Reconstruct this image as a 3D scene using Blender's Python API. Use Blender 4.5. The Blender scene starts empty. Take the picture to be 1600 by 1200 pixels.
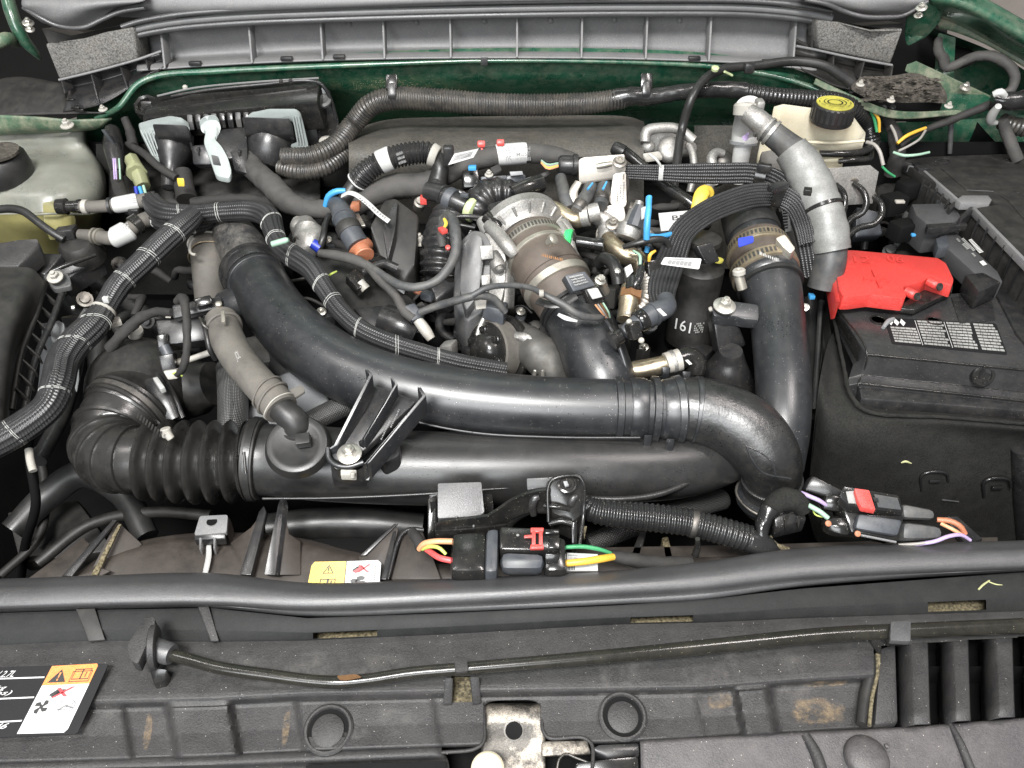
import bpy, bmesh, math, random
import numpy as np
from mathutils import Vector, Matrix
random.seed(7)
scene = bpy.context.scene
COL = scene.collection

# ---------------------------------------------------------------- camera, world, lamps, exposure
FPX, CX, CY = 1208.0, 800.0, 600.0          # focal length and centre for a 1600 x 1200 picture
PITCH = math.radians(38.0)
CAM = Vector((0, 0, 0.68))
cam_data = bpy.data.cameras.new("camera")
cam = bpy.data.objects.new("camera", cam_data)
COL.objects.link(cam)
cam.location = CAM
cam.rotation_euler = (math.radians(90) - PITCH, 0, 0)
cam_data.sensor_width = 36.0
cam_data.lens = 36.0 * FPX / 1600.0
cam_data.clip_start = 0.02
cam_data.clip_end = 100
scene.camera = cam

world = bpy.data.worlds.new("World")
scene.world = world
world.use_nodes = True
wb = world.node_tree.nodes["Background"]
wb.inputs[0].default_value = (0.93, 0.97, 1.0, 1)
wb.inputs[1].default_value = 0.20

def area_lamp(name, loc, target, sx, sy, power, color=(1, 1, 1)):
    d = bpy.data.lights.new(name, 'AREA')
    d.shape = 'RECTANGLE'; d.size = sx; d.size_y = sy; d.energy = power; d.color = color
    o = bpy.data.objects.new(name, d); COL.objects.link(o)
    o.location = loc
    o.rotation_euler = (Vector(target) - Vector(loc)).to_track_quat('-Z', 'Y').to_euler()
    return o
# the service bay: an open door behind the photographer and ceiling lights
area_lamp("door_daylight", (-0.7, -2.3, 1.6), (0, 0.9, 0.1), 2.4, 1.2, 86, (0.96, 0.98, 1.0))
area_lamp("ceiling_light_row", (-0.40, -0.85, 2.35), (-0.1, 0.75, 0), 0.9, 0.45, 112, (1.0, 0.99, 0.97))
area_lamp("ceiling_light", (1.05, 0.30, 2.3), (0.4, 0.8, 0), 0.12, 0.7, 22, (1.0, 0.93, 0.90))
area_lamp("ceiling_light.001", (-1.6, 0.3, 2.5), (-0.4, 0.8, 0), 0.18, 0.9, 14, (1.0, 0.96, 0.93))
scene.view_settings.view_transform = 'Standard'
scene.view_settings.look = 'None'
scene.view_settings.exposure = 0.45
scene.view_settings.gamma = 1.0
scene.cycles.max_bounces = 6

# ---------------------------------------------------------------- picture -> place
FWD = Vector((0, math.cos(PITCH), -math.sin(PITCH)))
UPV = Vector((0, math.sin(PITCH), math.cos(PITCH)))
XR = Vector((1, 0, 0)); ZUP = Vector((0, 0, 1))
_rows = [-200, 0, 60, 100, 150, 200, 300, 400, 500, 600, 700, 800, 900, 1300]
_hts = [.50, .37, .32, .29, .25, .20, .15, .11, .08, .06, .03, 0, 0, 0]
def ray(px, py): return FWD + XR * ((px - CX) / FPX) - UPV * ((py - CY) / FPX)
def Pz(px, py, z):
    r = ray(px, py); return CAM + r * ((z - CAM.z) / r.z)
def Py(px, py, y):
    r = ray(px, py); return CAM + r * (y / r.y)
def P(px, py, dz=0.0): return Pz(px, py, float(np.interp(py, _rows, _hts)) + dz)
def depth(v): return (v - CAM).dot(FWD)
def pxm(v, n=1.0): return n * depth(v) / FPX      # n picture pixels at v, in metres
def V(p):
    if isinstance(p, Vector): return p.copy()
    return P(*p[:3])

# ---------------------------------------------------------------- object tree
ORG = {}
def props(o, label=None, cat=None, group=None, kind=None):
    if label: o["label"] = label
    if cat: o["category"] = cat
    if group: o["group"] = group
    if kind: o["kind"] = kind
    return o
def thing(name, label, cat, at, group=None):
    o = bpy.data.objects.new(name, None); COL.objects.link(o)
    o.empty_display_size = 0.02
    o.location = V(at); ORG[o] = V(at)
    return props(o, label, cat, group)
def mk(name, verts, faces, mat, parent=None, smooth=38, uvs=None, bevel=0.0, bseg=2, solid=0.0, sub=0):
    me = bpy.data.meshes.new(name)
    verts = [Vector(v) for v in verts]
    if parent is None:
        xs = [v.x for v in verts]; ys = [v.y for v in verts]; zs = [v.z for v in verts]
        org = Vector(((min(xs) + max(xs)) / 2, (min(ys) + max(ys)) / 2, min(zs)))
    else:
        org = ORG[parent]
    me.from_pydata([(v - org)[:] for v in verts], [], [tuple(f) for f in faces])
    if uvs is not None:
        ul = me.uv_layers.new(name="UVMap")
        for li, l in enumerate(me.loops): ul.data[li].uv = uvs[l.vertex_index]
    bm = bmesh.new(); bm.from_mesh(me)
    if uvs is None or bevel > 0 or solid: bmesh.ops.recalc_face_normals(bm, faces=bm.faces)
    if bevel > 0:
        es = [e for e in bm.edges if len(e.link_faces) == 2 and e.calc_face_angle(0) > math.radians(25)]
        bmesh.ops.bevel(bm, geom=es, offset=bevel, segments=bseg, affect='EDGES', profile=0.5, clamp_overlap=True)
    bm.to_mesh(me); bm.free()
    me.shade_smooth()
    me.set_sharp_from_angle(angle=math.radians(smooth))
    if mat: me.materials.append(mat)
    o = bpy.data.objects.new(name, me); COL.objects.link(o)
    if parent is None: o.location = org
    else: o.parent = parent
    ORG[o] = org
    if solid:
        m = o.modifiers.new("solid", 'SOLIDIFY'); m.thickness = abs(solid); m.offset = -1 if solid > 0 else 1
    if sub:
        m = o.modifiers.new("sub", 'SUBSURF'); m.levels = sub; m.render_levels = sub
    return o

# ---------------------------------------------------------------- curves and tubes
def hermite(pts, n):
    pts = np.array(pts, float)
    if len(pts) == 2:
        t = np.linspace(0, 1, n)[:, None]; return pts[0] * (1 - t) + pts[1] * t
    d = np.linalg.norm(np.diff(pts[:, :3], axis=0), axis=1) ** 0.6 + 1e-9
    T = np.concatenate([[0], np.cumsum(d)])
    m = np.zeros_like(pts)
    for i in range(len(pts)):
        if i == 0: m[i] = (pts[1] - pts[0]) / d[0]
        elif i == len(pts) - 1: m[i] = (pts[-1] - pts[-2]) / d[-1]
        else:
            a = (pts[i] - pts[i-1]) / d[i-1]; b = (pts[i+1] - pts[i]) / d[i]
            m[i] = (a * d[i] + b * d[i-1]) / (d[i] + d[i-1])
    out = []
    for t in np.linspace(0, T[-1], n):
        i = min(max(np.searchsorted(T, t) - 1, 0), len(d) - 1)
        h = d[i]; s = (t - T[i]) / h
        out.append((2*s**3-3*s**2+1)*pts[i] + (s**3-2*s**2+s)*h*m[i] + (-2*s**3+3*s**2)*pts[i+1] + (s**3-s**2)*h*m[i+1])
    return np.array(out)

class Path:
    def __init__(self, pts, ref=None):
        ctl = []
        for p in pts:
            if isinstance(p[0], Vector): v, r = p[0], p[1]
            else: v, r = V(p), p[3]
            ctl.append((v.x, v.y, v.z, pxm(v, r)))
        dn = hermite(ctl, max(60, 30 * len(ctl)))
        s = np.concatenate([[0], np.cumsum(np.linalg.norm(np.diff(dn[:, :3], axis=0), axis=1))])
        self.L = s[-1]; self.s = s; self.dn = dn
        t = np.gradient(dn[:, :3], axis=0); t /= np.linalg.norm(t, axis=1)[:, None] + 1e-12
        self.t = t
        n = np.zeros_like(t)
        if ref is not None:
            r = np.array(ref, float)
            for i in range(len(t)):
                v = r - t[i] * r.dot(t[i]); n[i] = v / (np.linalg.norm(v) + 1e-9)
        else:
            a = np.array((0, 0, 1.0)) if abs(t[0][2]) < .9 else np.array((0, 1.0, 0))
            v = a - t[0] * a.dot(t[0]); n[0] = v / np.linalg.norm(v)
            for i in range(1, len(t)):
                v = n[i-1] - t[i] * n[i-1].dot(t[i]); n[i] = v / np.linalg.norm(v)
        self.n = n; self.ob = None
    def at(self, f):
        x = f * self.L
        g = lambda A: np.array([np.interp(x, self.s, A[:, k]) for k in range(A.shape[1])])
        p = g(self.dn); t = g(self.t); n = g(self.n)
        t /= np.linalg.norm(t); n -= t * n.dot(t); n /= np.linalg.norm(n)
        return p[:3], t, n, np.cross(t, n), p[3]

def sweep(path, f0, f1, nlen, seg, rf, name, mat, parent, flat=None, lobes=None, cap=True, smooth=50, bumpy=0.0, hollow=0.0):
    verts, uvs, faces = [], [], []
    rs = random.Random(sum(map(ord, name)) + nlen)
    ph = [rs.uniform(0, 6.28) for _ in range(8)]
    for i in range(nlen):
        f = f0 + (f1 - f0) * i / (nlen - 1)
        p, t, n, b, r = path.at(f); r = rf(f, r)
        for k in range(seg):
            a = 2 * math.pi * k / seg
            rr = r
            if lobes: rr = r * (1 + lobes[1] * (abs(math.cos(a * lobes[0] / 2 + (lobes[2] * f * path.L if len(lobes) > 2 else 0))) - .5))
            if bumpy:
                x = f * path.L
                rr *= 1 + bumpy * (math.sin(x*310+ph[0]+2*a)*.5 + math.sin(x*170+ph[1]-3*a)*.5 + math.sin(x*620+ph[2]+a)*.35)
            ca, sa = math.cos(a) * rr, math.sin(a) * rr
            if flat: ca *= flat[0]; sa *= flat[1]
            verts.append(Vector(p + n * ca + b * sa)); uvs.append((k / seg * 2 * math.pi * r, f * path.L))
    for i in range(nlen - 1):
        for k in range(seg):
            k2 = (k + 1) % seg
            faces.append((i*seg+k, i*seg+k2, (i+1)*seg+k2, (i+1)*seg+k))
    if cap:
        faces.append(tuple(reversed(range(seg)))); faces.append(tuple(range((nlen-1)*seg, nlen*seg)))
    return mk(name, verts, faces, mat, parent, smooth, uvs)

def tube(name, pts, mat, parent=None, seg=20, res=None, ridge=None, lobes=None, flat=None, ref=None, cap=True, smooth=50, bumpy=0.0, f=(0, 1)):
    """pts: (px, py, dz, radius_px) or (Vector, radius_px); ridge = (pitch_px, amplitude, sharpness)"""
    pa = Path(pts, ref)
    mid = Vector(pa.at(.5)[0]); L = pa.L * (f[1] - f[0])
    n = res or int(max(8, min(400, L / pxm(mid, 5))))
    rf = lambda q, r: r
    if ridge:
        pit = pxm(mid, ridge[0]); cnt = max(1, round(L / pit))
        n = cnt * (8 if ridge[0] > 7 else 6) + 1; sh = ridge[2] if len(ridge) > 2 else 1.0
        def rf(q, r):
            c = math.cos(2 * math.pi * cnt * (q - f[0]) / (f[1] - f[0])); c = math.copysign(abs(c) ** sh, c)
            return r * (1 + ridge[1] * c)
        if smooth == 50: smooth = 75
    pa.ob = sweep(pa, f[0], f[1], n, seg, rf, name, mat, parent, flat, lobes, cap, smooth, bumpy)
    return pa

def band(pa, f, wpx, dr, mat, parent, name="clamp", seg=32, round_=True, flat=None):
    """a ring of width wpx round the path, standing dr pixels proud"""
    p, t, n, b, r = pa.at(f); u = pxm(Vector(p)); w = wpx * u / pa.L / 2
    prof = [(-1, -1.0), (-1, .6), (-.8, 1), (.8, 1), (1, .6), (1, -1.0)] if round_ else [(-1, -1), (-1, 1), (1, 1), (1, -1)]
    verts, faces, uvs = [], [], []
    for (x, h) in prof:
        p, t, n, b, r0 = pa.at(min(max(f + x * w, 0), 1))
        # outside the path ends: go straight on
        ex = (f + x * w) - min(max(f + x * w, 0), 1)
        p = p + t * ex * pa.L; rr = r0 + dr * u * h if h > 0 else r0 - 1.5 * u
        for k in range(seg):
            a = 2*math.pi*k/seg
            ca, sa = math.cos(a)*rr, math.sin(a)*rr
            if flat: ca *= flat[0]; sa *= flat[1]
            verts.append(Vector(p + n*ca + b*sa)); uvs.append((a * rr, x * wpx * u))
    for i in range(len(prof)-1):
        for k in range(seg):
            k2 = (k+1) % seg; faces.append((i*seg+k, i*seg+k2, (i+1)*seg+k2, (i+1)*seg+k))
    return mk(name, verts, faces, mat, parent, 45, uvs)

def ringwire(pa, f, dr, thick, mat, parent, name="thread", tilt=0.0, dbl=0, arc=(0, 1)):
    """thin cord tied round a loom (dbl > 0: two turns)"""
    p, t, n, b, r = pa.at(f); u = pxm(Vector(p))
    V0, F0 = [], []
    for off in ([0] if not dbl else [-dbl/2, dbl/2]):
        c = p + t * off * u; m = 36; R = r + dr * u; base = len(V0)
        for k in range(m):
            a = 2*math.pi*(arc[0] + (arc[1]-arc[0])*k/(m if arc == (0, 1) else m-1)); d = n*math.cos(a) + b*math.sin(a)
            wob = 1 + .02*math.sin(5*a)
            q = c + d*R*wob + t*math.sin(a)*tilt*R
            for j in range(5):
                g = 2*math.pi*j/5; V0.append(Vector(q + d*math.cos(g)*thick*u/2 + t*math.sin(g)*thick*u/2))
        for k in range(m if arc == (0, 1) else m-1):
            for j in range(5):
                F0.append((base+k*5+j, base+k*5+(j+1) % 5, base+((k+1) % m)*5+(j+1) % 5, base+((k+1) % m)*5+j))
    return mk(name, V0, F0, mat, parent, 80)

# ---------------------------------------------------------------- solids
def prism(name, top, down, mat, parent=None, bevel=0.0012, smooth=38, bseg=2, scale=1.0):
    """polygon (points or pixel tuples) extruded by the vector `down` (or a depth straight down)"""
    top = [V(p) for p in top]
    if not isinstance(down, Vector): down = Vector((0, 0, -down))
    n = len(top); c = sum(top, Vector()) / n
    bot = [c + (p - c) * scale + down for p in top]
    faces = [tuple(range(n)), tuple(reversed(range(n, 2*n)))] + [(i, n+i, n+(i+1) % n, (i+1) % n) for i in range(n)]
    return mk(name, top + bot, faces, mat, parent, smooth, None, bevel, bseg)

def rpoly(pts, r=6, n=4):
    """round the corners of a pixel polygon (px, py[, dz])"""
    out = []; m = len(pts)
    for i in range(m):
        p0 = np.array(pts[i-1], float); p = np.array(pts[i], float); p1 = np.array(pts[(i+1) % m], float)
        a = p0 - p; b = p1 - p; la = np.linalg.norm(a[:2]); lb = np.linalg.norm(b[:2])
        rr = min(r, la*.45, lb*.45)
        A = p + a/la*rr; B = p + b/lb*rr
        for k in range(n+1):
            t = k/n; out.append(tuple((1-t)**2*A + 2*t*(1-t)*p + t*t*B))
    return out

def onz(pts, z): return [Pz(p[0], p[1], z) for p in pts]
def ony(pts, y): return [Py(p[0], p[1], y) for p in pts]
def plane_pt(px, py, o, nrm):
    r = ray(px, py); return CAM + r * ((o - CAM).dot(nrm) / r.dot(nrm))
def onplane(pts, o, nrm): return [plane_pt(p[0], p[1], o, nrm) for p in pts]

def lathe(name, base, axis, prof, mat, parent=None, seg=32, px=True, smooth=38):
    """prof = [(height, radius)...] in pixels at the base (px) or metres; a 0 radius end closes the shape"""
    base = V(base); axis = Vector(axis).normalized(); u = pxm(base) if px else 1.0
    a = Vector((0, 0, 1)) if abs(axis.z) < .9 else Vector((0, 1, 0))
    n = (a - axis * a.dot(axis)).normalized(); b = axis.cross(n)
    verts, faces, uvs = [], [], []
    for (h, r) in prof:
        for k in range(seg):
            g = 2*math.pi*k/seg
            verts.append(base + axis*h*u + (n*math.cos(g) + b*math.sin(g))*max(r, 1e-4)*u); uvs.append((g*r*u, h*u))
    for i in range(len(prof)-1):
        for k in range(seg):
            k2 = (k+1) % seg; faces.append((i*seg+k, i*seg+k2, (i+1)*seg+k2, (i+1)*seg+k))
    faces.append(tuple(reversed(range(seg)))); faces.append(tuple(range((len(prof)-1)*seg, len(prof)*seg)))
    return mk(name, verts, faces, mat, parent, smooth, uvs)

def cyl(name, p0, p1, r0, r1, mat, parent=None, seg=24, bevel=1.0):
    """a plain turned piece from p0 to p1 with pixel radii and eased ends"""
    p0 = V(p0); p1 = V(p1); ax = p1 - p0; u = pxm(p0); L = ax.length / u; e = min(bevel, L*.3, max(r0, .5)*.5)
    return lathe(name, p0, ax, [(0, max(r0-e, .1)), (e, r0), (L-e, r1), (L, max(r1-e, .1))], mat, parent, seg)

def bolt(at, rpx, mat, parent, axis=(0, 0, 1), name="bolt", flange=1.7, h=1.0, stud=0.5):
    """flange bolt: one mesh of washer, hexagon and stud"""
    at = V(at); axis = Vector(axis).normalized(); u = pxm(at) * rpx
    a = Vector((1, 0, 0)) if abs(axis.x) < .9 else Vector((0, 1, 0))
    n = (a - axis*a.dot(axis)).normalized(); b = axis.cross(n)
    verts, faces = [], []
    def ring(hh, r, seg, tw=0.2):
        i0 = len(verts)
        for k in range(seg):
            g = 2*math.pi*k/seg + tw; verts.append(at + axis*hh*u + (n*math.cos(g)+b*math.sin(g))*r*u)
        return list(range(i0, i0+seg))
    def shell(rings):
        for A, B in zip(rings, rings[1:]):
            s = len(A)
            for k in range(s): faces.append((A[k], A[(k+1) % s], B[(k+1) % s], B[k]))
        faces.append(tuple(reversed(rings[0]))); faces.append(tuple(rings[-1]))
    shell([ring(-.15, flange, 24), ring(.12, flange, 24), ring(.3, flange*.8, 24), ring(.38, 1.0, 24)])
    shell([ring(.3, 1, 6), ring(.3+h*.85, 1, 6), ring(.3+h, .85, 6)])
    if stud: shell([ring(.3+h, stud, 12), ring(.5+h*1.3, stud, 12), ring(.55+h*1.3, stud*.7, 12)])
    return mk(name, verts, faces, mat, parent, 30)

def loft(name, rows, mat, parent=None, nu=40, nv=24, thick=0.0, smooth=45, hard=False):
    """rows of points (same count) -> smooth sheet"""
    G = np.array([[V(p)[:] for p in r] for r in rows])
    if not hard:
        A = np.array([hermite(r, nu) for r in G]); A = np.array([hermite(A[:, j], nv) for j in range(nu)]).transpose(1, 0, 2)
    else: A = G; nv, nu = A.shape[0], A.shape[1]
    verts = [Vector(A[i, j]) for i in range(nv) for j in range(nu)]
    faces = [(i*nu+j, i*nu+j+1, (i+1)*nu+j+1, (i+1)*nu+j) for i in range(nv-1) for j in range(nu-1)]
    return mk(name, verts, faces, mat, parent, smooth, [(j/(nu-1), i/(nv-1)) for i in range(nv) for j in range(nu)], 0, 2, thick)

class Quad:
    """four picture corners TL TR BR BL in place -> a flat patch to build on and print on"""
    def __init__(s, tl, tr, br, bl): s.c = [V(tl), V(tr), V(br), V(bl)]; s.n = (s.c[3]-s.c[0]).cross(s.c[1]-s.c[0]).normalized()
    def p(s, u, v, h=0.0):
        a = s.c[0].lerp(s.c[1], u); b = s.c[3].lerp(s.c[2], u); return a.lerp(b, v) + s.n*h
    def poly(s, uv, h=0.0): return [s.p(u, v, h) for u, v in uv]
    def plate(s, name, uv, h0, h1, mat, parent, bevel=0.0006, smooth=38):
        return prism(name, s.poly(uv, h1), s.n*(h0-h1), mat, parent, bevel, smooth)
    def sheet(s, name, uvs, h, mat, parent):
        """flat print: list of polygons"""
        vs, fs = [], []
        for poly in uvs:
            i = len(vs); vs += s.poly(poly, h); fs.append(tuple(range(i, i+len(poly))))
        return mk(name, vs, fs, mat, parent)
    def text(s, name, body, u0, v0, u1, v1, h, mat, parent, shear=0.0, bold=0.004):
        cu = bpy.data.curves.new("lettering", 'FONT'); cu.body = body; cu.resolution_u = 3; cu.shear = shear; cu.size = 1; cu.offset = bold
        t = bpy.data.objects.new("lettering", cu); COL.objects.link(t)
        me = bpy.data.meshes.new_from_object(t); bpy.data.objects.remove(t); bpy.data.curves.remove(cu)
        xs = [v.co.x for v in me.vertices]; ys = [v.co.y for v in me.vertices]
        x0, x1, y0, y1 = min(xs), max(xs), min(ys), max(ys)
        vs = [s.p(u0+(u1-u0)*(v.co.x-x0)/(x1-x0), v1+(v0-v1)*(v.co.y-y0)/(y1-y0+1e-9), h) for v in me.vertices]
        fs = [tuple(p.vertices) for p in me.polygons]; bpy.data.meshes.remove(me)
        return mk(name, vs, fs, mat, parent)
def worn_print(q, rows, h, m_, par, u0=0, v0=0, u1=1, v1=1, seed=1):
    """lines of print too small or worn to read: short strokes"""
    r_ = random.Random(seed); out = []
    for k in range(rows):
        a, b_ = v0+(v1-v0)*k/rows, v0+(v1-v0)*(k+.62)/rows; x = u0 + r_.uniform(0, .08)*(u1-u0)
        while x < u1 - .02*(u1-u0):
            w_ = r_.uniform(.03, .07)*(u1-u0); t_ = r_.choice((0, 0, .3, .5)); out.append([(x, a+(b_-a)*t_), (x+w_, a), (x+w_, b_), (x, b_)]); x += w_ + r_.uniform(.02, .05)*(u1-u0)
    q.sheet("fine_print", out, h, m_, par)
def rect(u0, v0, u1, v1): return [(u0, v0), (u1, v0), (u1, v1), (u0, v1)]
def rrect(u0, v0, u1, v1, ru=.05, rv=.05, n=3):
    out = []
    for cx, cy, a0 in ((u1-ru, v0+rv, -90), (u1-ru, v1-rv, 0), (u0+ru, v1-rv, 90), (u0+ru, v0+rv, 180)):
        for k in range(n+1):
            a = math.radians(a0+90*k/n); out.append((cx+ru*math.cos(a), cy+rv*math.sin(a)))
    return out
def disc(cu, cv, ru, rv, n=20): return [(cu+ru*math.cos(2*math.pi*k/n), cv+rv*math.sin(2*math.pi*k/n)) for k in range(n)]
def box(name, c, ax, ay, az, sx, sy, sz, mat, parent=None, bevel=0.001):
    """box by centre, unit axes and full sizes in metres"""
    c = V(c); ax, ay, az = (Vector(a).normalized() for a in (ax, ay, az))
    top = [c + ax*sx/2*i + ay*sy/2*j + az*sz/2 for i, j in ((-1, -1), (1, -1), (1, 1), (-1, 1))]
    return prism(name, top, az*-sz, mat, parent, bevel)
def block(name, quad, down, mat, parent=None, bevel=0.0015):
    """a box whose top face is the four picture corners, `down` metres thick"""
    q = [V(p) for p in quad]; n = (q[1]-q[0]).cross(q[3]-q[0]).normalized()
    if n.z < 0: n = -n
    return prism(name, q, n*-down, mat, parent, bevel)

# ---------------------------------------------------------------- materials
def mat(name, col, rough=.5, metal=0.0, bump=0.0, bscale=400, dust=0.0, dcol=(.30, .27, .22), film=0.0, spec=.5, rvar=.12, coat=0.0,
        sss=0.0, trans=0.0, cvar=.25, speck=None, braid=0, weave=0.0, blot=None, grain=.12, gscale=900, alpha=None):
    m = bpy.data.materials.new(name); m.use_nodes = True
    nt = m.node_tree; N = nt.nodes; L = nt.links
    b = N["Principled BSDF"]
    b.inputs["Metallic"].default_value = metal
    b.inputs["Specular IOR Level"].default_value = spec
    b.inputs["Coat Weight"].default_value = coat
    b.inputs["Coat Roughness"].default_value = .12
    if sss:
        b.inputs["Subsurface Weight"].default_value = sss; b.inputs["Subsurface Radius"].default_value = (.02, .018, .012); b.inputs["Subsurface Scale"].default_value = 1
    if trans: b.inputs["Transmission Weight"].default_value = trans
    tc = N.new("ShaderNodeTexCoord"); geo = N.new("ShaderNodeNewGeometry")
    pos = geo.outputs["Position"]
    def noise(scale, det=4, rough_=.6):
        n = N.new("ShaderNodeTexNoise"); n.inputs["Scale"].default_value = scale; n.inputs["Detail"].default_value = det
        n.inputs["Roughness"].default_value = rough_; L.new(pos, n.inputs["Vector"]); return n.outputs["Fac"]
    def ramp(src, lo, hi, a=0.0, c=1.0):
        r = N.new("ShaderNodeMapRange"); r.inputs[1].default_value = lo; r.inputs[2].default_value = hi
        r.inputs[3].default_value = a; r.inputs[4].default_value = c; L.new(src, r.inputs[0]); return r.outputs[0]
    def mix(fac, a, c):
        x = N.new("ShaderNodeMix"); x.data_type = 'RGBA'
        if isinstance(fac, (int, float)): x.inputs[0].default_value = fac
        else: L.new(fac, x.inputs[0])
        for s, i in ((a, 6), (c, 7)):
            if isinstance(s, tuple): x.inputs[i].default_value = (*s, 1)
            else: L.new(s, x.inputs[i])
        return x.outputs[2]
    def math_(op, a, c=0.0):
        x = N.new("ShaderNodeMath"); x.operation = op
        for s, i in ((a, 0), (c, 1)):
            if isinstance(s, (int, float)): x.inputs[i].default_value = s
            else: L.new(s, x.inputs[i])
        return x.outputs[0]
    big = noise(14, 5)
    dk = tuple(c*(1-cvar) for c in col); lt = tuple(min(1, c*(1+cvar)) for c in col)
    c = mix(ramp(big, .35, .65), dk, lt)
    rgh = ramp(big, .3, .7, max(.04, rough-rvar*.6), min(1, rough+rvar*.6))
    if grain:
        c = mix(ramp(noise(gscale, 2, .5), .3, .7), mix(grain, c, (0, 0, 0)), mix(grain*.5, c, (1.0, 1.0, 1.0) if col[0] > .3 else tuple(min(1, q*3+.02) for q in col)))
    if blot:      # worn or stained patches: (colour, scale, threshold)
        f = ramp(noise(blot[1], 6, .7), blot[2], blot[2]+.12)
        c = mix(math_('MULTIPLY', f, .8), c, blot[0])
    if film:      # thin uneven film of dry dust
        f = math_('MULTIPLY', ramp(noise(45, 7, .72), .42, .75), film)
        c = mix(f, c, dcol); rgh = math_('ADD', rgh, math_('MULTIPLY', f, .5))
    if dust:      # single specks
        for sc, th, k in ((620, .17, .30), (300, .10, .20)):
            vo = N.new("ShaderNodeTexVoronoi"); vo.inputs["Scale"].default_value = sc; L.new(pos, vo.inputs["Vector"])
            near = math_('LESS_THAN', vo.outputs["Distance"], th)
            sx = N.new("ShaderNodeSeparateXYZ"); L.new(vo.outputs["Color"], sx.inputs[0])
            rare = math_('GREATER_THAN', sx.outputs[0], 1-dust*k)
            c = mix(math_('MULTIPLY', math_('MULTIPLY', near, rare), .85), c, tuple(min(1, q*1.6) for q in dcol))
    if speck:     # dark or light fine specks: (colour, scale, amount)
        vo = N.new("ShaderNodeTexVoronoi"); vo.inputs["Scale"].default_value = speck[1]; L.new(pos, vo.inputs["Vector"])
        sx = N.new("ShaderNodeSeparateXYZ"); L.new(vo.outputs["Color"], sx.inputs[0])
        clump = ramp(noise(22, 4), .35, .7)
        f = math_('MULTIPLY', math_('LESS_THAN', vo.outputs["Distance"], .28), math_('GREATER_THAN', math_('MULTIPLY', sx.outputs[1], clump), 1-speck[2]))
        c = mix(f, c, speck[0])
        if speck[0][0] < .05:
            L.new(math_('MULTIPLY', math_('SUBTRACT', 1.0, math_('MULTIPLY', f, .85)), spec), b.inputs["Specular IOR Level"])
    hsrc = None
    if alpha:
        s = N.new("ShaderNodeSeparateXYZ"); L.new(tc.outputs["UV"], s.inputs[0])   # fade out towards the patch's own edges
        e = 1.0
        for q in (0, 1): e = math_('MULTIPLY', e, math_('MULTIPLY', s.outputs[q], math_('SUBTRACT', 1.0, s.outputs[q])))
        e = ramp(e, 0.0, .035)
        L.new(math_('MULTIPLY', ramp(math_('MULTIPLY', noise(alpha[0], 7, .75), math_('ADD', .45, math_('MULTIPLY', e, .55))), alpha[1], alpha[2]), math_('MULTIPLY', e, alpha[3])), b.inputs["Alpha"])
    if braid:     # woven sleeve from the tube's own (round, along) coordinates
        s = N.new("ShaderNodeSeparateXYZ"); L.new(tc.outputs["UV"], s.inputs[0])
        k = braid
        A = math_('SINE', math_('MULTIPLY', math_('ADD', s.outputs[0], s.outputs[1]), k)); B = math_('SINE', math_('MULTIPLY', math_('SUBTRACT', s.outputs[0], s.outputs[1]), k))
        w = math_('MULTIPLY', A, B); hsrc = ramp(w, -1, 1)
        c = mix(ramp(w, .55, .95), c, (.34, .34, .33))
    if weave:
        s = N.new("ShaderNodeSeparateXYZ"); L.new(tc.outputs["UV"], s.inputs[0])
        w = math_('SINE', math_('MULTIPLY', math_('ADD', s.outputs[1], math_('MULTIPLY', s.outputs[0], .25)), weave)); hsrc = ramp(w, -1, 1)
    L.new(c, b.inputs["Base Color"]); L.new(rgh, b.inputs["Roughness"])
    if bump or hsrc is not None:
        bn = N.new("ShaderNodeBump"); bn.inputs["Strength"].default_value = max(bump, .5 if hsrc is not None else 0); bn.inputs["Distance"].default_value = .0006 if hsrc is None else .0009
        L.new(hsrc if hsrc is not None else noise(bscale, 5, .65), bn.inputs["Height"]); L.new(bn.outputs[0], b.inputs["Normal"])
    return m

class M: pass
M.pipe = mat("black_moulded_pipe", (.015, .016, .018), .35, bump=.14, bscale=1100, dust=.22, spec=.8, dcol=(.36, .34, .31), film=.04, speck=((.004, .004, .004), 420, .36), rvar=.06)
M.pipe_grimy = mat("black_pipe_grimy", (.015, .015, .0155), .30, bump=.8, bscale=190, dust=.25, spec=.8, film=.14, dcol=(.13, .12, .10), speck=((.004, .004, .004), 380, .45))
M.duct = mat("black_duct", (.018, .018, .018), .33, bump=.25, bscale=800, dust=.15, spec=.55, film=.10, dcol=(.12, .11, .10), speck=((.006, .006, .006), 500, .4), rvar=.06)
M.bellows = mat("black_bellows_rubber", (.015, .0145, .014), .27, bump=.12, bscale=600, film=.10, spec=.8, dcol=(.13, .11, .09), rvar=.08)
M.blk = mat("black_plastic", (.015, .015, .016), .30, bump=.15, bscale=700, dust=.2, film=.10, dcol=(.22, .20, .17))
M.blkg = mat("black_gloss_plastic", (.011, .011, .011), .20, bump=.04, bscale=300, dust=.25, film=.06, dcol=(.26, .23, .18), rvar=.06)
M.blkd = mat("black_dull_plastic", (.015, .0145, .014), .50, bump=.25, bscale=600, film=.22, dcol=(.10, .09, .075))
M.deep = mat("bay_depth_shade", (.004, .004, .004), .8, spec=.15)  # near-black colour standing in for shade in depths, gaps and holes
M.slate = mat("slate_plastic", (.045, .050, .058), .42, bump=.15, bscale=700, film=.2, dcol=(.2, .19, .17))
M.panel = mat("grained_grey_panel", (.027, .0262, .0264), .46, bump=1.0, bscale=600, dust=.07, dcol=(.45, .42, .38), film=.04, spec=.4, cvar=.14, grain=.22, gscale=620)
M.panel_lt = mat("grained_grey_panel_front", (.050, .046, .048), .44, bump=1.0, bscale=600, dust=.08, dcol=(.5, .47, .42), film=.08, cvar=.10, grain=.18, gscale=620)
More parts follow.
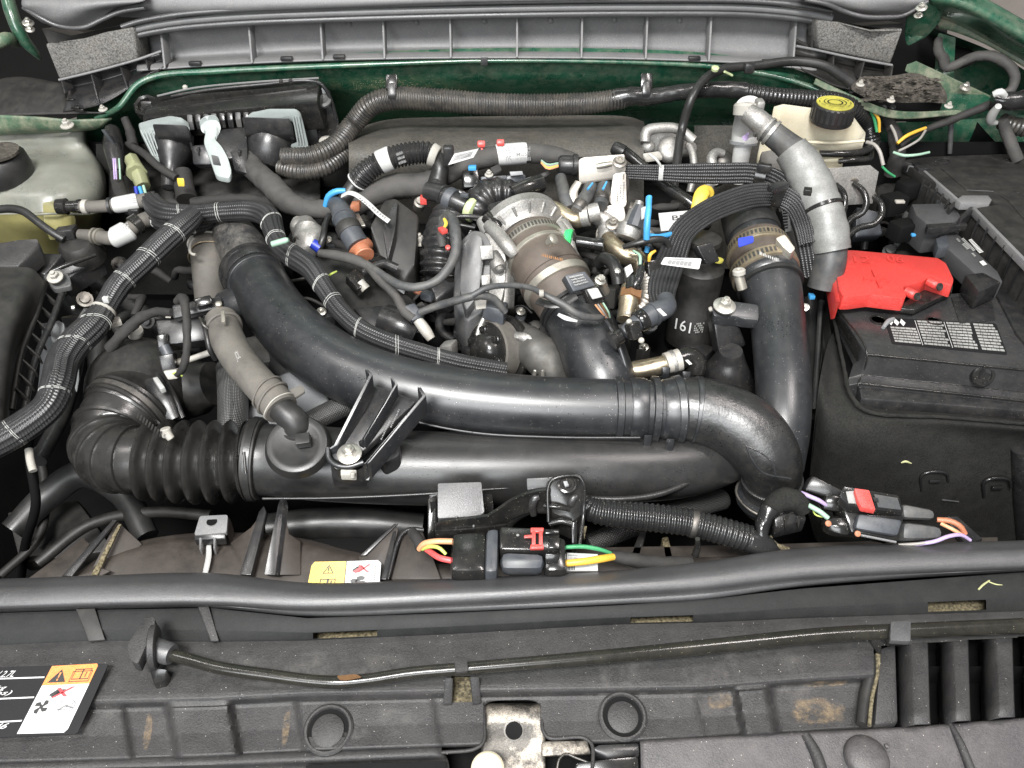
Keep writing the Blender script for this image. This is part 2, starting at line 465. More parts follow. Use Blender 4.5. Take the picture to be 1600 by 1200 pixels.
M.seal = mat("rubber_seal", (.055, .055, .057), .36, bump=.5, bscale=800, dust=.08, spec=.75, film=.08, dcol=(.15, .14, .125), cvar=.12, grain=.25)
M.cowl = mat("grey_cowl_plastic", (.145, .145, .147), .5, bump=.5, bscale=700, dust=.25, dcol=(.4, .37, .32), film=.10, cvar=.08, grain=.2)
M.foam = mat("felt_foam", (.135, .132, .126), .92, bump=1.0, bscale=330, dust=.6, dcol=(.3, .27, .22), film=.25, spec=.2, grain=.6, gscale=380)
M.lid = mat("battery_lid_plastic", (.026, .026, .027), .27, bump=.1, bscale=700, dust=.3, film=.08, dcol=(.2, .18, .15), rvar=.05)
M.pipe_dusty = mat("dusty_black_pipe", (.024, .024, .025), .42, bump=.2, bscale=800, dust=1.0, dcol=(.26, .24, .21), film=.4)
M.act = mat("grey_actuator_plastic", (.060, .061, .063), .42, bump=.2, bscale=600, film=.25, dcol=(.2, .18, .15), dust=.4)
M.dirt = mat("dried_mud_stain", (.26, .19, .115), .9, alpha=(70, .40, .66, .55), grain=.3)
M.water = mat("dried_water_marks", (.22, .21, .20), .8, alpha=(26, .46, .66, .22), grain=.2)
M.upstand = mat("upstand_rubber", (.007, .0075, .0075), .6, spec=.3, bump=.5, bscale=800, film=.1, dcol=(.08, .08, .075), cvar=.2, grain=.25)
M.shroud = mat("dusty_brown_black_shroud", (.034, .028, .024), .5, bump=.3, bscale=500, film=.35, dcol=(.095, .078, .064), dust=.1)
M.felt = mat("black_felt_blanket", (.014, .014, .013), .95, bump=1.0, bscale=500, film=.5, dcol=(.032, .031, .028), spec=.15, grain=.35, gscale=600)
M.insul = mat("firewall_insulator", (.058, .055, .049), .62, bump=.5, bscale=260, film=.4, grain=.4, gscale=420, dcol=(.11, .095, .07), dust=.4)
M.green = mat("green_car_paint", (.012, .070, .040), .28, metal=.0, bump=.05, bscale=60, coat=.6, dust=.35, dcol=(.40, .38, .28), film=.26, grain=0)
M.green_dirty = mat("green_paint_pollen", (.010, .070, .038), .40, dust=1.0, coat=.3, dcol=(.42, .38, .22), film=.25, speck=((.50, .46, .28), 430, .62), alpha=(60, .15, .30, 1.0))
M.green_dusty = mat("green_paint_dusty", (.055, .10, .06), .5, dust=.5, dcol=(.34, .30, .22), film=.7)
M.alu = mat("cast_aluminium", (.34, .33, .31), .5, metal=.7, bump=.8, bscale=330, film=.30, dcol=(.16, .14, .11), grain=.25, gscale=500)
M.steel = mat("brushed_steel", (.34, .315, .28), .46, metal=.85, bump=.2, bscale=900, film=.15, dcol=(.25, .21, .16))
M.zinc = mat("zinc_bolt", (.62, .60, .55), .36, metal=.85, bump=.25, bscale=500, film=.25, dcol=(.30, .26, .2))
M.dsteel = mat("dark_steel", (.10, .095, .09), .42, metal=.8, bump=.3, bscale=400, film=.25)
M.brass = mat("aged_brass_pipe", (.46, .39, .27), .34, metal=.9, bump=.3, bscale=120, film=.2, blot=((.16, .12, .08), 60, .55))
M.copper = mat("coppery_metal", (.30, .16, .08), .45, metal=.7, bump=.3, bscale=300)
M.brown = mat("brown_turbo_hose", (.070, .056, .046), .5, bump=.3, bscale=350, film=.45, dcol=(.12, .10, .08), cvar=.35)
M.clampm = mat("clamp_band", (.40, .375, .32), .42, metal=.8, bump=.15, bscale=600, film=.3)
M.clampbr = mat("clamp_band_bronze", (.32, .26, .17), .42, metal=.8, bump=.2, bscale=600, film=.3)
M.hosebr = mat("dusty_rubber_hose", (.088, .082, .073), .68, bump=.35, bscale=500, film=.4, dcol=(.17, .15, .125), dust=.1)
M.hose = mat("black_rubber_hose", (.016, .016, .016), .38, bump=.2, bscale=600, film=.12, dcol=(.1, .09, .08))
M.hoseg = mat("grey_rubber_hose", (.052, .054, .056), .48, bump=.2, bscale=600, film=.2)
M.sleeve = mat("heat_sleeve", (.21, .213, .206), .44, bump=.5, bscale=90, dust=.4, dcol=(.10, .09, .08), film=.4, metal=.15, grain=.14, gscale=500)
M.loom = mat("black_split_loom", (.020, .020, .021), .26, bump=.06, bscale=400, dust=.12, film=.08, dcol=(.2, .17, .13))
M.loomd = mat("dusty_split_loom", (.028, .027, .026), .30, bump=.1, bscale=400, dust=.8, film=.30, dcol=(.20, .17, .13))
M.tape = mat("cloth_tape", (.048, .046, .044), .72, bump=.8, bscale=420, film=.3, dcol=(.12, .11, .095))
M.taped = mat("dark_cloth_tape", (.016, .0155, .015), .75, bump=.8, bscale=420, film=.3, dcol=(.07, .06, .05))
M.vinyl = mat("vinyl_tape", (.015, .015, .015), .22, bump=.5, bscale=90, dust=.1)
M.braid = mat("braided_sleeve", (.016, .016, .016), .42, braid=1500)
M.ribbed = mat("ribbed_loom", (.022, .022, .023), .34, weave=1900, film=.06, dcol=(.16, .15, .14))
M.thread = mat("white_thread", (.42, .42, .40), .7)
M.white = mat("white_plastic", (.44, .44, .43), .42, film=.15, dcol=(.35, .32, .27), cvar=.06)
M.whited = mat("stained_white_plastic", (.36, .345, .31), .5, film=.5, dcol=(.20, .17, .13), cvar=.1)
M.paper = mat("white_label", (.48, .48, .475), .45, cvar=.04, film=.06, grain=.03)
M.ink = mat("black_ink", (.015, .015, .015), .5)
M.inkg = mat("grey_ink", (.16, .16, .16), .5)
M.inkw = mat("white_ink", (.62, .62, .60), .5, cvar=.1)
M.inkwd = mat("worn_white_ink", (.26, .26, .25), .5, cvar=.3)
M.redink = mat("red_ink", (.62, .02, .03), .5)
M.labelblk = mat("black_label_film", (.008, .008, .009), .6, spec=.25)
M.orange_l = mat("orange_label", (.66, .19, .018), .45, cvar=.05)
M.yellow_l = mat("yellow_label", (.72, .49, .015), .42, cvar=.05)
M.red = mat("red_plastic", (.54, .016, .009), .36, bump=.25, bscale=700, cvar=.10, film=.06, dcol=(.28, .06, .04), dust=.15)
M.redp = mat("red_clip", (.55, .04, .03), .4, cvar=.08)
M.yellow = mat("yellow_plastic", (.66, .46, .03), .42, cvar=.1, film=.25, dcol=(.4, .3, .08))
M.yellowcap = mat("yellow_cap_top", (.42, .38, .035), .5, cvar=.2, film=.4, dcol=(.2, .18, .05))
M.orange = mat("orange_brown_plastic", (.36, .115, .045), .45, cvar=.25, film=.3, dcol=(.2, .12, .08))
M.blue = mat("blue_tape", (.05, .27, .56), .42, cvar=.15, bump=.3, bscale=200)
M.bluemark = mat("blue_paint_mark", (.02, .04, .36), .4)
M.greencl = mat("green_clip", (.04, .46, .13), .35)
M.palegreen = mat("pale_green_ring", (.50, .58, .30), .4, sss=.2)
M.lever = mat("pale_grey_lever", (.27, .30, .29), .42, cvar=.06, bump=.1, bscale=700, dust=.3)
M.cream = mat("cream_reservoir", (.62, .56, .41), .40, sss=.3, cvar=.06, film=.10, dcol=(.4, .34, .22))
M.tank = mat("cloudy_coolant_tank", (.185, .19, .165), .30, sss=.4, cvar=.2, film=.2, dcol=(.20, .17, .12), bump=.2, bscale=90)
M.coolant = mat("tank_with_yellow_coolant", (.27, .245, .10), .32, sss=.4, cvar=.2, film=.12, bump=.15, bscale=90)
M.olive = mat("olive_connector", (.24, .25, .14), .4, sss=.1, cvar=.15, film=.15)
M.w_orange = mat("peach_wire", (.60, .28, .13), .42, cvar=.05)
M.w_lime = mat("lime_wire", (.42, .52, .09), .42, cvar=.05)
M.w_red = mat("red_wire", (.66, .06, .06), .42, cvar=.05)
M.w_green = mat("green_wire", (.045, .26, .11), .42, cvar=.05)
M.w_yellow = mat("yellow_wire", (.70, .39, .02), .42, cvar=.05)
M.w_purple = mat("lilac_wire", (.36, .27, .46), .42, cvar=.05)
M.w_grey = mat("grey_green_wire", (.26, .40, .30), .42, cvar=.05)
M.w_white = mat("pale_wire", (.26, .245, .225), .45, cvar=.1)
M.rod = mat("prop_rod_paint", (.014, .0135, .011), .20, bump=.08, bscale=160, dust=.2, film=.06, dcol=(.22, .19, .13), rvar=.05)
M.foamy = mat("dusty_yellow_foam", (.12, .10, .058), .95, bump=1.2, bscale=300, dust=.6, dcol=(.26, .22, .12), cvar=.6, grain=.7, gscale=350)
M.latch = mat("greasy_latch_metal", (.30, .27, .23), .5, metal=.6, bump=.6, bscale=150, blot=((.02, .02, .02), 36, .43), grain=.4)
M.block = mat("engine_casting", (.10, .098, .092), .55, metal=.5, bump=.6, bscale=180, film=.4, dcol=(.12, .10, .08))
M.grime = mat("leaf_grime", (.060, .052, .042), .85, bump=1.0, bscale=110, blot=((.03, .026, .02), 60, .47), cvar=.5, grain=.6, gscale=250)
M.leaf = mat("dry_leaf_scrap", (.42, .42, .20), .7)
M.shield = mat("grey_splash_plate", (.20, .205, .21), .5, bump=.2, bscale=500, cvar=.1)
M.wall = mat("beige_wall", (.50, .44, .39), .8, bump=.1, bscale=200, cvar=.05)
M.floor = mat("concrete_floor", (.16, .155, .15), .7, bump=.2, bscale=60, cvar=.2)
M.screen = mat("windscreen_glass", (.10, .105, .11), .08, cvar=.1)
UPA = (0, 0, 1)
# ================================================================ SETTING
f0 = mk("floor", [(-6, -5, -.95), (6, -5, -.95), (6, 6, -.95), (-6, 6, -.95)], [(0, 1, 2, 3)], M.floor); props(f0, kind="structure")
w0 = prism("wall", [Vector((-6, 3.4, -.95)), Vector((6, 3.4, -.95)), Vector((6, 3.6, -.95)), Vector((-6, 3.6, -.95))], Vector((0, 0, 4)), M.wall, None, 0); props(w0, kind="structure")

# ---------------------------------------------------------------- car body (green)
body = thing("car_body", "dark green painted car body round the engine bay with firewall and fender edges", "car body", Vector((0, .9, -.6)))
# floor and sides of the bay, dark
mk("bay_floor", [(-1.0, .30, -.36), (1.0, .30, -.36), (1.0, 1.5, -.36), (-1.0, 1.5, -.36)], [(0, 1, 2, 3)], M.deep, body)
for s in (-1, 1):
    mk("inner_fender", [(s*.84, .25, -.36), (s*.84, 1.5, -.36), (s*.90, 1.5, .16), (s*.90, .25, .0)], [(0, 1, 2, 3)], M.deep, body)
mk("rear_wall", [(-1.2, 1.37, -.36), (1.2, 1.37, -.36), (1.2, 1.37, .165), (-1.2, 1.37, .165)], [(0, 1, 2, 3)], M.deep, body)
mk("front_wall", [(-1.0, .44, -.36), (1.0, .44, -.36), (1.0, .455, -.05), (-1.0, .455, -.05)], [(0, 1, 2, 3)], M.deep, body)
# firewall: flange, rolled edge, face
FX = [120, 215, 300, 420, 560, 760, 1000, 1130, 1240, 1330]
ftop = [175, 128, 117, 108, 101, 94, 96, 104, 125, 160]
def fr(dpy, dz, dy=0):
    return [P(x, t+dpy, dz) + Vector((0, dy, 0)) for x, t in zip(FX, ftop)]
fw = [fr(-14, .002, .02), fr(0, .0), fr(8, -.004), fr(26, -.012), fr(60, -.045), fr(96, -.10),
      [Py(x, 240, 1.365) for x in FX]]
loft("firewall", fw, M.green, body, 90, 60)
# pollen-strewn patch of the firewall face
loft("dusty_firewall_patch", [[P(x, y+dy, float(np.interp(dy, [0, 8, 26, 60, 96], [0, -.004, -.012, -.045, -.10]))) - ray(x, y)*.005 for x, y in ((455, 112), (520, 108), (580, 108), (640, 106), (700, 112), (745, 112))] for dy in (6, 28, 50, 74, 92)], M.green_dirty, body, 30, 20)
# rolled flange edge
fl = [(150, 186, .004, 4), (185, 168, .006, 4.5), (215, 132, .006, 5), (245, 119, .006, 5), (330, 112, .005, 5), (450, 106, .004, 4.5), (600, 100, .004, 4), (760, 95, .004, 3.5), (1000, 98, .004, 3.5), (1130, 106, .004, 4), (1240, 127, .004, 4), (1290, 145, .004, 4)]
tube("flange_edge", fl, M.green, body, 10)
mk("hinge_shade", [P(-160, -120, -.1), P(240, -120, -.1), P(240, 150, -.12), P(-160, 260, -.14)], [(0, 1, 2, 3)], M.deep, body)  # near-black sheets close the hinge corners and paint their shade
mk("hinge_shade", [Py(1300, -10, 1.60), Py(1480, -10, 1.60), Py(1480, 190, 1.50), Py(1300, 190, 1.50)], [(0, 1, 2, 3)], M.deep, body)
# left strut tower and hinge area
tube("hood_hinge", [(8, -20, .02, 15), (20, 25, .015, 17), (36, 60, .01, 16), (55, 82, .0, 10), (62, 90, -.01, 4)], M.green, body, 16, flat=(1, .6))
tube("hood_hinge", [(-20, 75, .02, 9), (5, 62, .02, 10), (26, 66, .0, 8)], M.green_dusty, body, 12)
loft("fender_ledge", [[P(-40, 178, .012), P(60, 182, .012), P(110, 186, .01), P(175, 184, .008)], [P(-40, 200, .01), P(60, 198, .01), P(110, 200, .008), P(160, 196, .005)], [P(-40, 212, .0), P(60, 206, .0), P(105, 204, -.002), P(140, 202, -.01)]], M.green_dusty, body, 24, 10, .003)
# right fender: outer wing, inner flange, apron
loft("fender", [[P(1440, -30, .03), P(1500, -18, .03), P(1620, 45, .03), P(1720, 105, .03)], [P(1448, -8, .032), P(1500, 4, .032), P(1620, 66, .032), P(1720, 124, .03)], [P(1462, 18, .02), P(1500, 28, .02), P(1620, 92, .02), P(1720, 150, .02)], [P(1468, 26, .006), P(1500, 40, .006), P(1620, 106, .006), P(1720, 164, .006)]], M.green, body, 30, 30, .002)
loft("fender_flange", [[P(1462, 22, .010), P(1482, 24, .010), P(1540, 48, .010), P(1620, 94, .010), P(1720, 156, .010)], [P(1466, 44, .006), P(1492, 50, .006), P(1545, 72, .006), P(1620, 118, .006), P(1700, 168, .006)]], M.green_dusty, body, 30, 6, .003)
loft("apron", [[P(1420, 30, -.03), P(1480, 52, -.01), P(1560, 85, -.01), P(1640, 135, -.01)], [P(1424, 80, -.05), P(1480, 95, -.05), P(1560, 120, -.05), P(1640, 165, -.05)], [P(1425, 150, -.06), P(1490, 160, -.07), P(1570, 175, -.07), P(1650, 200, -.07)], [P(1400, 240, -.08), P(1480, 240, -.09), P(1570, 245, -.09), P(1660, 250, -.09)], [P(1380, 300, -.10), P(1480, 300, -.12), P(1570, 300, -.12), P(1660, 300, -.12)]], M.green, body, 30, 30)
loft("apron_panel", [[P(1310, 180, -.04), P(1380, 190, -.05), P(1450, 190, -.05), P(1600, 180, -.05)], [P(1310, 250, -.09), P(1380, 250, -.09), P(1470, 250, -.09), P(1640, 250, -.08)], [P(1330, 320, -.13), P(1400, 320, -.13), P(1480, 320, -.13), P(1640, 320, -.13)]], M.green, body, 24, 24)
prism("hood_hinge", rpoly([(1424, -10, .03), (1462, -6, .03), (1476, 18, .02), (1452, 46, .012), (1420, 62, .008), (1416, 40, .01)], 8), .012, M.green, body, .002)
# cross brace to the right of the cowl
prism("apron_brace", [(1416, 100, .006), (1432, 94, .008), (1552, 150, -.004), (1540, 162, -.006), (1500, 152, -.004)], .012, M.green_dusty, body, .002)
prism("apron_brace", [(1478, 145, .0), (1540, 148, .0), (1562, 162, -.002), (1470, 168, -.004)], .012, M.green, body, .002)
prism("hinge_pillar", [(1466, 50, .0), (1494, 58, .0), (1490, 140, -.01), (1462, 110, -.01)], .01, M.green, body, .002)
mk("apron_hole", onz([(1488, 62), (1530, 84), (1522, 100), (1500, 108), (1484, 98)], .285), [(0, 1, 2, 3, 4)], M.deep, body)
bolt((1508, 137, .004), 5, M.zinc, body, (0, -.3, 1))
bolt((1440, 12, .034), 5, M.zinc, body, (-.3, -.4, 1)); bolt((1435, 24, .03), 4, M.zinc, body, (-.3, -.4, 1))
bolt((44, 36, .02), 5, M.zinc, body, (.3, -.4, 1)); bolt((47, 46, .02), 4, M.zinc, body, (.3, -.4, 1))
bolt((105, 196, .016), 6, M.whited, body, (0, -.2, 1)); bolt((161, 171, .016), 4, M.whited, body, (0, -.2, 1))
# dusty cowl-side flange on the right with studs
loft("cowl_flange", [[P(1275, 122, .010), P(1330, 148, .010), P(1395, 172, .008), P(1500, 172, .004)], [P(1272, 130, .010), P(1325, 158, .010), P(1390, 184, .008), P(1512, 178, .004)]], M.green_dusty, body, 40, 6, .004)
for x, y in ((1344, 132), (1392, 157), (1482, 166)):
    bolt((x, y, .016), 3.6, M.whited, body, (0, -.2, 1), name="stud", flange=1.8, h=1.2)
for a, b in (((1330, 142), (1326, 154)), ((1396, 166), (1370, 214)), ((1487, 176), (1484, 240)), ((1474, 178), (1476, 190)), ((1381, 168), (1376, 184))):
    cyl("stud", (*a, -.002), (*b, -.03), 4.5, 3.5, M.hoseg, body, 10)
# leaf litter caught at the cowl corner
gr = loft("leaf_litter", [[P(1345, 120, .008), P(1395, 118, .009), P(1430, 114, .009), P(1470, 130, .007)], [P(1330, 138, .008), P(1390, 138, .009), P(1440, 138, .010), P(1480, 150, .007)], [P(1350, 152, .006), P(1400, 160, .007), P(1450, 160, .007), P(1478, 162, .006)]], M.grime, body, 24, 20)
props(gr, kind="stuff")
rs = random.Random(3); vs, fs = [], []
for k in range(110):
    x, y = rs.uniform(1350, 1472), rs.uniform(118, 160); c = P(x, y, .010 + rs.uniform(0, .006)); a = rs.uniform(0, 6.28); l = rs.uniform(.004, .016); w = rs.uniform(.001, .006)
    d = Vector((math.cos(a), math.sin(a)*.6, rs.uniform(-.08, .08)))*l; e = Vector((-math.sin(a), math.cos(a), .3))*w; i = len(vs)
    vs += [c-d, c-e, c+d, c+e, c + Vector((0, 0, -.002))]; fs += [(i, i+1, i+2, i+3), (i, i+1, i+4), (i+2, i+3, i+4)]
props(mk("leaf_scraps", vs, fs, M.grime, body), kind="stuff")
# the open hood standing up behind the engine bay, above the picture
loft("hood", [[Vector((x, 1.62 - .30*t, .50 + 1.05*t)) for x in (-1.0, -.3, .3, 1.0)] for t in (0, .3, .7, 1)], M.green, body, 12, 12, .02)

# firewall insulator pad behind the engine
ins = thing("insulation_pad", "dark grey fibre insulation pad against the green firewall behind the engine", "insulation", P(780, 240))
IX = [545, 600, 700, 800, 900, 985, 1006]; IT = [205, 188, 183, 181, 180, 183, 190]
loft("pad", [[P(x, t, -.018) for x, t in zip(IX, IT)], [P(x, t+4, -.014) - Vector((0, .012, 0)) for x, t in zip(IX, IT)], [Py(x, 240, 1.235) for x in IX], [Py(x, 300, 1.24) for x in IX], [Py(x, 420, 1.25) for x in IX]], M.insul, ins, 60, 40)
loft("pad", [[Py(x, y, 1.335) for x in (1085, 1095, 1150, 1230)] for y in (196, 205, 280, 420)], M.insul, ins, 20, 20)
loft("pad", [[Py(x, y, 1.345) for x in (150, 300, 450, 560)] for y in (225, 260, 330, 460)], M.felt, ins, 20, 20)

# ---------------------------------------------------------------- cowl cover (top)
cow = thing("cowl_cover", "grey ribbed plastic cowl panel running along the top under the windscreen", "cowl panel", P(800, 90, 0))
CXs = [215, 330, 500, 760, 1000, 1200, 1275]
top = [40, 38, 28, 24, 22, 25, 28]; bot = [112, 104, 96, 92, 94, 103, 112]
loft("face", [[P(x, t, .006) for x, t in zip(CXs, top)], [P(x, (t*.5+b*.5), .0) + Vector((0, .02, 0)) for x, t, b in zip(CXs, top, bot)], [P(x, b-12, -.006) + Vector((0, .02, 0)) for x, b in zip(CXs, bot)], [P(x, b-6, .004) for x, b in zip(CXs, bot)], [P(x, b, .006) for x, b in zip(CXs, bot)]], M.cowl, cow, 100, 30, .003)
for x in (250, 388, 500, 598, 703, 808, 910, 1012, 1112, 1245):
    t = np.interp(x, CXs, top); b = np.interp(x, CXs, bot); ln = -6*(800-x)/550
    a0 = P(x+ln*.0, t+1, .010); a1 = P(x+ln*-1.2, b-3, .008); w = pxm(a0, 3)
    k = Vector((0, .03, 0))
    prism("rib", [a0 + Vector((-w/2, 0, 0)), a0 + Vector((w/2, 0, 0)), a1 + Vector((w/2, 0, 0)), a1 + Vector((-w/2, 0, 0))], k, M.cowl, cow, .0005)
for x in (545, 650, 757, 860, 960, 1062):
    t = np.interp(x, CXs, top); cyl("clip_peg", P(x, t+4, .004), P(x, t+12, .004), 5, 4, M.cowl, cow, 10)
for x in (305, 448, 530, 1085, 1200):
    b = np.interp(x, CXs, bot); box("clip_slot", P(x, b-7, .008), XR, (0, 1, 0), UPA, .020, .010, .006, M.blk, cow)
block("drain_tab", [(751, 88, .010), (762, 88, .010), (762, 101, .002), (751, 101, .002)], .002, M.cowl, cow, .0004)
# seal and trims along the top edge
def along(off, dz, r):
    xs = [190, 215, 270, 360, 500, 760, 1000, 1180, 1260, 1300]; ys = [48, 40, 30, 22, 16, 9, 6, 8, 16, 24]
    return [(x, y+off, dz, r) for x, y in zip(xs, ys)]
tube("edge_seal", along(15, .014, 5), M.seal, cow, 12)
tube("edge_seal", along(5, .016, 5.5), M.cowl, cow, 12)
tube("edge_seal", along(-6, .020, 4), M.seal, cow, 12)
loft("top_deck", [[P(x, -40, .03) for x in (80, 300, 800, 1200, 1420)], [P(x, y, .025) for x, y in ((40, 0), (300, -8), (800, -12), (1200, -10), (1440, -5))], [P(x, y, .022) for x, y in ((36, 10), (300, 12), (800, 0), (1200, -2), (1430, 8))], [P(x, y, .016) for x, y in ((44, 20), (260, 28), (800, 8), (1220, 10), (1414, 28))]], M.cowl, cow, 60, 20)
# side scuttle lobes
loft("scuttle_lobe", [[P(40, -20, .03), P(120, -25, .03), P(230, -20, .03)], [P(34, 8, .03), P(110, 4, .032), P(225, 0, .03)], [P(44, 20, .026), P(100, 26, .03), P(180, 14, .026)], [P(66, 36, .02), P(100, 46, .022), P(150, 38, .022)]], M.cowl, cow, 24, 24, .003)
tube("lobe_lip", [(36, 12, .028, 3), (60, 26, .028, 3.5), (90, 40, .026, 3.5), (130, 43, .026, 3.5), (160, 30, .026, 3.5), (190, 18, .026, 3.5), (226, 12, .026, 3.5)], M.seal, cow, 8)
loft("scuttle_lobe", [[P(1250, -25, .03), P(1350, -25, .03), P(1445, -20, .03)], [P(1255, -5, .03), P(1350, -2, .032), P(1448, 2, .03)], [P(1280, 6, .026), P(1340, 12, .03), P(1436, 16, .026)], [P(1300, 14, .02), P(1350, 26, .02), P(1412, 30, .02)]], M.cowl, cow, 24, 24, .003)
tube("lobe_lip", [(1258, 0, .03, 3), (1290, 6, .03, 3.5), (1320, 18, .028, 3.5), (1350, 26, .028, 3.5), (1385, 27, .028, 3.5), (1412, 24, .028, 3), (1450, 2, .03, 3)], M.seal, cow, 8)
# foam blocks at both ends
def foamb(pts, dn):
    prism("foam_pad", [P(*p) for p in pts], dn, M.foam, cow, .004, 60)
foamb([(70, 68, .020), (90, 66, .022), (130, 60, .022), (165, 50, .022), (208, 42, .020), (216, 93, .008), (92, 124, .004)], Vector((0, .05, -.01)))
foamb([(1275, 30, .020), (1310, 34, .022), (1360, 46, .022), (1412, 44, .02), (1392, 100, .004), (1280, 76, .010)], Vector((0, .05, -.01)))
prism("end_shelf", [P(64, 44, .014), P(110, 56, .014), P(210, 34, .014), P(216, 60, .005), P(95, 110, .0)], Vector((0, .06, -.01)), M.blkd, cow, .002)
prism("end_shelf", [P(1275, 26, .014), P(1350, 40, .014), P(1412, 36, .014), P(1392, 92, .0), P(1280, 70, .005)], Vector((0, .06, -.01)), M.blkd, cow, .002)
# ribbed lower wings of the cowl, both ends
loft("lower_wing", [[P(92, 124, .0), P(150, 110, .002), P(252, 82, .002)], [P(100, 140, -.004) + Vector((0, .015, 0)), P(160, 128, -.002) + Vector((0, .015, 0)), P(256, 96, 0) + Vector((0, .015, 0))], [P(104, 162, .004), P(170, 146, .004), P(258, 106, .006)], [P(100, 176, .006), P(164, 162, .006), P(232, 118, .006)]], M.blk, cow, 30, 20, .003)
for x0, y0, x1, y1 in ((94, 124, 100, 146), (140, 112, 153, 162), (186, 102, 197, 136), (226, 92, 231, 110), (250, 82, 258, 106)):
    a0 = P(x0, y0, .006); a1 = P(x1, y1, .008); w = Vector((pxm(a0, 2.5), 0, 0)); prism("rib", [a0, a0+w, a1+w, a1], Vector((0, .03, 0)), M.blk, cow, .0004)
tube("wing_edge", [(92, 125, .006, 2), (150, 111, .007, 2), (215, 93, .008, 2), (252, 80, .008, 2)], M.cowl, cow, 8)
loft("lower_wing", [[P(1244, 60, .006), P(1285, 78, .0), P(1394, 102, 0)], [P(1244, 80, .0) + Vector((0, .015, 0)), P(1290, 96, 0) + Vector((0, .015, 0)), P(1392, 112, -.004) + Vector((0, .015, 0))], [P(1250, 108, .006), P(1300, 122, .004), P(1390, 128, .004)], [P(1268, 118, .008), P(1310, 138, .006), P(1380, 146, .004)]], M.blkd, cow, 30, 20, .003)
for x0, y0, x1, y1 in ((1302, 84, 1300, 116), (1350, 94, 1342, 124), (1394, 102, 1390, 126), (1268, 40, 1268, 74)):
    a0 = P(x0, y0, .006); a1 = P(x1, y1, .008); w = Vector((pxm(a0, 2.5), 0, 0)); prism("rib", [a0, a0+w, a1+w, a1], Vector((0, .03, 0)), M.blkd, cow, .0004)
tube("wing_edge", [(1244, 72, .010, 2), (1275, 78, .008, 2), (1330, 90, .007, 2), (1394, 102, .006, 2)], M.cowl, cow, 8)
loft("side_tray", [[P(-60, 140, -.01), P(20, 120, -.01), P(98, 130, -.004)], [P(-60, 170, .0), P(20, 160, .0), P(110, 168, .004)], [P(-60, 186, .006), P(30, 180, .006), P(165, 176, .008)]], M.blkd, cow, 20, 14, .003)
for x, y in ((110, 156), (125, 172), (118, 168)): box("clip_slot", P(x, y, .010), XR, (0, 1, 0), UPA, .014, .006, .004, M.blkg, cow)

# black plastic bases under everything
eng = thing("engine_block", "dark grey engine casting deep in the bay under the hoses", "engine", Vector((0, .95, -.3)))
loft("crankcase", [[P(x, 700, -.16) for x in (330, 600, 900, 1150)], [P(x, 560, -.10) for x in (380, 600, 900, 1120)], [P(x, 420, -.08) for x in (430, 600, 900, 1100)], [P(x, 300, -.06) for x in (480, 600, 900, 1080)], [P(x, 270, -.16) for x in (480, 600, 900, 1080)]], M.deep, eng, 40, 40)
rs = random.Random(11)
for k in range(46):
    x, y = rs.uniform(440, 1100), rs.uniform(330, 560); c = P(x, y, -.075 + rs.uniform(-.01, .012))
    a = rs.uniform(0, 3.14)
    if k % 3: box("casting_boss", c, (math.cos(a), math.sin(a), rs.uniform(-.3, .3)), (-math.sin(a), math.cos(a), 0), UPA, rs.uniform(.015, .05), rs.uniform(.012, .03), rs.uniform(.02, .05), rs.choice([M.blk, M.deep, M.blkd, M.block, M.blk]), eng, .003)
    else: lathe("casting_boss", c, (rs.uniform(-.5, .5), -.6, 1), [(-20, 14), (0, 14), (4, 12), (4, 7), (14, 6), (16, 4)], rs.choice([M.blk, M.blkd, M.block, M.dsteel]), eng, 16)
for k in range(26):
    x, y = rs.uniform(*((690, 800) if k % 2 else (880, 1010))), rs.uniform(*((440, 560) if k % 2 else (370, 480))); c = P(x, y, -.035 + rs.uniform(-.02, .015)); a = rs.uniform(0, 3.14)
    if k % 3 == 0: box("casting_boss", c, (math.cos(a), math.sin(a), rs.uniform(-.4, .4)), (-math.sin(a), math.cos(a), .2), UPA, rs.uniform(.015, .04), rs.uniform(.012, .025), rs.uniform(.02, .04), rs.choice([M.alu, M.block, M.blk]), eng, .004)
    elif k % 3 == 1: tube("casting_rib", [(c, 9), (c + Vector((math.cos(a)*.02, math.sin(a)*.02, .006)), 11), (c + Vector((math.cos(a)*.045, math.sin(a)*.045, -.01)), 8)], rs.choice([M.alu, M.block, M.hoseg, M.hose]), eng, 14, bumpy=.05)
    else: lathe("casting_boss", c, (rs.uniform(-.5, .5), -.6, 1), [(-20, 14), (0, 14), (4, 12), (4, 7), (14, 6), (16, 4)], rs.choice([M.alu, M.block, M.dsteel]), eng, 16)
# ================================================================ FRONT: radiator cover, seal, prop rod
rc = thing("radiator_cover", "grained grey plastic radiator cover across the bottom of the picture", "radiator cover", P(800, 1060, -.05))
XS = [-450, 0, 150, 330, 480, 700, 960, 1100, 1250, 1600, 2060]
def row(ys, dz, dy=0): return [P(x, y+dy, dz) for x, y in zip(XS, ys)]
BACK = [905, 905, 900, 896, 911, 905, 892, 878, 857, 845, 826.8]
LIP = [964, 958, 953, 950, 966, 958, 946, 937, 920, 894, 878.4]
EDGE = [1014, 1008, 1001, 1003, 1001, 991, 976, 973, 966, 955, 942]
RID = [1102, 1096, 1094, 1090, 1082, 1078, 1074, 1072, 1060, 1040, 1024.4]
FRT = [1204, 1192, 1188, 1182, 1174, 1166, 1160, 1152, 1144, 1122, 1096]
sl = thing("hood_seal", "soft black rubber hood seal lying along the back edge of the radiator cover", "rubber seal", P(800, 930))
CR = [929, 926, 921, 918, 932, 926, 913, 900, 878, 864, 853.6]; FE = [959, 953, 948, 946, 953, 945, 931, 922, 905, 889, 873.4]
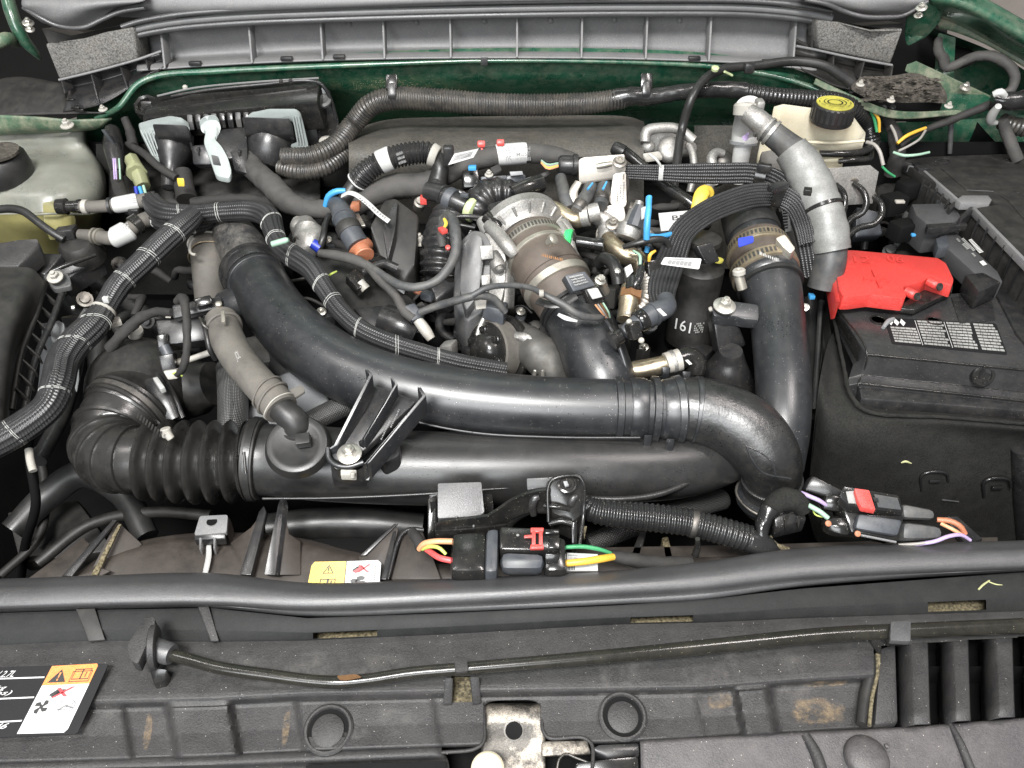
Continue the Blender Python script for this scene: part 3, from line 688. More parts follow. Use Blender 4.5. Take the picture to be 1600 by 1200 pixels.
lp = [1, 1, 1, 1, 7, 9, 11, 12, 9, 1, 1]
loft("bulb", [row(BACK, -.03, 2), row(BACK, .006), row(BACK, .016, 8), row(CR, .022), row(FE, .017, -6), row(FE, .010)], M.seal, sl, 160, 40)
loft("lip", [row(FE, .010, 0), [P(x, y+l*.5, .013) for x, y, l in zip(XS, FE, lp)], [P(x, y+l, .010) for x, y, l in zip(XS, FE, lp)], [P(x, y+l+3, .0) for x, y, l in zip(XS, FE, lp)]], M.seal, sl, 160, 10)
# upright strip under the seal with three slots
def yat(ys, x): return float(np.interp(x, XS, ys))
xs = sorted(set(list(range(-450, 2061, 30)) + [489, 589, 985, 1083, 1450, 1541]))
rowsS = []
for fr_, dz in ((0, .004), (.62, .0), (.66, -.001), (.93, -.006), (1.0, -.008)):
    rowsS.append([P(x, yat(LIP, x)*(1-fr_) + yat(EDGE, x)*fr_, dz) for x in xs])
vs = [p for r in rowsS for p in r]; nu = len(xs); fs = []
for i in range(4):
    for j in range(nu-1):
        if i == 2 and any(a <= xs[j] < b for a, b in ((489, 589), (985, 1083), (1450, 1541))): continue
        fs.append((i*nu+j, i*nu+j+1, (i+1)*nu+j+1, (i+1)*nu+j))
mk("upstand", vs, fs, M.upstand, rc, 60)
for a, b in ((489, 589), (985, 1083), (1450, 1541)):
    ya = yat(EDGE, (a+b)/2)
    prism("slot_foam", [P(a-6, ya-20, -.024), P(b+6, ya-22, -.024), P(b+6, ya+2, -.026), P(a-6, ya+4, -.026)], .004, M.foamy, rc, .0008)
for x0, x1, m_ in ((118, 152, M.blkd), (309, 330, M.panel)):
    prism("recess_and_ridge", [P(x0, yat(LIP, x0)-3, .009), P(x1-4, yat(LIP, x1)-3, .009), P(x1+12, yat(EDGE, x1)-2, -.002), P(x0+20, yat(EDGE, x0)-1, -.002)], .003, m_, rc, .0008)  # black plate puts the recess's shade into colour; grey one is a ridge
# main grained panel: deep sheet with the latch opening left out
def inpoly(x, y, poly):
    c = False; n = len(poly)
    for i in range(n):
        (x0, y0), (x1, y1) = poly[i-1], poly[i]
        if (y0 > y) != (y1 > y) and x < (x1-x0)*(y-y0)/(y1-y0)+x0: c = not c
    return c
LATCH = [(755, 1101), (762, 1095), (838, 1094), (846, 1101), (848, 1140), (856, 1152), (912, 1153), (924, 1162), (925, 1215), (690, 1215), (742, 1182), (755, 1168)]
TAB = [(706, 1056), (737, 1056), (739, 1096), (707, 1098)]
GRIL = [(1366, 1010), (2100, 962), (2100, 1100), (1366, 1142)]
U = [-450 + 5*i for i in range(503)]
prof = [(0, -.008), (.10, -.008), (.45, -.010), (.92, -.012), (1.0, -.013), (1.06, -.016), (1.14, -.027), (1.2, -.029), (1.6, -.033), (1.96, -.034), (2.0, -.036), (2.02, -.05)]
Vv = []
for a in np.linspace(0, 2.02, 102): Vv.append((a, float(np.interp(a, [p[0] for p in prof], [p[1] for p in prof]))))
def panel_px(x, a):
    e, r, f = yat(EDGE, x), yat(RID, x), yat(FRT, x)
    return e + (r-e)*a if a <= 1 else r + (f-r)*(a-1)
pads = [(262, 372, .011), (-500, 205, .006), (462, 690, .006), (1148, 1212, .013), (640, 1100, .003)]
vs, fs = [], []
for a, dz in Vv:
    for x in U:
        lift = 0
        sh = (1.5-a)*16
        for x0, x1, h in pads:
            k = min(1, max(0, min((x+sh-x0)/12, (x1-x-sh)/12))); lift = max(lift, h*k)
        kk = min(1, max(0, (a-1.06)/.10)); tail = 1
        vs.append(P(x, panel_px(x, a), dz + lift*kk*tail + 0))
nu = len(U)
for i in range(len(Vv)-1):
    for j in range(nu-1):
        cx = U[j]+2.5; cy = panel_px(cx, (Vv[i][0]+Vv[i+1][0])/2)
        if inpoly(cx, cy, LATCH) or inpoly(cx, cy, TAB) or inpoly(cx, cy, GRIL): continue
        fs.append((i*nu+j, i*nu+j+1, (i+1)*nu+j+1, (i+1)*nu+j))
mk("panel", vs, fs, M.panel, rc, 60)
def edge(nm, pts, r, m_, dz=-.029): tube(nm, [(x, y, dz, r) for x, y in pts], m_, rc, 8, res=60)
edge("opening_rim", LATCH[:9] , 3, M.panel, -.031)
edge("opening_rim", [(690, 1176), (742, 1170), (755, 1160), (757, 1130), (755, 1101)], 3, M.panel, -.031)
# dark well below the openings
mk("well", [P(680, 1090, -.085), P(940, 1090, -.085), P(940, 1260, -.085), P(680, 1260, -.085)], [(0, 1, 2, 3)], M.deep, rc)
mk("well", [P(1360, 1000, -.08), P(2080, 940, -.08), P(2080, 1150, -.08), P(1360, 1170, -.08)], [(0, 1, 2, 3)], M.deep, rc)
prism("tab_foam", [P(704, 1056, -.030), P(740, 1056, -.030), P(742, 1100, -.034), P(704, 1100, -.034)], .01, M.foamy, rc, .002)
def panel_h(x, a):
    dz = float(np.interp(a, [p[0] for p in Vv], [p[1] for p in Vv])); sh = (1.5-a)*16; lift = 0
    for x0, x1, h in pads: lift = max(lift, h*min(1, max(0, min((x+sh-x0)/12, (x1-x-sh)/12))))
    return dz + lift*min(1, max(0, (a-1.06)/.10))
def stain(nm, x0, x1, a0, a1, m_, slant=0, n=14):
    vs = [P(x0+(x1-x0)*i/n + slant*j/n, panel_px(x0+(x1-x0)*i/n + slant*j/n, a0+(a1-a0)*j/n), panel_h(x0+(x1-x0)*i/n + slant*j/n, a0+(a1-a0)*j/n)+.0007) for j in range(n+1) for i in range(n+1)]
    mk(nm, vs, [(j*(n+1)+i, j*(n+1)+i+1, (j+1)*(n+1)+i+1, (j+1)*(n+1)+i) for j in range(n) for i in range(n)], m_, rc, 60, [(i/n, j/n) for j in range(n+1) for i in range(n+1)])
stain("mud_stain", 1226, 1330, 1.30, 1.95, M.dirt); stain("mud_stain", 1100, 1150, 1.12, 1.5, M.dirt); stain("mud_stain", 444, 458, 1.2, 1.95, M.dirt, -8); stain("mud_stain", 228, 244, 1.15, 1.95, M.dirt, -10)
stain("mud_stain", 1240, 1340, 1.06, 1.2, M.dirt)
stain("water_marks", 250, 700, .1, 1.0, M.water); stain("water_marks", 860, 1340, .1, 1.9, M.water); stain("water_marks", -100, 240, .1, 1.9, M.water); stain("water_marks", 460, 690, 1.2, 1.9, M.water)
# brown run-marks down the bosses
def streak(x0, y0, x1, y1, w, m_): prism("dirt_streak", [P(x0, y0, -.0305), P(x0+w, y0, -.0305), P(x1+w, y1, -.033), P(x1, y1, -.033)], .0015, m_, rc, 0)
# grille fins on the right
for x0, x1, s in ((1400, 1450, 0), (1468, 1513, 4), (1534, 1582, 8), (1600, 1650, 12), (1667, 1717, 16), (1734, 1784, 20), (1801, 1851, 24), (1868, 1918, 28)):
    yt = 1001 - s*1.0; yb = 1131 - s*1.4; w = x1-x0
    R = []
    for yy, k in ((yt, -3), (yt+4, 0), (yt+40, 1), (yb-20, 3), (yb, 4)):
        o = k
        R.append([P(x0+o-4, yy+9, -.065), P(x0+o+w*.08, yy+6, -.034), P(x0+o+w*.25, yy+3, -.022), P(x0+o+w*.46, yy+1, -.0155), P(x0+o+w*.52, yy+.5, -.0145), P(x1+o-3, yy, -.013), P(x1+o-1, yy, -.0135), P(x1+o, yy, -.017), P(x1+o-1, yy+4, -.06)])
    loft("grille_fin", R, M.panel, rc, 0, 0, .0015, 30, True)
tube("groove", [(1362, 1024, -.018, 7), (1360, 1050, -.020, 9), (1352, 1085, -.024, 9), (1346, 1132, -.026, 8)], M.blkd, rc, 10)
tube("groove_rim", [(1372, 1022, -.014, 4), (1371, 1052, -.018, 3), (1363, 1088, -.02, 3), (1358, 1134, -.022, 3)], M.foamy, rc, 8)
prism("fin_end", [P(1376, 1012, -.014), P(1400, 1004, -.014), P(1404, 1128, -.026), P(1366, 1132, -.026)], .02, M.panel, rc, .003)
# lower front facings
fp = thing("bumper_cover", "lighter grey front trim panel along the bottom right edge with a big round rivet", "trim panel", P(1300, 1180, -.06))
loft("panel", [[P(x, y, -.034) for x, y in ((1000, 1156), (1100, 1151), (1250, 1143), (1400, 1136), (1600, 1121), (2060, 1084))], [P(x, y+3, -.030) for x, y in ((1000, 1156), (1100, 1151), (1250, 1143), (1400, 1136), (1600, 1121), (2060, 1084))], [P(x, y+14, -.031) for x, y in ((1001, 1156), (1100, 1151), (1250, 1143), (1400, 1136), (1600, 1121), (2060, 1084))], [P(x, 1280, -.05) for x in (1002, 1100, 1250, 1400, 1600, 2060)]], M.panel_lt, fp, 80, 20, .004)
tube("bead", [(1258, 1148, -.030, 7), (1274, 1176, -.032, 9), (1292, 1230, -.037, 9)], M.panel, fp, 10)
tube("bead", [(1484, 1130, -.030, 4), (1500, 1160, -.031, 6), (1524, 1220, -.037, 7)], M.panel, fp, 10)
lathe("rivet", (1354, 1184, -.031), (0, -.15, 1), [(-2, 34), (3, 34), (8, 31), (12, 24), (14, 14), (15, 2)], M.panel_lt, fp, 40)
lathe("dimple", (1386, 1165, -.031), (0, -.15, 1), [(-1, 4), (1, 3.5), (2, 1)], M.panel_lt, fp, 12)
fp2 = thing("lower_trim", "dark grey trim edge along the bottom left corner below the radiator cover", "trim panel", P(400, 1195, -.06))
loft("panel", [[P(x, y, -.040) for x, y in ((-450, 1206), (0, 1188), (330, 1178), (500, 1171), (688, 1163))], [P(x, y+3, -.034) for x, y in ((-450, 1206), (0, 1188), (330, 1178), (500, 1171), (690, 1163))], [P(x, y+16, -.034) for x, y in ((-450, 1206), (0, 1188), (330, 1178), (500, 1171), (690, 1163))], [P(x, y+24, -.045) for x, y in ((-450, 1206), (0, 1188), (330, 1180), (500, 1174), (700, 1166))], [P(x, 1290, -.07) for x in (-450, 0, 330, 500, 700)]], M.panel, fp2, 60, 24, .004)
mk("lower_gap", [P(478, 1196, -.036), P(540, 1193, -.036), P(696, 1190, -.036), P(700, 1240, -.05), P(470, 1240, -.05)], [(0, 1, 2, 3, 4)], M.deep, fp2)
# latch
la = thing("hood_latch", "greasy grey steel hood latch plate in the opening at the bottom centre", "latch", P(800, 1150, -.06))
loft("plate", [[P(x, 1098, -.046) for x in (752, 780, 820, 852)], [P(x, 1104, -.038) for x in (752, 780, 820, 852)], [P(x, 1125, -.040) for x in (752, 780, 820, 852)], [P(x, 1160, -.052) for x in (752, 780, 820, 852)], [P(x, 1240, -.066) for x in (750, 780, 820, 852)]], M.latch, la, 20, 24, .002)
hn = (P(803, 1160, -.052) - P(803, 1125, -.040)).cross(P(820, 1125, -.04) - P(803, 1125, -.04)); hn = hn if hn.z > 0 else -hn
hc = P(803, 1125, -.040).lerp(P(803, 1160, -.052), .46) + hn.normalized()*.0018
lathe("hole", hc, hn, [(0, 13), (.8, 13), (.8, 2)], M.deep, la, 24)
lathe("hole_rim", hc - hn.normalized()*.001, hn, [(0, 16), (1.2, 16), (1.4, 13.5), (.4, 13)], M.dsteel, la, 24)
block("flange", [(846, 1158, -.042), (918, 1156, -.042), (924, 1178, -.046), (846, 1182, -.046)], .006, M.latch, la, .002)
tube("spring", [(870, 1205, -.040, 2.2), (874, 1186, -.036, 2.2), (884, 1178, -.036, 2.2), (900, 1184, -.038, 2.2), (930, 1196, -.04, 2.2)], M.dsteel, la, 8)
prism("lever", [P(922, 1170, -.030), P(936, 1163, -.030), P(998, 1160, -.030), P(1000, 1176, -.032), P(950, 1184, -.034)], .012, M.blk, la, .002)
prism("catch", [P(900, 1190, -.034), P(998, 1180, -.034), P(1004, 1240, -.05), P(880, 1240, -.05)], .02, M.blkg, la, .003)
lathe("striker_bumper", (762, 1202, -.036), (0, -.2, 1), [(-4, 26), (4, 26), (8, 22), (9, 2)], M.cream, la, 32)
# push pins
for x, y, r, lab in ((513, 1140, 38, "round dark push pin in the radiator cover left of the hood latch"), (973, 1119, 37, "round dark push pin in the radiator cover right of the hood latch")):
    pp = thing("push_pin", lab, "fastener", (x, y, -.03), "push pins in the radiator cover")
    ax = (0, -.22, 1); b_ = P(x, y, -.0262)
    lathe("collar", b_, ax, [(-6, r+1), (1.5, r+1), (4, r-2), (4, r-5), (1.0, r-7), (-3, r-7.5)], M.panel, pp, 48)
    lathe("gap", b_, ax, [(-1, r-7), (.3, r-7), (.3, 3)], M.deep, pp, 40)
    lathe("head", b_ - Vector((0, pxm(b_, 2), 0)), ax, [(-1, r-13.5), (2.2, r-13), (3.2, r-14.5), (3.5, 3)], M.panel, pp, 40)

# prop rod
pr = thing("prop_rod", "long black hood prop rod lying in clips across the radiator cover", "prop rod", P(720, 1045))
rod = tube("rod", [(262, 1022, .014, 9.5), (300, 1032, .014, 9.5), (340, 1043, .013, 9.5), (420, 1055, .012, 9.5), (490, 1064, .011, 9.5), (530, 1066, .011, 10), (575, 1062, .011, 9.5), (640, 1052, .011, 9.5), (720, 1045, .011, 9.5), (850, 1034, .011, 10), (1000, 1021, .011, 11), (1150, 1006, .011, 11.5), (1290, 992, .011, 11.5), (1410, 986, .011, 11.5), (1600, 978, .011, 12), (1740, 973, .011, 12), (1980, 965, .011, 12)], M.rod, pr, 20, res=160)
prism("paint_chip", rpoly([(526, 1056, .0235), (556, 1053, .0235), (566, 1058, .024), (540, 1063, .0245), (530, 1062, .0245)], 4), .001, M.copper, pr, 0)
pc = thing("prop_rod_pivot", "grey plastic swivel end holding the left end of the black prop rod", "pivot", P(235, 1010))
ax = Vector((.95, .22, -.12))
lathe("sleeve", (240, 1014, .016), V((300, 1032, .014)) - V((250, 1017, .014)), [(0, 18), (30, 17), (34, 15), (34, 10)], M.seal, pc, 32)
lathe("washer", (244, 1011, .018), ax, [(-9, 30), (-7, 34), (1, 34), (3, 31), (3, 20)], M.panel, pc, 40)
prism("wing", rpoly([(198, 1008, .030), (222, 972, .034), (229, 962, .034), (242, 964, .034), (242, 976, .032), (232, 1000, .03), (215, 1038, .026), (204, 1032, .026)], 6), .014, M.panel, pc, .002)
prism("foot", [(232, 1040, .008), (262, 1046, .008), (258, 1066, -.004), (240, 1070, -.004)], .012, M.blkg, pc, .002)
for x, y, lab in ((722, 1040, "grey plastic clip holding the prop rod above the hood latch"),):
    cl = thing("rod_clip", lab, "clip", (x, y+30, -.02), "clips holding the prop rod")
    prism("hook", rpoly([(710, 1026, .024), (729, 1026, .024), (732, 1048, .0245), (711, 1050, .0245)], 4), .004, M.panel, cl, .001)
    prism("arm", [(695, 1059, .0), (708, 1059, .0), (706, 1100, -.024), (692, 1100, -.024)], .012, M.panel, cl, .001)
    prism("arm", [(734, 1058, .0), (749, 1057, .0), (752, 1098, -.024), (739, 1100, -.024)], .012, M.panel, cl, .001)
cl = thing("rod_clip", "dark plastic clip holding the prop rod beside the grille fins", "clip", (1405, 1000, -.02), "clips holding the prop rod")
prism("hook", rpoly([(1392, 971, .024), (1423, 970, .024), (1423, 1002, .0245), (1391, 1000, .0245)], 3), .006, M.seal, cl, .001)
prism("tooth", [(1360, 992, .008), (1377, 992, .010), (1378, 1018, -.006), (1372, 1016, -.006)], .006, M.blkg, cl, .001)
prism("tooth", [(1382, 990, .012), (1393, 990, .012), (1392, 1005, .004), (1389, 1005, .004)], .006, M.blkg, cl, .001)

# vehicle information label on the left of the cover
lb = thing("information_label", "black and white label with an orange warning block on the radiator cover", "label", P(60, 1090))
def pp_(x, y): return panel_label(x, y)
O_ = P(80, 1090, -.0075); N_ = Vector((0, -.30, 1)).normalized()
def LP(x, y): return plane_pt(x, y, O_, N_)
q = Quad(LP(-110, 1046), LP(170, 1037), LP(121, 1147), LP(-170, 1160))
q.plate("film", rrect(0, 0, 1, 1, .02, .03), -.0005, .0005, M.labelblk, lb, 0)
w = Quad(LP(82, 1041), LP(155, 1037), LP(104, 1145), LP(27, 1147))
w.sheet("orange_block", [[(0, 0), (.96, 0), (1, .03), (1.0, .30), (0, .30)]], .0008, M.orange_l, lb)
w.sheet("white_block", [[(0, .30), (1, .30), (1, .95), (.95, 1), (0, 1)]], .0008, M.paper, lb)
w.sheet("warning_triangle", [[(.08, .26), (.26, .06), (.46, .26)]], .0010, M.ink, lb)
w.sheet("exclamation", [[(.25, .11), (.29, .11), (.28, .19), (.26, .19)], rect(.255, .205, .285, .235)], .0012, M.orange_l, lb)
bk = lambda u0, v0, u1, v1, t: [rect(u0, v0, u1, v0+t), rect(u0, v1-t, u1, v1), rect(u0, v0, u0+t, v1), rect(u1-t, v0, u1, v1)]
w.sheet("book_symbol", bk(.56, .07, .74, .23, .014) + bk(.74, .07, .92, .23, .014) + bk(.53, .10, .95, .265, .012) + [rect(.82, .12, .84, .20)], .0010, M.ink, lb)
w.sheet("hand_symbol", [[(.30, .46), (.46, .36), (.52, .40), (.36, .50)], [(.26, .44), (.42, .34), (.46, .36), (.28, .47)], rect(.40, .37, .56, .44)], .0010, M.ink, lb)
w.sheet("red_cross", [[(.36, .35), (.44, .35), (.66, .48), (.58, .48)], [(.66, .335), (.74, .335), (.40, .49), (.33, .49)]], .0012, M.redink, lb)
fan = []
for k in range(4):
    a0 = k*math.pi/2+.4
    fan.append([(.22+.035*math.cos(a0), .62+.03*math.sin(a0)), (.22+.15*math.cos(a0-.25), .62+.10*math.sin(a0-.25)), (.22+.17*math.cos(a0+.2), .62+.11*math.sin(a0+.2)), (.22+.13*math.cos(a0+.65), .62+.085*math.sin(a0+.65)), (.22+.04*math.cos(a0+1.0), .62+.03*math.sin(a0+1.0))])
fan.append(disc(.22, .62, .04, .028))
w.sheet("fan_symbol", fan, .0010, M.ink, lb)
w.sheet("belt_symbol", bk(.58, .54, .76, .68, .012) + [[(.60, .66), (.72, .60), (.90, .64), (.90, .66), (.72, .63), (.62, .69)]] + [[(.80+.12*math.cos(t)*k, .62+.085*math.sin(t)*k) for t in np.linspace(-1.5, 1.5, 10)] + [(.80+.10*math.cos(t)*k, .62+.07*math.sin(t)*k) for t in np.linspace(1.5, -1.5, 10)] for k in (1, .6)], .0010, M.inkg, lb)
w.sheet("rule", [rect(.1, .745, .95, .752)], .0010, M.inkg, lb)
bl = Quad(LP(-110, 1046), LP(82, 1041), LP(27, 1147), LP(-170, 1160))
for v in (.16, .46, .80): bl.sheet("rule", [rect(0, v, .985, v+.022)], .0008, M.paper, lb)
W2 = lambda s, x0, y0, x1, y1: Quad(LP(x0, y0), LP(x1, y0-1), LP(x1-7, y1-1), LP(x0-7, y1)).text("lettering", s, 0, 0, 1, 1, .0010, M.paper, lb, .25, .006)
W2("/ 2.7L", 0, 1049, 28, 1059); W2("kg", -2, 1072, 14, 1081); W2("(lbs)", -14, 1080, 22, 1089); W2("046", -14, 1131, 16, 1140)
# ================================================================ BIG PIPES
# lower intake duct with bellows
ld = thing("intake_duct", "wide black air intake duct with ribbed bellows lying lowest across the engine bay", "air duct", P(700, 740, -.06))
duct = tube("duct", [(384, 716, -.01, 58), (420, 718, -.012, 56), (470, 722, -.012, 58), (560, 728, -.014, 58), (700, 732, -.016, 58), (850, 732, -.018, 57), (980, 732, -.022, 54), (1080, 724, -.028, 50), (1140, 706, -.034, 44), (1175, 680, -.045, 38)], M.duct, ld, 40, res=120)
tube("seam", [(410, 779, .004, 2.2), (520, 778, .004, 2.2), (660, 772, .003, 2.2), (800, 762, .002, 2.2)], M.duct, ld, 8)
tube("lower_lip", [(860, 765, -.005, 4), (925, 778, -.006, 4), (985, 779, -.006, 5), (1030, 772, -.007, 5), (1080, 752, -.012, 4), (1130, 722, -.02, 3)], M.duct, ld, 10)
bw = tube("bellows", [(232, 718, -.006, 54), (300, 722, -.008, 55), (345, 722, -.009, 55), (388, 720, -.010, 54)], M.bellows, ld, 44, ridge=(24.5, .20, .8))
band(duct, .018, 22, 7, M.blkd, ld, "cuff", 44)
band(duct, .018, 12, 9, M.duct, ld, "cuff", 44)
tube("cuff_seam", [(381, 706, .075, 2.5), (384, 740, .068, 2.5)], M.bellows, ld, 8)
elb = tube("elbow", [(208, 640, -.030, 66), (186, 664, -.026, 62), (172, 690, -.022, 56), (182, 712, -.014, 54), (206, 718, -.008, 51), (236, 718, -.006, 50)], M.bellows, ld, 44, res=60)
for f in (.30, .45, .58, .70, .84): band(elb, f, 6, 4, M.bellows, ld, "rib", 44)
band(elb, .07, 30, 3, M.bellows, ld, "cuff", 44); band(elb, .06, 9, 6, M.dsteel, ld, "hose_clamp", 44); band(elb, .115, 5, 7, M.bellows, ld, "rib", 44); band(elb, .01, 5, 6, M.bellows, ld, "rib", 44)
# worm slots on the clamp
for k in range(9):
    x = 216 + k*4.4; y = 644 + k*3.7; prism("worm_slot", [P(x, y, .060), P(x+2, y+1, .060), P(x-1, y+9, .056), P(x-3, y+8, .056)], .001, M.dsteel, ld, 0)
cyl("clamp_screw", (258, 669, .052), (262, 682, .046), 8, 8, M.whited, ld, 12); cyl("clamp_screw", (260, 676, .05), (268, 686, .046), 7, 6, M.whited, ld, 12)
# breather grommet on the duct
g0 = P(464, 694, .052); gax = Vector((.05, -.45, .9))
lathe("grommet", g0 - gax.normalized()*.010, gax, [(0, 52), (6, 50), (10, 49), (15, 46), (17, 40), (16, 34), (14, 30)], M.hose, ld, 48)

# air cleaner outlet at far left
ac = thing("air_cleaner_outlet", "large dark round air outlet joined to the bellows elbow on the left", "air duct", P(230, 620, -.1))
tube("outlet", [(250, 560, -.075, 30), (232, 590, -.062, 70), (222, 612, -.050, 82), (208, 640, -.038, 72)], M.blkd, ac, 40)
tube("outlet_rim", [(198, 556, -.016, 10), (216, 568, -.010, 12), (236, 592, -.008, 12), (254, 624, -.012, 12), (270, 656, -.022, 9)], M.blk, ac, 12, flat=(.45, 1.2), ref=(0, -.5, .85))
tube("outlet_rim", [(214, 552, -.024, 6), (232, 566, -.018, 7), (252, 592, -.016, 7), (268, 622, -.02, 7), (284, 654, -.03, 5)], M.blk, ac, 12, flat=(.6, 1.2), ref=(0, -.5, .85))
lathe("side_can", (285, 610, -.06), (.9, -.1, .3), [(-40, 40), (0, 46), (30, 44), (40, 36), (60, 34), (62, 2)], M.blkd, ac, 36)
prism("tab", [(238, 590, .010), (246, 588, .010), (258, 605, .006), (250, 608, .006)], .008, M.inkwd, ac, .001)
# corner air box with ribs
ab = thing("air_filter_box", "dark grey air filter housing with small ribs at the left edge", "air filter box", P(20, 520, -.1))
loft("shell", [[P(-80, 416, .030), P(10, 418, .030), P(50, 420, .024), P(70, 440, .01)], [P(-80, 470, .035), P(0, 470, .035), P(30, 475, .028), P(54, 490, .004)], [P(-80, 560, .03), P(-20, 560, .03), P(10, 560, .02), P(26, 560, -.02)], [P(-80, 680, .0), P(-30, 680, .0), P(0, 680, -.01), P(12, 680, -.05)]], M.blkd, ab, 30, 30)
tube("lip", [(70, 440, .004, 5), (58, 485, .0, 5), (34, 550, -.012, 5), (18, 640, -.03, 5)], M.blkd, ab, 8)
tube("lip", [(98, 455, -.01, 5), (82, 500, -.015, 5), (56, 560, -.025, 5), (36, 650, -.04, 5)], M.blk, ab, 8)
for k in range(8):
    t = k/7; x = 66 - 44*t; y = 455 + 150*t; prism("rib", [P(x, y, .002-.02*t), P(x+2, y-2, .002-.02*t), P(x+22, y+16, -.012-.02*t), P(x+20, y+18, -.012-.02*t)], .012, M.blkd, ab, .0003)
prism("top_ledge", [P(-60, 388, .02), P(30, 372, .026), P(60, 373, .024), P(62, 384, .02), P(28, 416, .018), P(-60, 416, .02)], .03, M.panel, ab, .003)
prism("side_ledge", [P(34, 405, -.0), P(60, 394, .0), P(98, 396, -.002), P(70, 430, -.008), P(52, 422, -.004)], .03, M.blk, ab, .003)
bolt((86, 433, .008), 7, M.whited, ab, (.1, -.4, 1)); prism("bolt_tab", rpoly([(66, 432, .004), (90, 418, .004), (108, 430, .002), (112, 446, -.002), (84, 452, -.002)], 5), .008, M.hoseg, ab, .001)
prism("shade_plate", [(92, 500, -.03), (100, 505, -.03), (96, 560, -.06), (66, 505, -.03)], .01, M.shield, ab, .002)
loft("splash_plate", [[P(x, 505, -.06) for x in (66, 90, 110)], [P(x, 600, -.08) for x in (60, 90, 122)], [P(x, 660, -.10) for x in (50, 80, 100)]], M.shield, ab, 10, 10, .003)

# charge pipe: upper black tube sweeping from the left rear to the right elbow
cp = thing("charge_pipe", "long glossy black charge air pipe sweeping over the engine from left rear to right", "air pipe", P(700, 620, -.05))
main = tube("pipe", [(392, 425, -.002, 42), (408, 448, .004, 44), (430, 485, .010, 47), (470, 530, .014, 50), (530, 572, .016, 51), (600, 600, .016, 50), (700, 621, .016, 49), (800, 632, .016, 48), (900, 637, .016, 46.5), (980, 638, .016, 45.5), (1035, 640, .016, 45)], M.pipe, cp, 48, res=200)
stub = tube("neck", [(352, 345, -.008, 26), (366, 368, -.006, 33), (386, 400, -.004, 38), (396, 420, -.002, 38)], M.pipe_dusty, cp, 40)
band(main, .012, 34, 4.5, M.blk, cp, "cuff", 48); band(main, .045, 8, 2.5, M.pipe, cp, "cuff_rib", 48); band(main, .0, 8, 6.5, M.blk, cp, "cuff_rib", 48)
tube("sensor_boss", [(402, 462, .0, 34), (372, 470, -.004, 32), (348, 478, -.01, 28)], M.pipe, cp, 28, flat=(.72, 1), ref=(0, 0, 1))
band(main, .92, 12, 4, M.pipe, cp, "flange", 48); band(main, .955, 26, 3, M.pipe, cp, "flange", 48); band(main, .985, 12, 7, M.pipe, cp, "flange", 48)
for x, y in ((1012, 684), (1047, 690), (1040, 578), (1072, 585)): prism("clip_ear", [(x-6, y-5, .02), (x+8, y-5, .02), (x+6, y+6, .014), (x-4, y+6, .014)], .012, M.pipe, cp, .001)
tube("mould_line", [(440, 556, .015, 1.6), (500, 597, .02, 1.6), (560, 626, .022, 1.6), (640, 656, .022, 1.6), (740, 676, .021, 1.6), (860, 683, .02, 1.6), (1000, 684, .02, 1.6)], M.pipe, cp, 6)
# right elbow dropping to the intercooler hose
er = thing("charge_pipe_elbow", "grimy black elbow joining the charge pipe and dropping down beside the battery", "air pipe", P(1190, 760, -.1))
e2 = tube("elbow", [(1040, 640, .016, 42), (1085, 640, .016, 51), (1130, 652, .015, 53), (1170, 676, .012, 54), (1196, 708, .004, 51), (1206, 736, -.012, 46), (1204, 762, -.034, 42), (1200, 790, -.056, 42)], M.pipe_grimy, er, 48, res=110)
band(e2, .06, 12, 7, M.pipe, er, "flange", 48); band(e2, .16, 8, 2, M.pipe, er, "flange", 48)
band(e2, .03, 34, 5, M.pipe, er, "flange", 48)
band(e2, .80, 8, 3, M.pipe_grimy, er, "cuff", 48)
tube("mould_line", [(1166, 697, .052, 1.5), (1190, 708, .05, 1.5), (1208, 726, .045, 1.5), (1212, 742, .038, 1.5)], M.pipe, er, 6)
tube("mould_line", [(1166, 697, .052, 1.5), (1175, 718, .045, 1.5), (1192, 738, .036, 1.5), (1236, 748, .03, 1.5)], M.pipe, er, 6)
band(e2, .93, 20, 8, M.pipe, er, "lock_collar", 48)
ringwire(e2, .90, 8, 5, M.steel, er, "wire_clip", .1)
# right vertical pipe up to the throttle hose
rp = thing("cold_side_pipe", "black pipe curving upward on the right between the engine and the battery", "air pipe", P(1220, 600, -.1))
v1 = tube("pipe", [(1168, 340, .028, 35), (1180, 375, .026, 40), (1190, 412, .024, 46), (1204, 450, .020, 46), (1213, 490, .016, 42), (1220, 550, .008, 42), (1224, 610, .0, 42), (1222, 670, -.01, 42), (1214, 730, -.03, 40)], M.pipe, rp, 44, res=110)
band(v1, .285, 20, 3, M.pipe, rp, "cuff", 44)
band(v1, .32, 7, 5, M.hose, rp, "cuff_lip", 44)
rub = band(v1, .02, 60, 4, M.hose, rp, "rubber_sleeve", 44)
band(v1, .205, 74, 3.5, M.brown, rp, "rubber_sleeve", 44)
band(v1, .165, 20, 6, M.clampbr, rp, "hose_clamp", 44); band(v1, .255, 20, 6, M.clampbr, rp, "hose_clamp", 44)
def worm(pa, f, a0, a1, dr, n, wpx, mt, par):
    vs, fs = [], []
    p, t, nn, b, r = pa.at(f); u = pxm(Vector(p)); R = r + dr*u
    for k in range(n):
        a = a0 + (a1-a0)*k/(n-1)
        def q(da, s, h): 
            d = nn*math.cos(a+da)+b*math.sin(a+da); return Vector(p + d*(R+h*u) + t*s*wpx*u)
        i = len(vs); w = abs(a1-a0)/(n-1)*.28
        vs += [q(-w, -.5, .3), q(w, -.5, .3), q(w, .5, .3), q(-w, .5, .3)]; fs.append((i, i+1, i+2, i+3))
    return mk("worm_thread", vs, fs, mt, par)
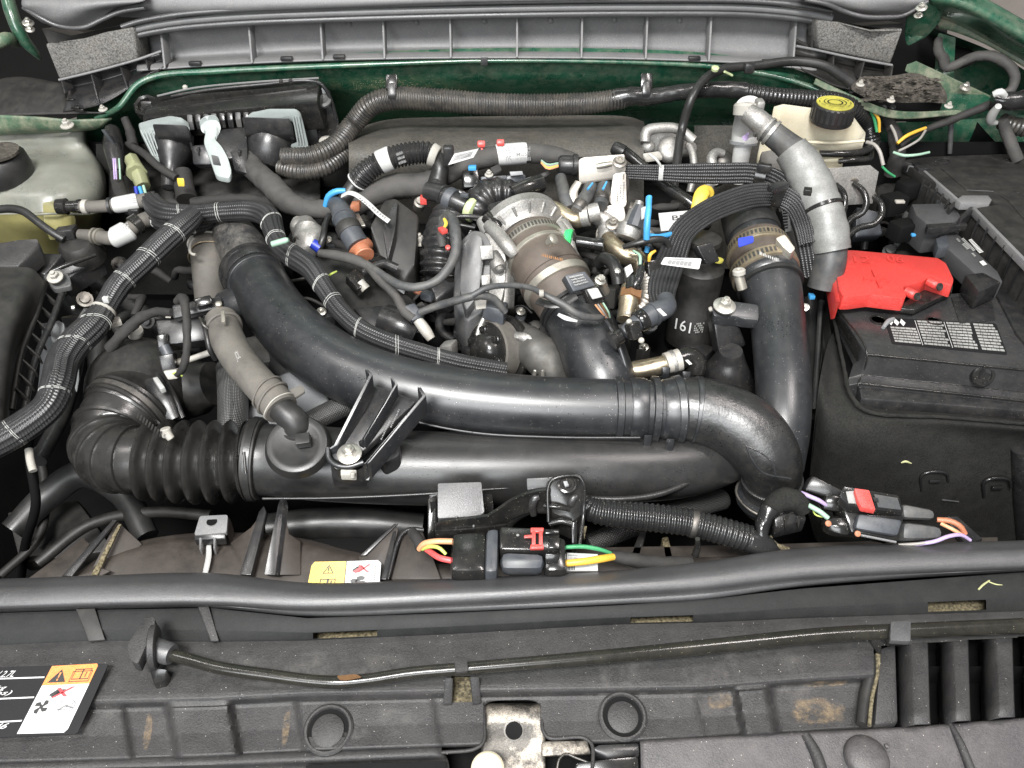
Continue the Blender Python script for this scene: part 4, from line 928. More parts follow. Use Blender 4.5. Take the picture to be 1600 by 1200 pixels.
worm(v1, .165, 0, 2.6, 6, 22, 9, M.dsteel, rp); worm(v1, .255, 0, 2.6, 6, 22, 9, M.dsteel, rp)
worm(v1, .165, -2.6, 0, 6, 22, 9, M.dsteel, rp)
prism("clamp_ear", rpoly([(1212, 372, .062), (1226, 366, .064), (1243, 388, .06), (1236, 396, .058), (1224, 386, .06)], 3), .012, M.clampm, rp, .002)
cyl("clamp_screw", (1160, 452, .052), (1152, 424, .066), 8, 8, M.clampm, rp, 14); lathe("clamp_screw_head", (1155, 428, .066), (-.2, .2, 1), [(0, 10), (6, 10), (8, 8), (8, 4), (5, 3)], M.whited, rp, 16)
prism("blue_mark", rpoly([(1153, 372, .071), (1177, 368, .073), (1178, 378, .072), (1154, 386, .070)], 3), .001, M.bluemark, rp, 0)
tl_ = Quad((1184, 392, .080), (1216, 404, .078), (1216, 412, .076), (1184, 400, .078)); worn_print(tl_, 1, .001, M.inkwd, rp, seed=2)
# bolted bracket on that pipe
br = thing("pipe_bracket", "black moulded bracket with a silver bolt left of the right hand pipe", "bracket", P(1140, 540, -.08))
prism("arm", rpoly([(1112, 482, .036), (1140, 470, .036), (1185, 476, .036), (1186, 500, .030), (1160, 498, .03), (1150, 494, .032), (1116, 494, .034)], 5), .014, M.pipe, br, .002)
block("post", [(1113, 492, .030), (1150, 494, .030), (1167, 540, -.01), (1124, 560, -.01)], .05, M.blk, br, .004)
tube("foot", [(1142, 548, -.0, 18), (1140, 560, -.012, 24), (1136, 580, -.03, 36), (1130, 610, -.06, 52)], M.blk, br, 30)
bolt((1132, 478, .040), 9.5, M.zinc, br, (.02, -.25, 1), flange=1.85)
cyl("clip_pin", (1113, 482, .036), (1108, 484, .034), 4, 4, M.whited, br, 10)

# centre bracket with the silver bolt holding the charge pipe to the duct
cb = thing("pipe_stay", "black ribbed stay with a silver bolt between the charge pipe and the duct", "bracket", P(560, 690, .0))
prism("web", rpoly([(570, 600, .052), (600, 606, .052), (652, 626, .050), (560, 712, .045), (545, 722, .044), (524, 720, .044), (514, 708, .045)], 10), .008, M.blk, cb, .0015)
def fin(pts, hgt, w=4):
    vs = []
    top_ = [P(x, y, d) for x, y, d in pts]; wv = Vector((pxm(top_[0], w), 0, 0))
    prism("fin", top_ + [p+wv for p in reversed(top_)], hgt, M.pipe, cb, .0004)
fin([(570, 577, .075), (577, 585, .075), (522, 695, .054), (512, 702, .05)], .025, 5)
fin([(610, 590, .073), (617, 600, .073), (566, 685, .056), (560, 690, .05)], .018, 4)
fin([(652, 605, .070), (660, 618, .070), (572, 722, .052), (566, 726, .048)], .025, 6)
tube("rim", [(512, 700, .05, 4.5), (514, 716, .049, 4.5), (524, 726, .049, 4.5), (545, 729, .049, 4.5), (568, 722, .05, 4.5)], M.pipe, cb, 10)
prism("side_plate", [(572, 722, .050), (660, 624, .066), (664, 640, .05), (622, 690, .03), (575, 712, .03)], .004, M.blk, cb, .001)
prism("foot", [(516, 724, .046), (526, 732, .044), (556, 735, .042), (574, 726, .044), (570, 742, .03), (518, 742, .03)], .02, M.blk, cb, .001)
prism("pipe_seat", rpoly([(590, 712, .034), (626, 690, .034), (624, 712, .03), (600, 724, .03)], 6), .02, M.blk, cb, .003)
bolt((546, 709, .052), 10.5, M.zinc, cb, (0, -.25, 1), flange=1.85)
prism("clip", [(532, 733, .047), (557, 734, .047), (556, 743, .044), (532, 742, .044)], .008, M.whited, cb, .0008); cyl("clip", (551, 738, .05), (551, 746, .046), 4, 4, M.whited, cb, 10)
qt = Quad((566, 640, .0535), (586, 612, .0535), (572, 700, .0505), (552, 708, .0505))
for k, (x, y) in enumerate(((575, 668), (598, 672), (612, 655))):
    worn_print(Quad((x-6, y+14, .0535), (x+12, y-24, .0535), (x+20, y-20, .0535), (x+2, y+18, .0535)), 1, .001, M.inkg, cb, 0, .3, .8, .7, seed=k)

# breather hose, grey-brown, from the centre left to the duct grommet
bh = thing("breather_hose", "dusty grey brown rubber hose with spring clamps plugged into the intake duct", "hose", P(400, 600, .0))
h1 = tube("hose", [(346, 500, .050, 25), (352, 522, .052, 26), (372, 560, .054, 26), (398, 592, .056, 26), (424, 620, .058, 27), (440, 640, .058, 27)], M.hosebr, bh, 32)
el = tube("elbow", [(428, 628, .058, 20), (446, 645, .058, 21), (462, 660, .054, 21), (465, 676, .045, 21), (464, 696, .030, 21)], M.hose, bh, 28)
band(el, .78, 20, 3, M.hose, bh, "collar", 32); band(el, .66, 4, 4, M.hose, bh, "collar", 32)
box("lug", (474, 688, .058), (1, .2, 0), (-.2, 1, .3), (0, -.4, 1), .016, .014, .012, M.hose, bh, .001)
ringwire(h1, .10, 1.5, 6, M.hosebr, bh, "spring_clamp", .25); ringwire(h1, .90, 1.5, 5, M.hosebr, bh, "spring_clamp", .2); ringwire(h1, .84, 1.5, 4, M.hosebr, bh, "spring_clamp", .2)
ringwire(h1, .975, .3, 2.5, M.whited, bh, "white_thread_mark", .1)
prism("clamp_tab", rpoly([(452, 608, .060), (472, 601, .058), (477, 611, .056), (460, 622, .058)], 3), .003, M.hosebr, bh, .0005)
prism("clamp_tab", rpoly([(345, 486, .078), (350, 485, .078), (352, 502, .078), (346, 503, .078)], 1), .004, M.clampm, bh, .0005)
Quad((366, 552, .0855), (372, 548, .0855), (392, 600, .0868), (386, 604, .0868)).text("lettering", "JOL", 0, .0, 1, .3, .001, M.inkwd, bh)

# turbo/throttle: brown ribbed coupler with clamps, black elbow to the charge pipe
tc = thing("throttle_hose", "brown rubber throttle hose with steel clamps running into a black elbow", "air hose", P(870, 450, -.02))
t1 = tube("hose", [(826, 372, .035, 46), (838, 395, .034, 48), (854, 420, .033, 53), (868, 442, .030, 52), (882, 466, .026, 50), (890, 480, .024, 48)], M.brown, tc, 44, res=60)
t2 = tube("elbow", [(884, 468, .026, 47), (900, 494, .022, 50), (918, 528, .014, 51), (932, 566, .006, 51), (944, 600, -.004, 50), (950, 630, -.02, 48)], M.pipe, tc, 48, res=70)
band(t1, .10, 15, 4, M.clampm, tc, "hose_clamp", 44); worm(t1, .10, -1.4, 1.4, 4, 26, 9, M.dsteel, tc)
band(t1, .30, 10, 3, M.clampm, tc, "clamp_strap", 44); band(t1, .72, 13, 4, M.clampm, tc, "hose_clamp", 44); band(t1, .60, 5, 2, M.brown, tc, "rib", 44)
band(t2, .08, 7, 4, M.hose, tc, "lip", 44); band(t2, .14, 4, 3, M.hose, tc, "lip", 44)
lathe("clamp_screw_head", (862, 376, .094), (.5, -.3, .6), [(-8, 6), (0, 6), (0, 9), (6, 9), (8, 6), (8, 2)], M.clampm, tc, 16)
tube("white_wear", [(872, 491, .067, 3), (884, 497, .067, 4.5), (902, 502, .066, 2)], M.paper, tc, 6, flat=(.2, 1), ref=(0, -.5, 1))
worn_print(Quad((846, 396, .083), (880, 404, .083), (880, 412, .082), (846, 404, .082)), 1, .001, M.copper, tc, seed=4)
tube("edge_bead", [(946, 500, .05, 4), (962, 528, .044, 4), (974, 560, .03, 4), (984, 600, .01, 4)], M.pipe, tc, 8)
# casting beside the elbow, pulley
dc = thing("bypass_casting", "rough grey aluminium casting beside the black throttle elbow", "casting", P(840, 550, -.06))
tube("casting", [(800, 520, -.03, 22), (822, 536, -.012, 28), (846, 556, -.012, 32), (862, 580, -.02, 28), (876, 606, -.04, 24)], M.block, dc, 24, bumpy=.06)
tube("web", [(790, 524, -.0, 6), (820, 528, .006, 8), (850, 540, .004, 6)], M.alu, dc, 10, bumpy=.2)
cyl("stud", (836, 578, .0), (834, 592, -.01), 3, 3, M.zinc, dc, 8); cyl("stud", (848, 578, .0), (848, 594, -.01), 3, 3, M.zinc, dc, 8)
pu = thing("drive_pulley", "black pulley with a tan ribbed belt behind the charge pipe", "pulley", P(770, 560, -.06))
ax = Vector((-.75, -.55, .35)); 
c0 = P(772, 548, -.02)
lathe("belt", c0, ax, [(-14, 46), (-13, 49), (13, 49), (14, 46)], M.hosebr, pu, 48)
lathe("rim", c0 - ax.normalized()*pxm(c0, 22), ax, [(-6, 40), (-5, 55), (4, 56), (6, 50)], M.blkg, pu, 48)
lathe("hub", c0, ax, [(0, 46), (17, 45), (18, 30), (28, 26), (34, 18), (34, 2)], M.blkg, pu, 36)
for k in range(6):
    a = k*1.047; n_ = ax.normalized(); s_ = n_.cross(Vector((0, 0, 1))).normalized(); w_ = n_.cross(s_)
    bolt(c0 + n_*pxm(c0, 19) + (s_*math.cos(a)+w_*math.sin(a))*pxm(c0, 34), 5, M.blkg, pu, ax, flange=1.3, stud=0)
# ================================================================ LEFT REAR
pcm = thing("control_module", "black engine control box with three boots and pale grey levers under the left firewall", "control module", P(360, 200, -.05))
block("case", [(232, 150, .0), (300, 136, .004), (500, 124, .004), (512, 166, -.006), (244, 180, -.006)][0:1] + [(500, 124, .004), (512, 168, -.008), (240, 182, -.008)], .06, M.blkg, pcm, .004)
tube("case_rib", [(246, 179, .0, 3), (300, 175, .0, 3), (400, 170, .0, 3), (468, 164, .0, 3)], M.blk, pcm, 8)
tube("case_rib", [(268, 150, .006, 3), (330, 140, .008, 3), (410, 132, .008, 3), (480, 126, .008, 3), (500, 130, .006, 3), (512, 145, .002, 3), (524, 180, -.005, 3), (526, 215, -.02, 3)], M.blk, pcm, 8)
prism("front_face", [(244, 182, -.006), (515, 166, -.006), (524, 222, -.02), (300, 236, -.022), (244, 222, -.02)], .03, M.blk, pcm, .003)
prism("side_ear", rpoly([(484, 134, .004), (514, 138, .0), (530, 190, -.006), (526, 222, -.014), (500, 222, -.014), (490, 180, -.004)], 8), .02, M.blkg, pcm, .002)
lathe("screw", (505, 159, -.0), (0, -.5, .8), [(0, 13), (4, 13), (6, 9), (4, 6), (3, 2)], M.hoseg, pcm, 24)
lathe("screw", (510, 222, -.012), (0, -.4, .9), [(0, 11), (3, 11), (4, 5), (3, 2)], M.whited, pcm, 20)
lathe("socket", (229, 165, .004), (0, -.5, .8), [(-14, 20), (2, 20), (4, 18), (2, 14), (-6, 13), (-6, 2)], M.blkg, pcm, 8)
box("socket_blade", (229, 164, .006), XR, (0, .6, .8), UPA, .018, .004, .01, M.blk, pcm)
for x in (290, 440, 455): lathe("pegs", (x, 139 - (x-290)*.06, .008), UPA, [(0, 4), (4, 4), (6, 2)], M.whited if x == 290 else M.blk, pcm, 10)
prism("lid_plate", [(256, 158, .006), (300, 147, .008), (478, 133, .008), (486, 158, .002), (262, 172, .001)], .008, M.blkg, pcm, .003)
for k in range(14):
    x = 298 + k*12.5; box("header_pin_block", (x, 191 - (x-298)*.05, .016), XR, (0, .5, .8), UPA, .009, .012, .014, M.blk if k % 3 else M.hoseg, pcm, .001)
tube("case_edge", [(242, 181, .008, 2.2), (300, 175, .010, 2.2), (400, 168, .010, 2.2), (470, 161, .009, 2.2)], M.cowl, pcm, 6)  # lighter grey tubes paint the highlight lines along the case edges
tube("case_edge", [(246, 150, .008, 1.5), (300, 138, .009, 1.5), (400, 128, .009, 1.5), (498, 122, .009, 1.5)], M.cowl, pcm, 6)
for x, y in ((300, 226), (312, 240), (376, 244), (386, 222)): box("connector_rib", (x, y, .006), UPA, XR, (0, 1, 0), .02, .004, .008, M.blk, pcm, .0008)
# left boot
lathe("boot", (272, 206, .004), (.02, -.62, -.5), [(0, 29), (12, 30), (30, 29), (44, 25), (56, 17), (72, 14), (96, 12), (100, 3)], M.blk, pcm, 28)
box("boot_header", (270, 208, .020), (1, -.08, 0), (0, -.6, .8), UPA, .060, .016, .022, M.blk, pcm, .003)
prism("lever", rpoly([(216, 193, .020), (236, 187, .020), (266, 181, .022), (284, 184, .022), (296, 193, .018), (293, 201, .016), (282, 194, .018), (262, 192, .02), (240, 198, .018), (252, 246, .0), (240, 247, .0), (218, 203, .016)], 4), .008, M.lever, pcm, .0015)
for k in range(4):
    a, b_ = (220+k*5.5, 203, .0208), (240+k*3.4, 244, .0012); tube("lever_ridge", [(*a, 1.1), (*b_, 1.1)], M.lever, pcm, 6)
# middle connector and S lever
block("middle_connector", [(330, 202, .014), (383, 197, .014), (388, 244, .004), (334, 250, .004)], .03, M.blk, pcm, .004)
block("middle_connector", [(298, 226, .012), (330, 224, .012), (332, 258, .0), (300, 258, .0)], .03, M.blk, pcm, .006)
prism("lever", rpoly([(311, 188, .022), (322, 180, .022), (338, 180, .022), (344, 190, .020), (341, 204, .016), (334, 216, .014), (346, 228, .012), (356, 246, .006), (362, 268, .0), (358, 279, -.002), (337, 275, -.002), (330, 254, .004), (318, 222, .014), (322, 204, .018), (312, 198, .02)], 7), .008, M.lever, pcm, .0018)
prism("lever_window", [(330, 242, .0095), (340, 244, .0085), (345, 258, .0035), (333, 256, .0045)], .001, M.ink, pcm, 0)
# right boot
lathe("boot", (428, 204, .002), (-.12, -.55, -.55), [(-10, 36), (4, 38), (24, 38), (44, 34), (56, 26), (62, 20), (64, 2)], M.blk, pcm, 32)
box("boot_header", (420, 202, .018), (1, -.06, 0), (0, -.6, .8), UPA, .082, .02, .03, M.blk, pcm, .003)
prism("lever", rpoly([(384, 184, .020), (392, 176, .022), (420, 170, .024), (462, 170, .024), (470, 176, .022), (482, 228, .002), (456, 232, .002), (454, 226, .004), (468, 220, .006), (456, 182, .02), (424, 180, .022), (398, 188, .018), (388, 192, .018)], 4), .008, M.lever, pcm, .0015)
for k in range(3): tube("lever_ridge", [(458+k*4.4, 182, .0235, 1.1), (466+k*4.6, 226, .0045, 1.1)], M.lever, pcm, 6)
block("side_lug", [(360, 236, .010), (386, 232, .010), (388, 272, .0), (366, 266, .0)], .02, M.blk, pcm, .002)

# taped branches from the boots
tb = thing("taped_branch", "thick black cloth taped cable branch dropping from the left boots of the control box", "wiring", P(430, 290, -.04))
tube("branch", [(385, 250, -.008, 18), (400, 268, -.004, 17), (425, 290, -.002, 18), (448, 314, -.002, 18), (478, 326, .0, 15), (520, 326, .004, 14), (548, 322, .004, 11)], M.tape, tb, 18, bumpy=.05)
tube("branch", [(286, 268, -.01, 13), (288, 290, -.015, 15), (292, 312, -.02, 16)], M.taped, tb, 16, bumpy=.04)
prism("yellow_tag", [(276, 278, .012), (287, 278, .012), (287, 286, .008), (277, 286, .008)], .006, M.yellow, tb, .0008)
tube("branch", [(200, 225, -.004, 5), (225, 240, .0, 6), (250, 262, .0, 6), (276, 278, -.004, 6)], M.taped, tb, 10, bumpy=.08)
tube("branch", [(300, 318, -.02, 9), (350, 312, -.018, 9), (400, 312, -.018, 8), (440, 322, -.016, 8)], M.taped, tb, 12, bumpy=.08)
tube("branch", [(195, 185, .0, 6), (203, 205, .0, 7), (208, 228, -.005, 8)], M.taped, tb, 10, bumpy=.1)

# dark panels filling the space behind
fl_ = thing("heat_shield", "dark felt covered shield panel under the control box", "shield", P(340, 300, -.05))
loft("shield", [[P(x, 262, -.045) for x in (170, 300, 400, 500)], [P(x, 300, -.04) for x in (170, 300, 400, 500)], [P(x, 325, -.05) for x in (170, 300, 400, 500)]], M.blkd, fl_, 20, 12, .003)

# coolant tank
ct = thing("coolant_tank", "cloudy white coolant tank with a black cap and yellow coolant at the left edge", "coolant tank", P(70, 330, -.08))
loft("tank", [[P(-80, 196, -.002), P(10, 196, -.002), P(70, 198, -.002), P(128, 203, -.006), P(136, 208, -.03)],
              [P(-80, 218, -.010), P(10, 218, -.010), P(72, 218, -.010), P(128, 222, -.012), P(138, 226, -.045)],
              [P(-80, 240, -.016), P(10, 240, -.016), P(70, 240, -.016), P(134, 236, -.018), P(148, 244, -.06)],
              [P(-80, 262, .0), P(20, 262, .0), P(90, 258, -.002), P(148, 262, -.016), P(160, 272, -.08)],
              [P(-80, 300, .004), P(20, 300, .006), P(90, 298, .002), P(152, 300, -.02), P(166, 306, -.09)],
              [P(-80, 336, -.014), P(20, 336, -.010), P(80, 332, -.010), P(142, 332, -.034), P(160, 340, -.11)]], M.tank, ct, 40, 50)
loft("coolant_level", [[P(-80, 335, -.012), P(20, 335, -.008), P(80, 331, -.008), P(142, 331, -.032), P(162, 338, -.11)],
              [P(-80, 350, -.028), P(20, 352, -.024), P(74, 352, -.026), P(134, 348, -.048), P(160, 350, -.12)],
              [P(-80, 400, -.10), P(20, 400, -.09), P(66, 404, -.09), P(130, 390, -.1), P(158, 380, -.15)]], M.coolant, ct, 40, 30)
block("rear_wall", [(28, 195, .004), (66, 193, .004), (70, 204, .0), (24, 206, .0)], .03, M.tank, ct, .003)
tube("seam", [(40, 336, .002, 2), (80, 334, .0, 2), (140, 334, -.026, 2), (166, 322, -.06, 2)], M.tank, ct, 8)
prism("sight_block", rpoly([(66, 316, .006), (88, 314, .006), (112, 322, -.004), (110, 352, -.02), (70, 358, -.016)], 5), .02, M.coolant, ct, .003)
lathe("cap", (-2, 262, .012), (0, -.12, 1), [(-16, 46), (0, 47), (16, 45), (22, 40), (24, 3)], M.hose, ct, 24)
lathe("cap_top", (-2, 238, .030), (0, -.12, 1), [(-2, 30), (2, 30), (3, 28), (3, 3)], M.grime, ct, 24)

# hose quick connectors
q1 = thing("coolant_hose", "tan hose with black quick connector and white sleeve in front of the coolant tank", "hose", P(160, 322))
lathe("connector", (90, 323, .012), (1, .05, .0), [(0, 8), (0, 12), (14, 13), (16, 9), (30, 9), (32, 11), (36, 11), (36, 4)], M.blkg, q1, 12)
hh = tube("hose", [(122, 323, .012, 9), (150, 323, .012, 9.5), (185, 320, .012, 10), (215, 315, .012, 11), (244, 310, .010, 11)], M.hosebr, q1, 18)
band(hh, .62, 36, 2.5, M.white, q1, "sleeve", 20); band(hh, .10, 8, 2, M.whited, q1, "clip", 18); band(hh, .42, 5, 3, M.blk, q1, "zip_tie", 18)
Quad((202, 310, .037), (214, 308, .037), (216, 318, .034), (204, 320, .034)).sheet("fine_print", [rect(.1, .1+.3*k, .9, .25+.3*k) for k in range(3)], .0005, M.inkg, q1)
q2 = thing("coolant_hose", "tan hose with a copper clip and square white label below the other connector hose", "hose", P(180, 370))
hh = tube("hose", [(124, 366, .004, 8), (150, 369, .004, 10), (176, 372, .006, 11), (196, 364, .008, 12), (214, 350, .010, 12), (236, 340, .008, 12)], M.hosebr, q2, 18)
band(hh, .58, 28, 5, M.white, q2, "sleeve", 20); band(hh, .80, 12, 4, M.blkg, q2, "zip_tie", 18); band(hh, .2, 5, 3, M.clampm, q2, "clip", 18); band(hh, .27, 4, 3, M.clampm, q2, "clip", 18)
Quad((190, 350, .041), (200, 346, .041), (204, 358, .037), (192, 362, .037)).sheet("fine_print", [rect(.1+.3*j, .1+.3*k, .3+.3*j, .3+.3*k) for k in range(3) for j in range(3)], .0008, M.inkg, q2)
box("junction", (212, 334, .004), (1, .1, 0), (0, 1, 0), UPA, .018, .014, .02, M.blkg, q2, .003)
vl = thing("tank_valve", "dusty grey valve with a thin black pipe at the foot of the coolant tank", "valve", P(125, 385, -.05))
lathe("body", (122, 382, -.004), (0, -.3, 1), [(-30, 32), (0, 30), (8, 24), (10, 2)], M.blkd, vl, 20)
box("port", (104, 364, .006), (1, .1, .1), (0, 1, 0), UPA, .03, .02, .018, M.blk, vl, .003)
tube("pipe", [(-20, 330, .02, 6), (14, 326, .022, 6.5), (36, 330, .022, 6.5), (58, 346, .018, 6), (80, 362, .012, 6), (100, 374, .006, 6)], M.hose, vl, 12)
prism("tray", [(80, 410, -.01), (140, 398, -.012), (160, 402, -.02), (100, 440, -.02)], .03, M.blk, vl, .002)
tube("strip", [(80, 424, .0, 3), (110, 412, .0, 4), (150, 398, -.002, 3)], M.blkg, vl, 8)

# connectors between tank and control box
k1 = thing("grey_connector", "dark connector with lilac and green wires between the coolant tank and control box", "connector", P(182, 240, -.05))
tube("shell", [(176, 206, .002, 15), (178, 230, .0, 19), (182, 252, -.004, 17), (184, 270, -.008, 13)], M.blk, k1, 10, flat=(1, .8))
band_ = box("latch", (170, 214, .016), (.2, .3, -1), (1, 0, 0), (0, -1, .2), .03, .006, .006, M.slate, k1, .001)
for x, m_ in ((177, M.w_purple), (180, M.w_purple), (186, M.w_grey)): tube("wire", [(x, 248, .016, 1.4), (x+1, 262, .014, 1.4), (x+2, 280, .006, 1.4)], m_, k1, 8)
tube("cable", [(182, 272, -.008, 9), (186, 292, -.006, 10), (194, 312, -.004, 10), (202, 328, -.004, 9)], M.taped, k1, 14, bumpy=.05)
k2 = thing("olive_connector", "olive green translucent connector with blue and green wires above the white hose sleeve", "connector", P(215, 270, -.05))
tube("shell", [(206, 250, -.002, 13), (212, 262, -.002, 13.5), (218, 276, -.004, 14.5), (224, 292, -.008, 13)], M.olive, k2, 8, flat=(1, .85))
tube("collar", [(212, 266, .0, 15), (214, 271, .0, 15.5)], M.olive, k2, 8)
tube("wire", [(218, 292, .0, 3), (222, 305, -.004, 3)], M.blue, k2, 8); tube("wire", [(212, 292, .0, 3), (214, 305, -.004, 3)], M.bluemark, k2, 8); tube("wire", [(224, 290, .0, 2.4), (228, 304, -.004, 2.4)], M.w_grey, k2, 8)

# ribbed looms with white threads
def loom(name, label, pts, ths, seg=44, lob=(14, .20), r2=None, flat=None, grp="ribbed looms tied with white thread"):
    t = thing(name, label, "wiring loom", pts[len(pts)//2][:3], grp)
    pa = tube("loom", pts, M.ribbed, t, seg, lobes=lob, smooth=80, flat=flat)
    for f in ths: ringwire(pa, f + .008*math.sin(f*91), 1.0, 1.1, M.thread, t, "thread", .3 + .25*math.sin(f*57), 3.2 + 1.2*math.sin(f*33))
    return t, pa
lc, pC = loom("ribbed_loom", "wide ribbed black loom tied with white thread running down the left side", [(306, 334, .040, 13), (290, 348, .042, 16), (256, 378, .042, 17.5), (220, 413, .040, 17), (186, 446, .036, 17), (166, 478, .032, 16), (146, 508, .030, 21), (116, 538, .028, 22), (98, 566, .026, 22), (90, 600, .024, 22), (76, 634, .022, 21), (40, 664, .020, 22), (-10, 692, .018, 23), (-60, 710, .016, 24)], (.10, .21, .31, .48, .56, .73, .87))
band(pC, .425, 5, 2.5, M.whited, lc, "zip_tie", 30); box("zip_head", (166, 468, .064), (1, -.1, 0), (0, 1, 0), UPA, .008, .006, .008, M.white, lc, .001)
cyl("clip_post", (136, 484, .02), (118, 512, .0), 5, 5, M.hoseg, lc, 12); lathe("clip_bead", (117, 481, .01), (-1, -.2, .2), [(0, 4), (4, 4), (5, 1)], M.zinc, lc, 10)
la_, pA = loom("ribbed_loom", "ribbed loom with white thread curving behind and along the long charge pipe", [(236, 312, .018, 13), (244, 324, .020, 16), (262, 334, .022, 17), (300, 336, .024, 15), (350, 331, .026, 14), (396, 330, .028, 15), (420, 340, .030, 16), (427, 360, .032, 15), (436, 382, .034, 14), (460, 402, .036, 17), (486, 420, .036, 16), (508, 452, .034, 14), (534, 488, .032, 14), (566, 516, .030, 14), (610, 536, .028, 14), (660, 552, .024, 14), (720, 568, .016, 14), (790, 580, .004, 13)], (.12, .20, .34, .40, .47, .56, .62, .70, .79, .88), lob=(13, .2))
lathe("tie_head", (438, 378, .064), (1, 0, .3), [(-14, 5), (10, 5), (14, 3)], M.w_grey, la_, 10)
lb_, pB = loom("ribbed_loom", "short ribbed loom stub just below the behind-pipe loom near the white hose sleeve", [(238, 338, .006, 10), (252, 346, .010, 14), (275, 352, .012, 15), (310, 350, .012, 14), (330, 344, .01, 12)], (.15,), lob=(12, .2))
l4 = thing("braided_hose", "upright braided black hose behind the tan breather hose", "hose", P(360, 630, -.06))
tube("hose", [(356, 574, -.03, 18), (362, 600, -.026, 22), (364, 640, -.026, 23), (360, 690, -.034, 22), (350, 740, -.06, 20)], M.braid, l4, 28)
l5 = thing("braided_hose", "slanting braided hose tucked under the long charge pipe left of the ribbed stay", "hose", P(510, 645, -.04))
tube("hose", [(470, 668, -.01, 17), (505, 650, -.012, 18), (545, 632, -.016, 18), (600, 610, -.03, 18)], M.braid, l5, 28)
l6 = thing("grey_duct_plate", "pale grey curved plate seen behind the tan breather hose", "plate", P(450, 620, -.08))
loft("plate", [[P(x, y, d) for x, y, d in ((430, 590, -.05), (460, 578, -.03), (490, 582, -.03), (520, 640, -.05))], [P(x, y, d) for x, y, d in ((400, 620, -.05), (440, 610, -.03), (470, 615, -.03), (510, 660, -.06))], [P(x, y, d) for x, y, d in ((385, 650, -.05), (420, 645, -.035), (445, 650, -.035), (490, 690, -.07))], [P(x, y, d) for x, y, d in ((384, 672, -.06), (400, 668, -.05), (430, 680, -.05), (470, 700, -.08))]], M.shield, l6, 20, 20, .003)
l7 = thing("rear_hose", "brown grey hose with a pale wire clip beneath the rear end of the charge pipe", "hose", P(325, 430, -.08))
h7 = tube("hose", [(330, 368, -.014, 27), (327, 392, -.016, 28), (327, 420, -.02, 26), (330, 470, -.05, 24)], M.hosebr, l7, 30)
band(h7, .02, 26, 3, M.blkg, l7, "collar", 32)
ringwire(h7, .17, 3.5, 4, M.whited, l7, "wire_clip", .05); ringwire(h7, .36, 2, 3, M.clampbr, l7, "wire_clip", .1)
tube("wire_loop", [(302, 372, .02, 2.5), (297, 380, .02, 2.5), (298, 396, .016, 2.5), (306, 398, .016, 2.5)], M.whited, l7, 8)
box("tag", (300, 362, .028), (1, -.2, 0), (0, 1, 0), UPA, .012, .004, .004, M.white, l7, .0005)

# purge solenoid on the pipe's neck
ps = thing("sensor_block", "dusty black pressure sensor block with plugs at the left end of the charge pipe", "sensor", P(290, 510, -.03))
block("body", [(242, 500, .046), (330, 492, .044), (334, 530, .03), (250, 540, .032)], .03, M.blk, ps, .003)
block("body", [(268, 476, .062), (346, 462, .06), (348, 480, .056), (270, 498, .056)], .02, M.blk, ps, .003)
block("lid", [(302, 466, .070), (328, 460, .070), (332, 474, .066), (306, 480, .066)], .01, M.blkg, ps, .002)
box("tag", (264, 494, .05), (1, -.1, 0), (0, 1, 0), UPA, .007, .007, .001, M.whited, ps, 0)
lathe("valve_pin", (342, 478, .064), (.2, -.3, 1), [(0, 5), (6, 5), (8, 2)], M.clampm, ps, 12)
block("plug", [(244, 524, .044), (260, 520, .044), (264, 548, .030), (248, 552, .030)], .02, M.blkg, ps, .002)
tube("plug_neck", [(256, 540, .036, 8), (264, 556, .028, 9)], M.slate, ps, 14)
block("plug", [(247, 556, .036), (270, 552, .036), (276, 578, .022), (254, 584, .022)], .02, M.blk, ps, .002)
block("plug_end", [(254, 580, .026), (276, 577, .026), (278, 592, .018), (262, 594, .018)], .012, M.whited, ps, .002)
tube("wire", [(270, 584, .024, 1.5), (278, 582, .026, 1.5), (285, 588, .022, 1.5)], M.w_lime, ps, 6)
tube("cable", [(278, 470, .072, 7), (286, 466, .08, 7.5), (290, 482, .08, 6.5), (292, 510, .074, 6.5), (292, 545, .062, 6), (286, 575, .045, 6), (276, 586, .032, 4)], M.taped, ps, 12, bumpy=.12)
tube("cable", [(270, 488, .056, 6), (240, 488, .046, 7), (215, 500, .036, 9), (195, 518, .026, 9), (170, 545, .008, 8)], M.taped, ps, 12, bumpy=.12)
cyl("rod", (284, 566, .02), (330, 550, .026), 4.5, 5, M.whited, ps, 12); cyl("rod", (278, 566, .02), (290, 564, .022), 6, 6, M.clampm, ps, 10)
tube("bracket_arm", [(316, 500, .062, 4), (322, 520, .06, 6), (328, 545, .05, 7), (336, 560, .036, 6)], M.hose, ps, 12, flat=(1, .7))
tube("bracket_arm", [(312, 496, .066, 2), (318, 508, .066, 2.5), (326, 514, .062, 2.5)], M.dsteel, ps, 8)
lathe("pipe_plug", (212, 520, .006), (.4, -.3, .6), [(-10, 10), (6, 11), (12, 9), (12, 3)], M.whited, ps, 16)
prism("clamp_tab", rpoly([(168, 496, .020), (186, 494, .020), (190, 502, .016), (172, 508, .016)], 2), .006, M.whited, ps, .001)
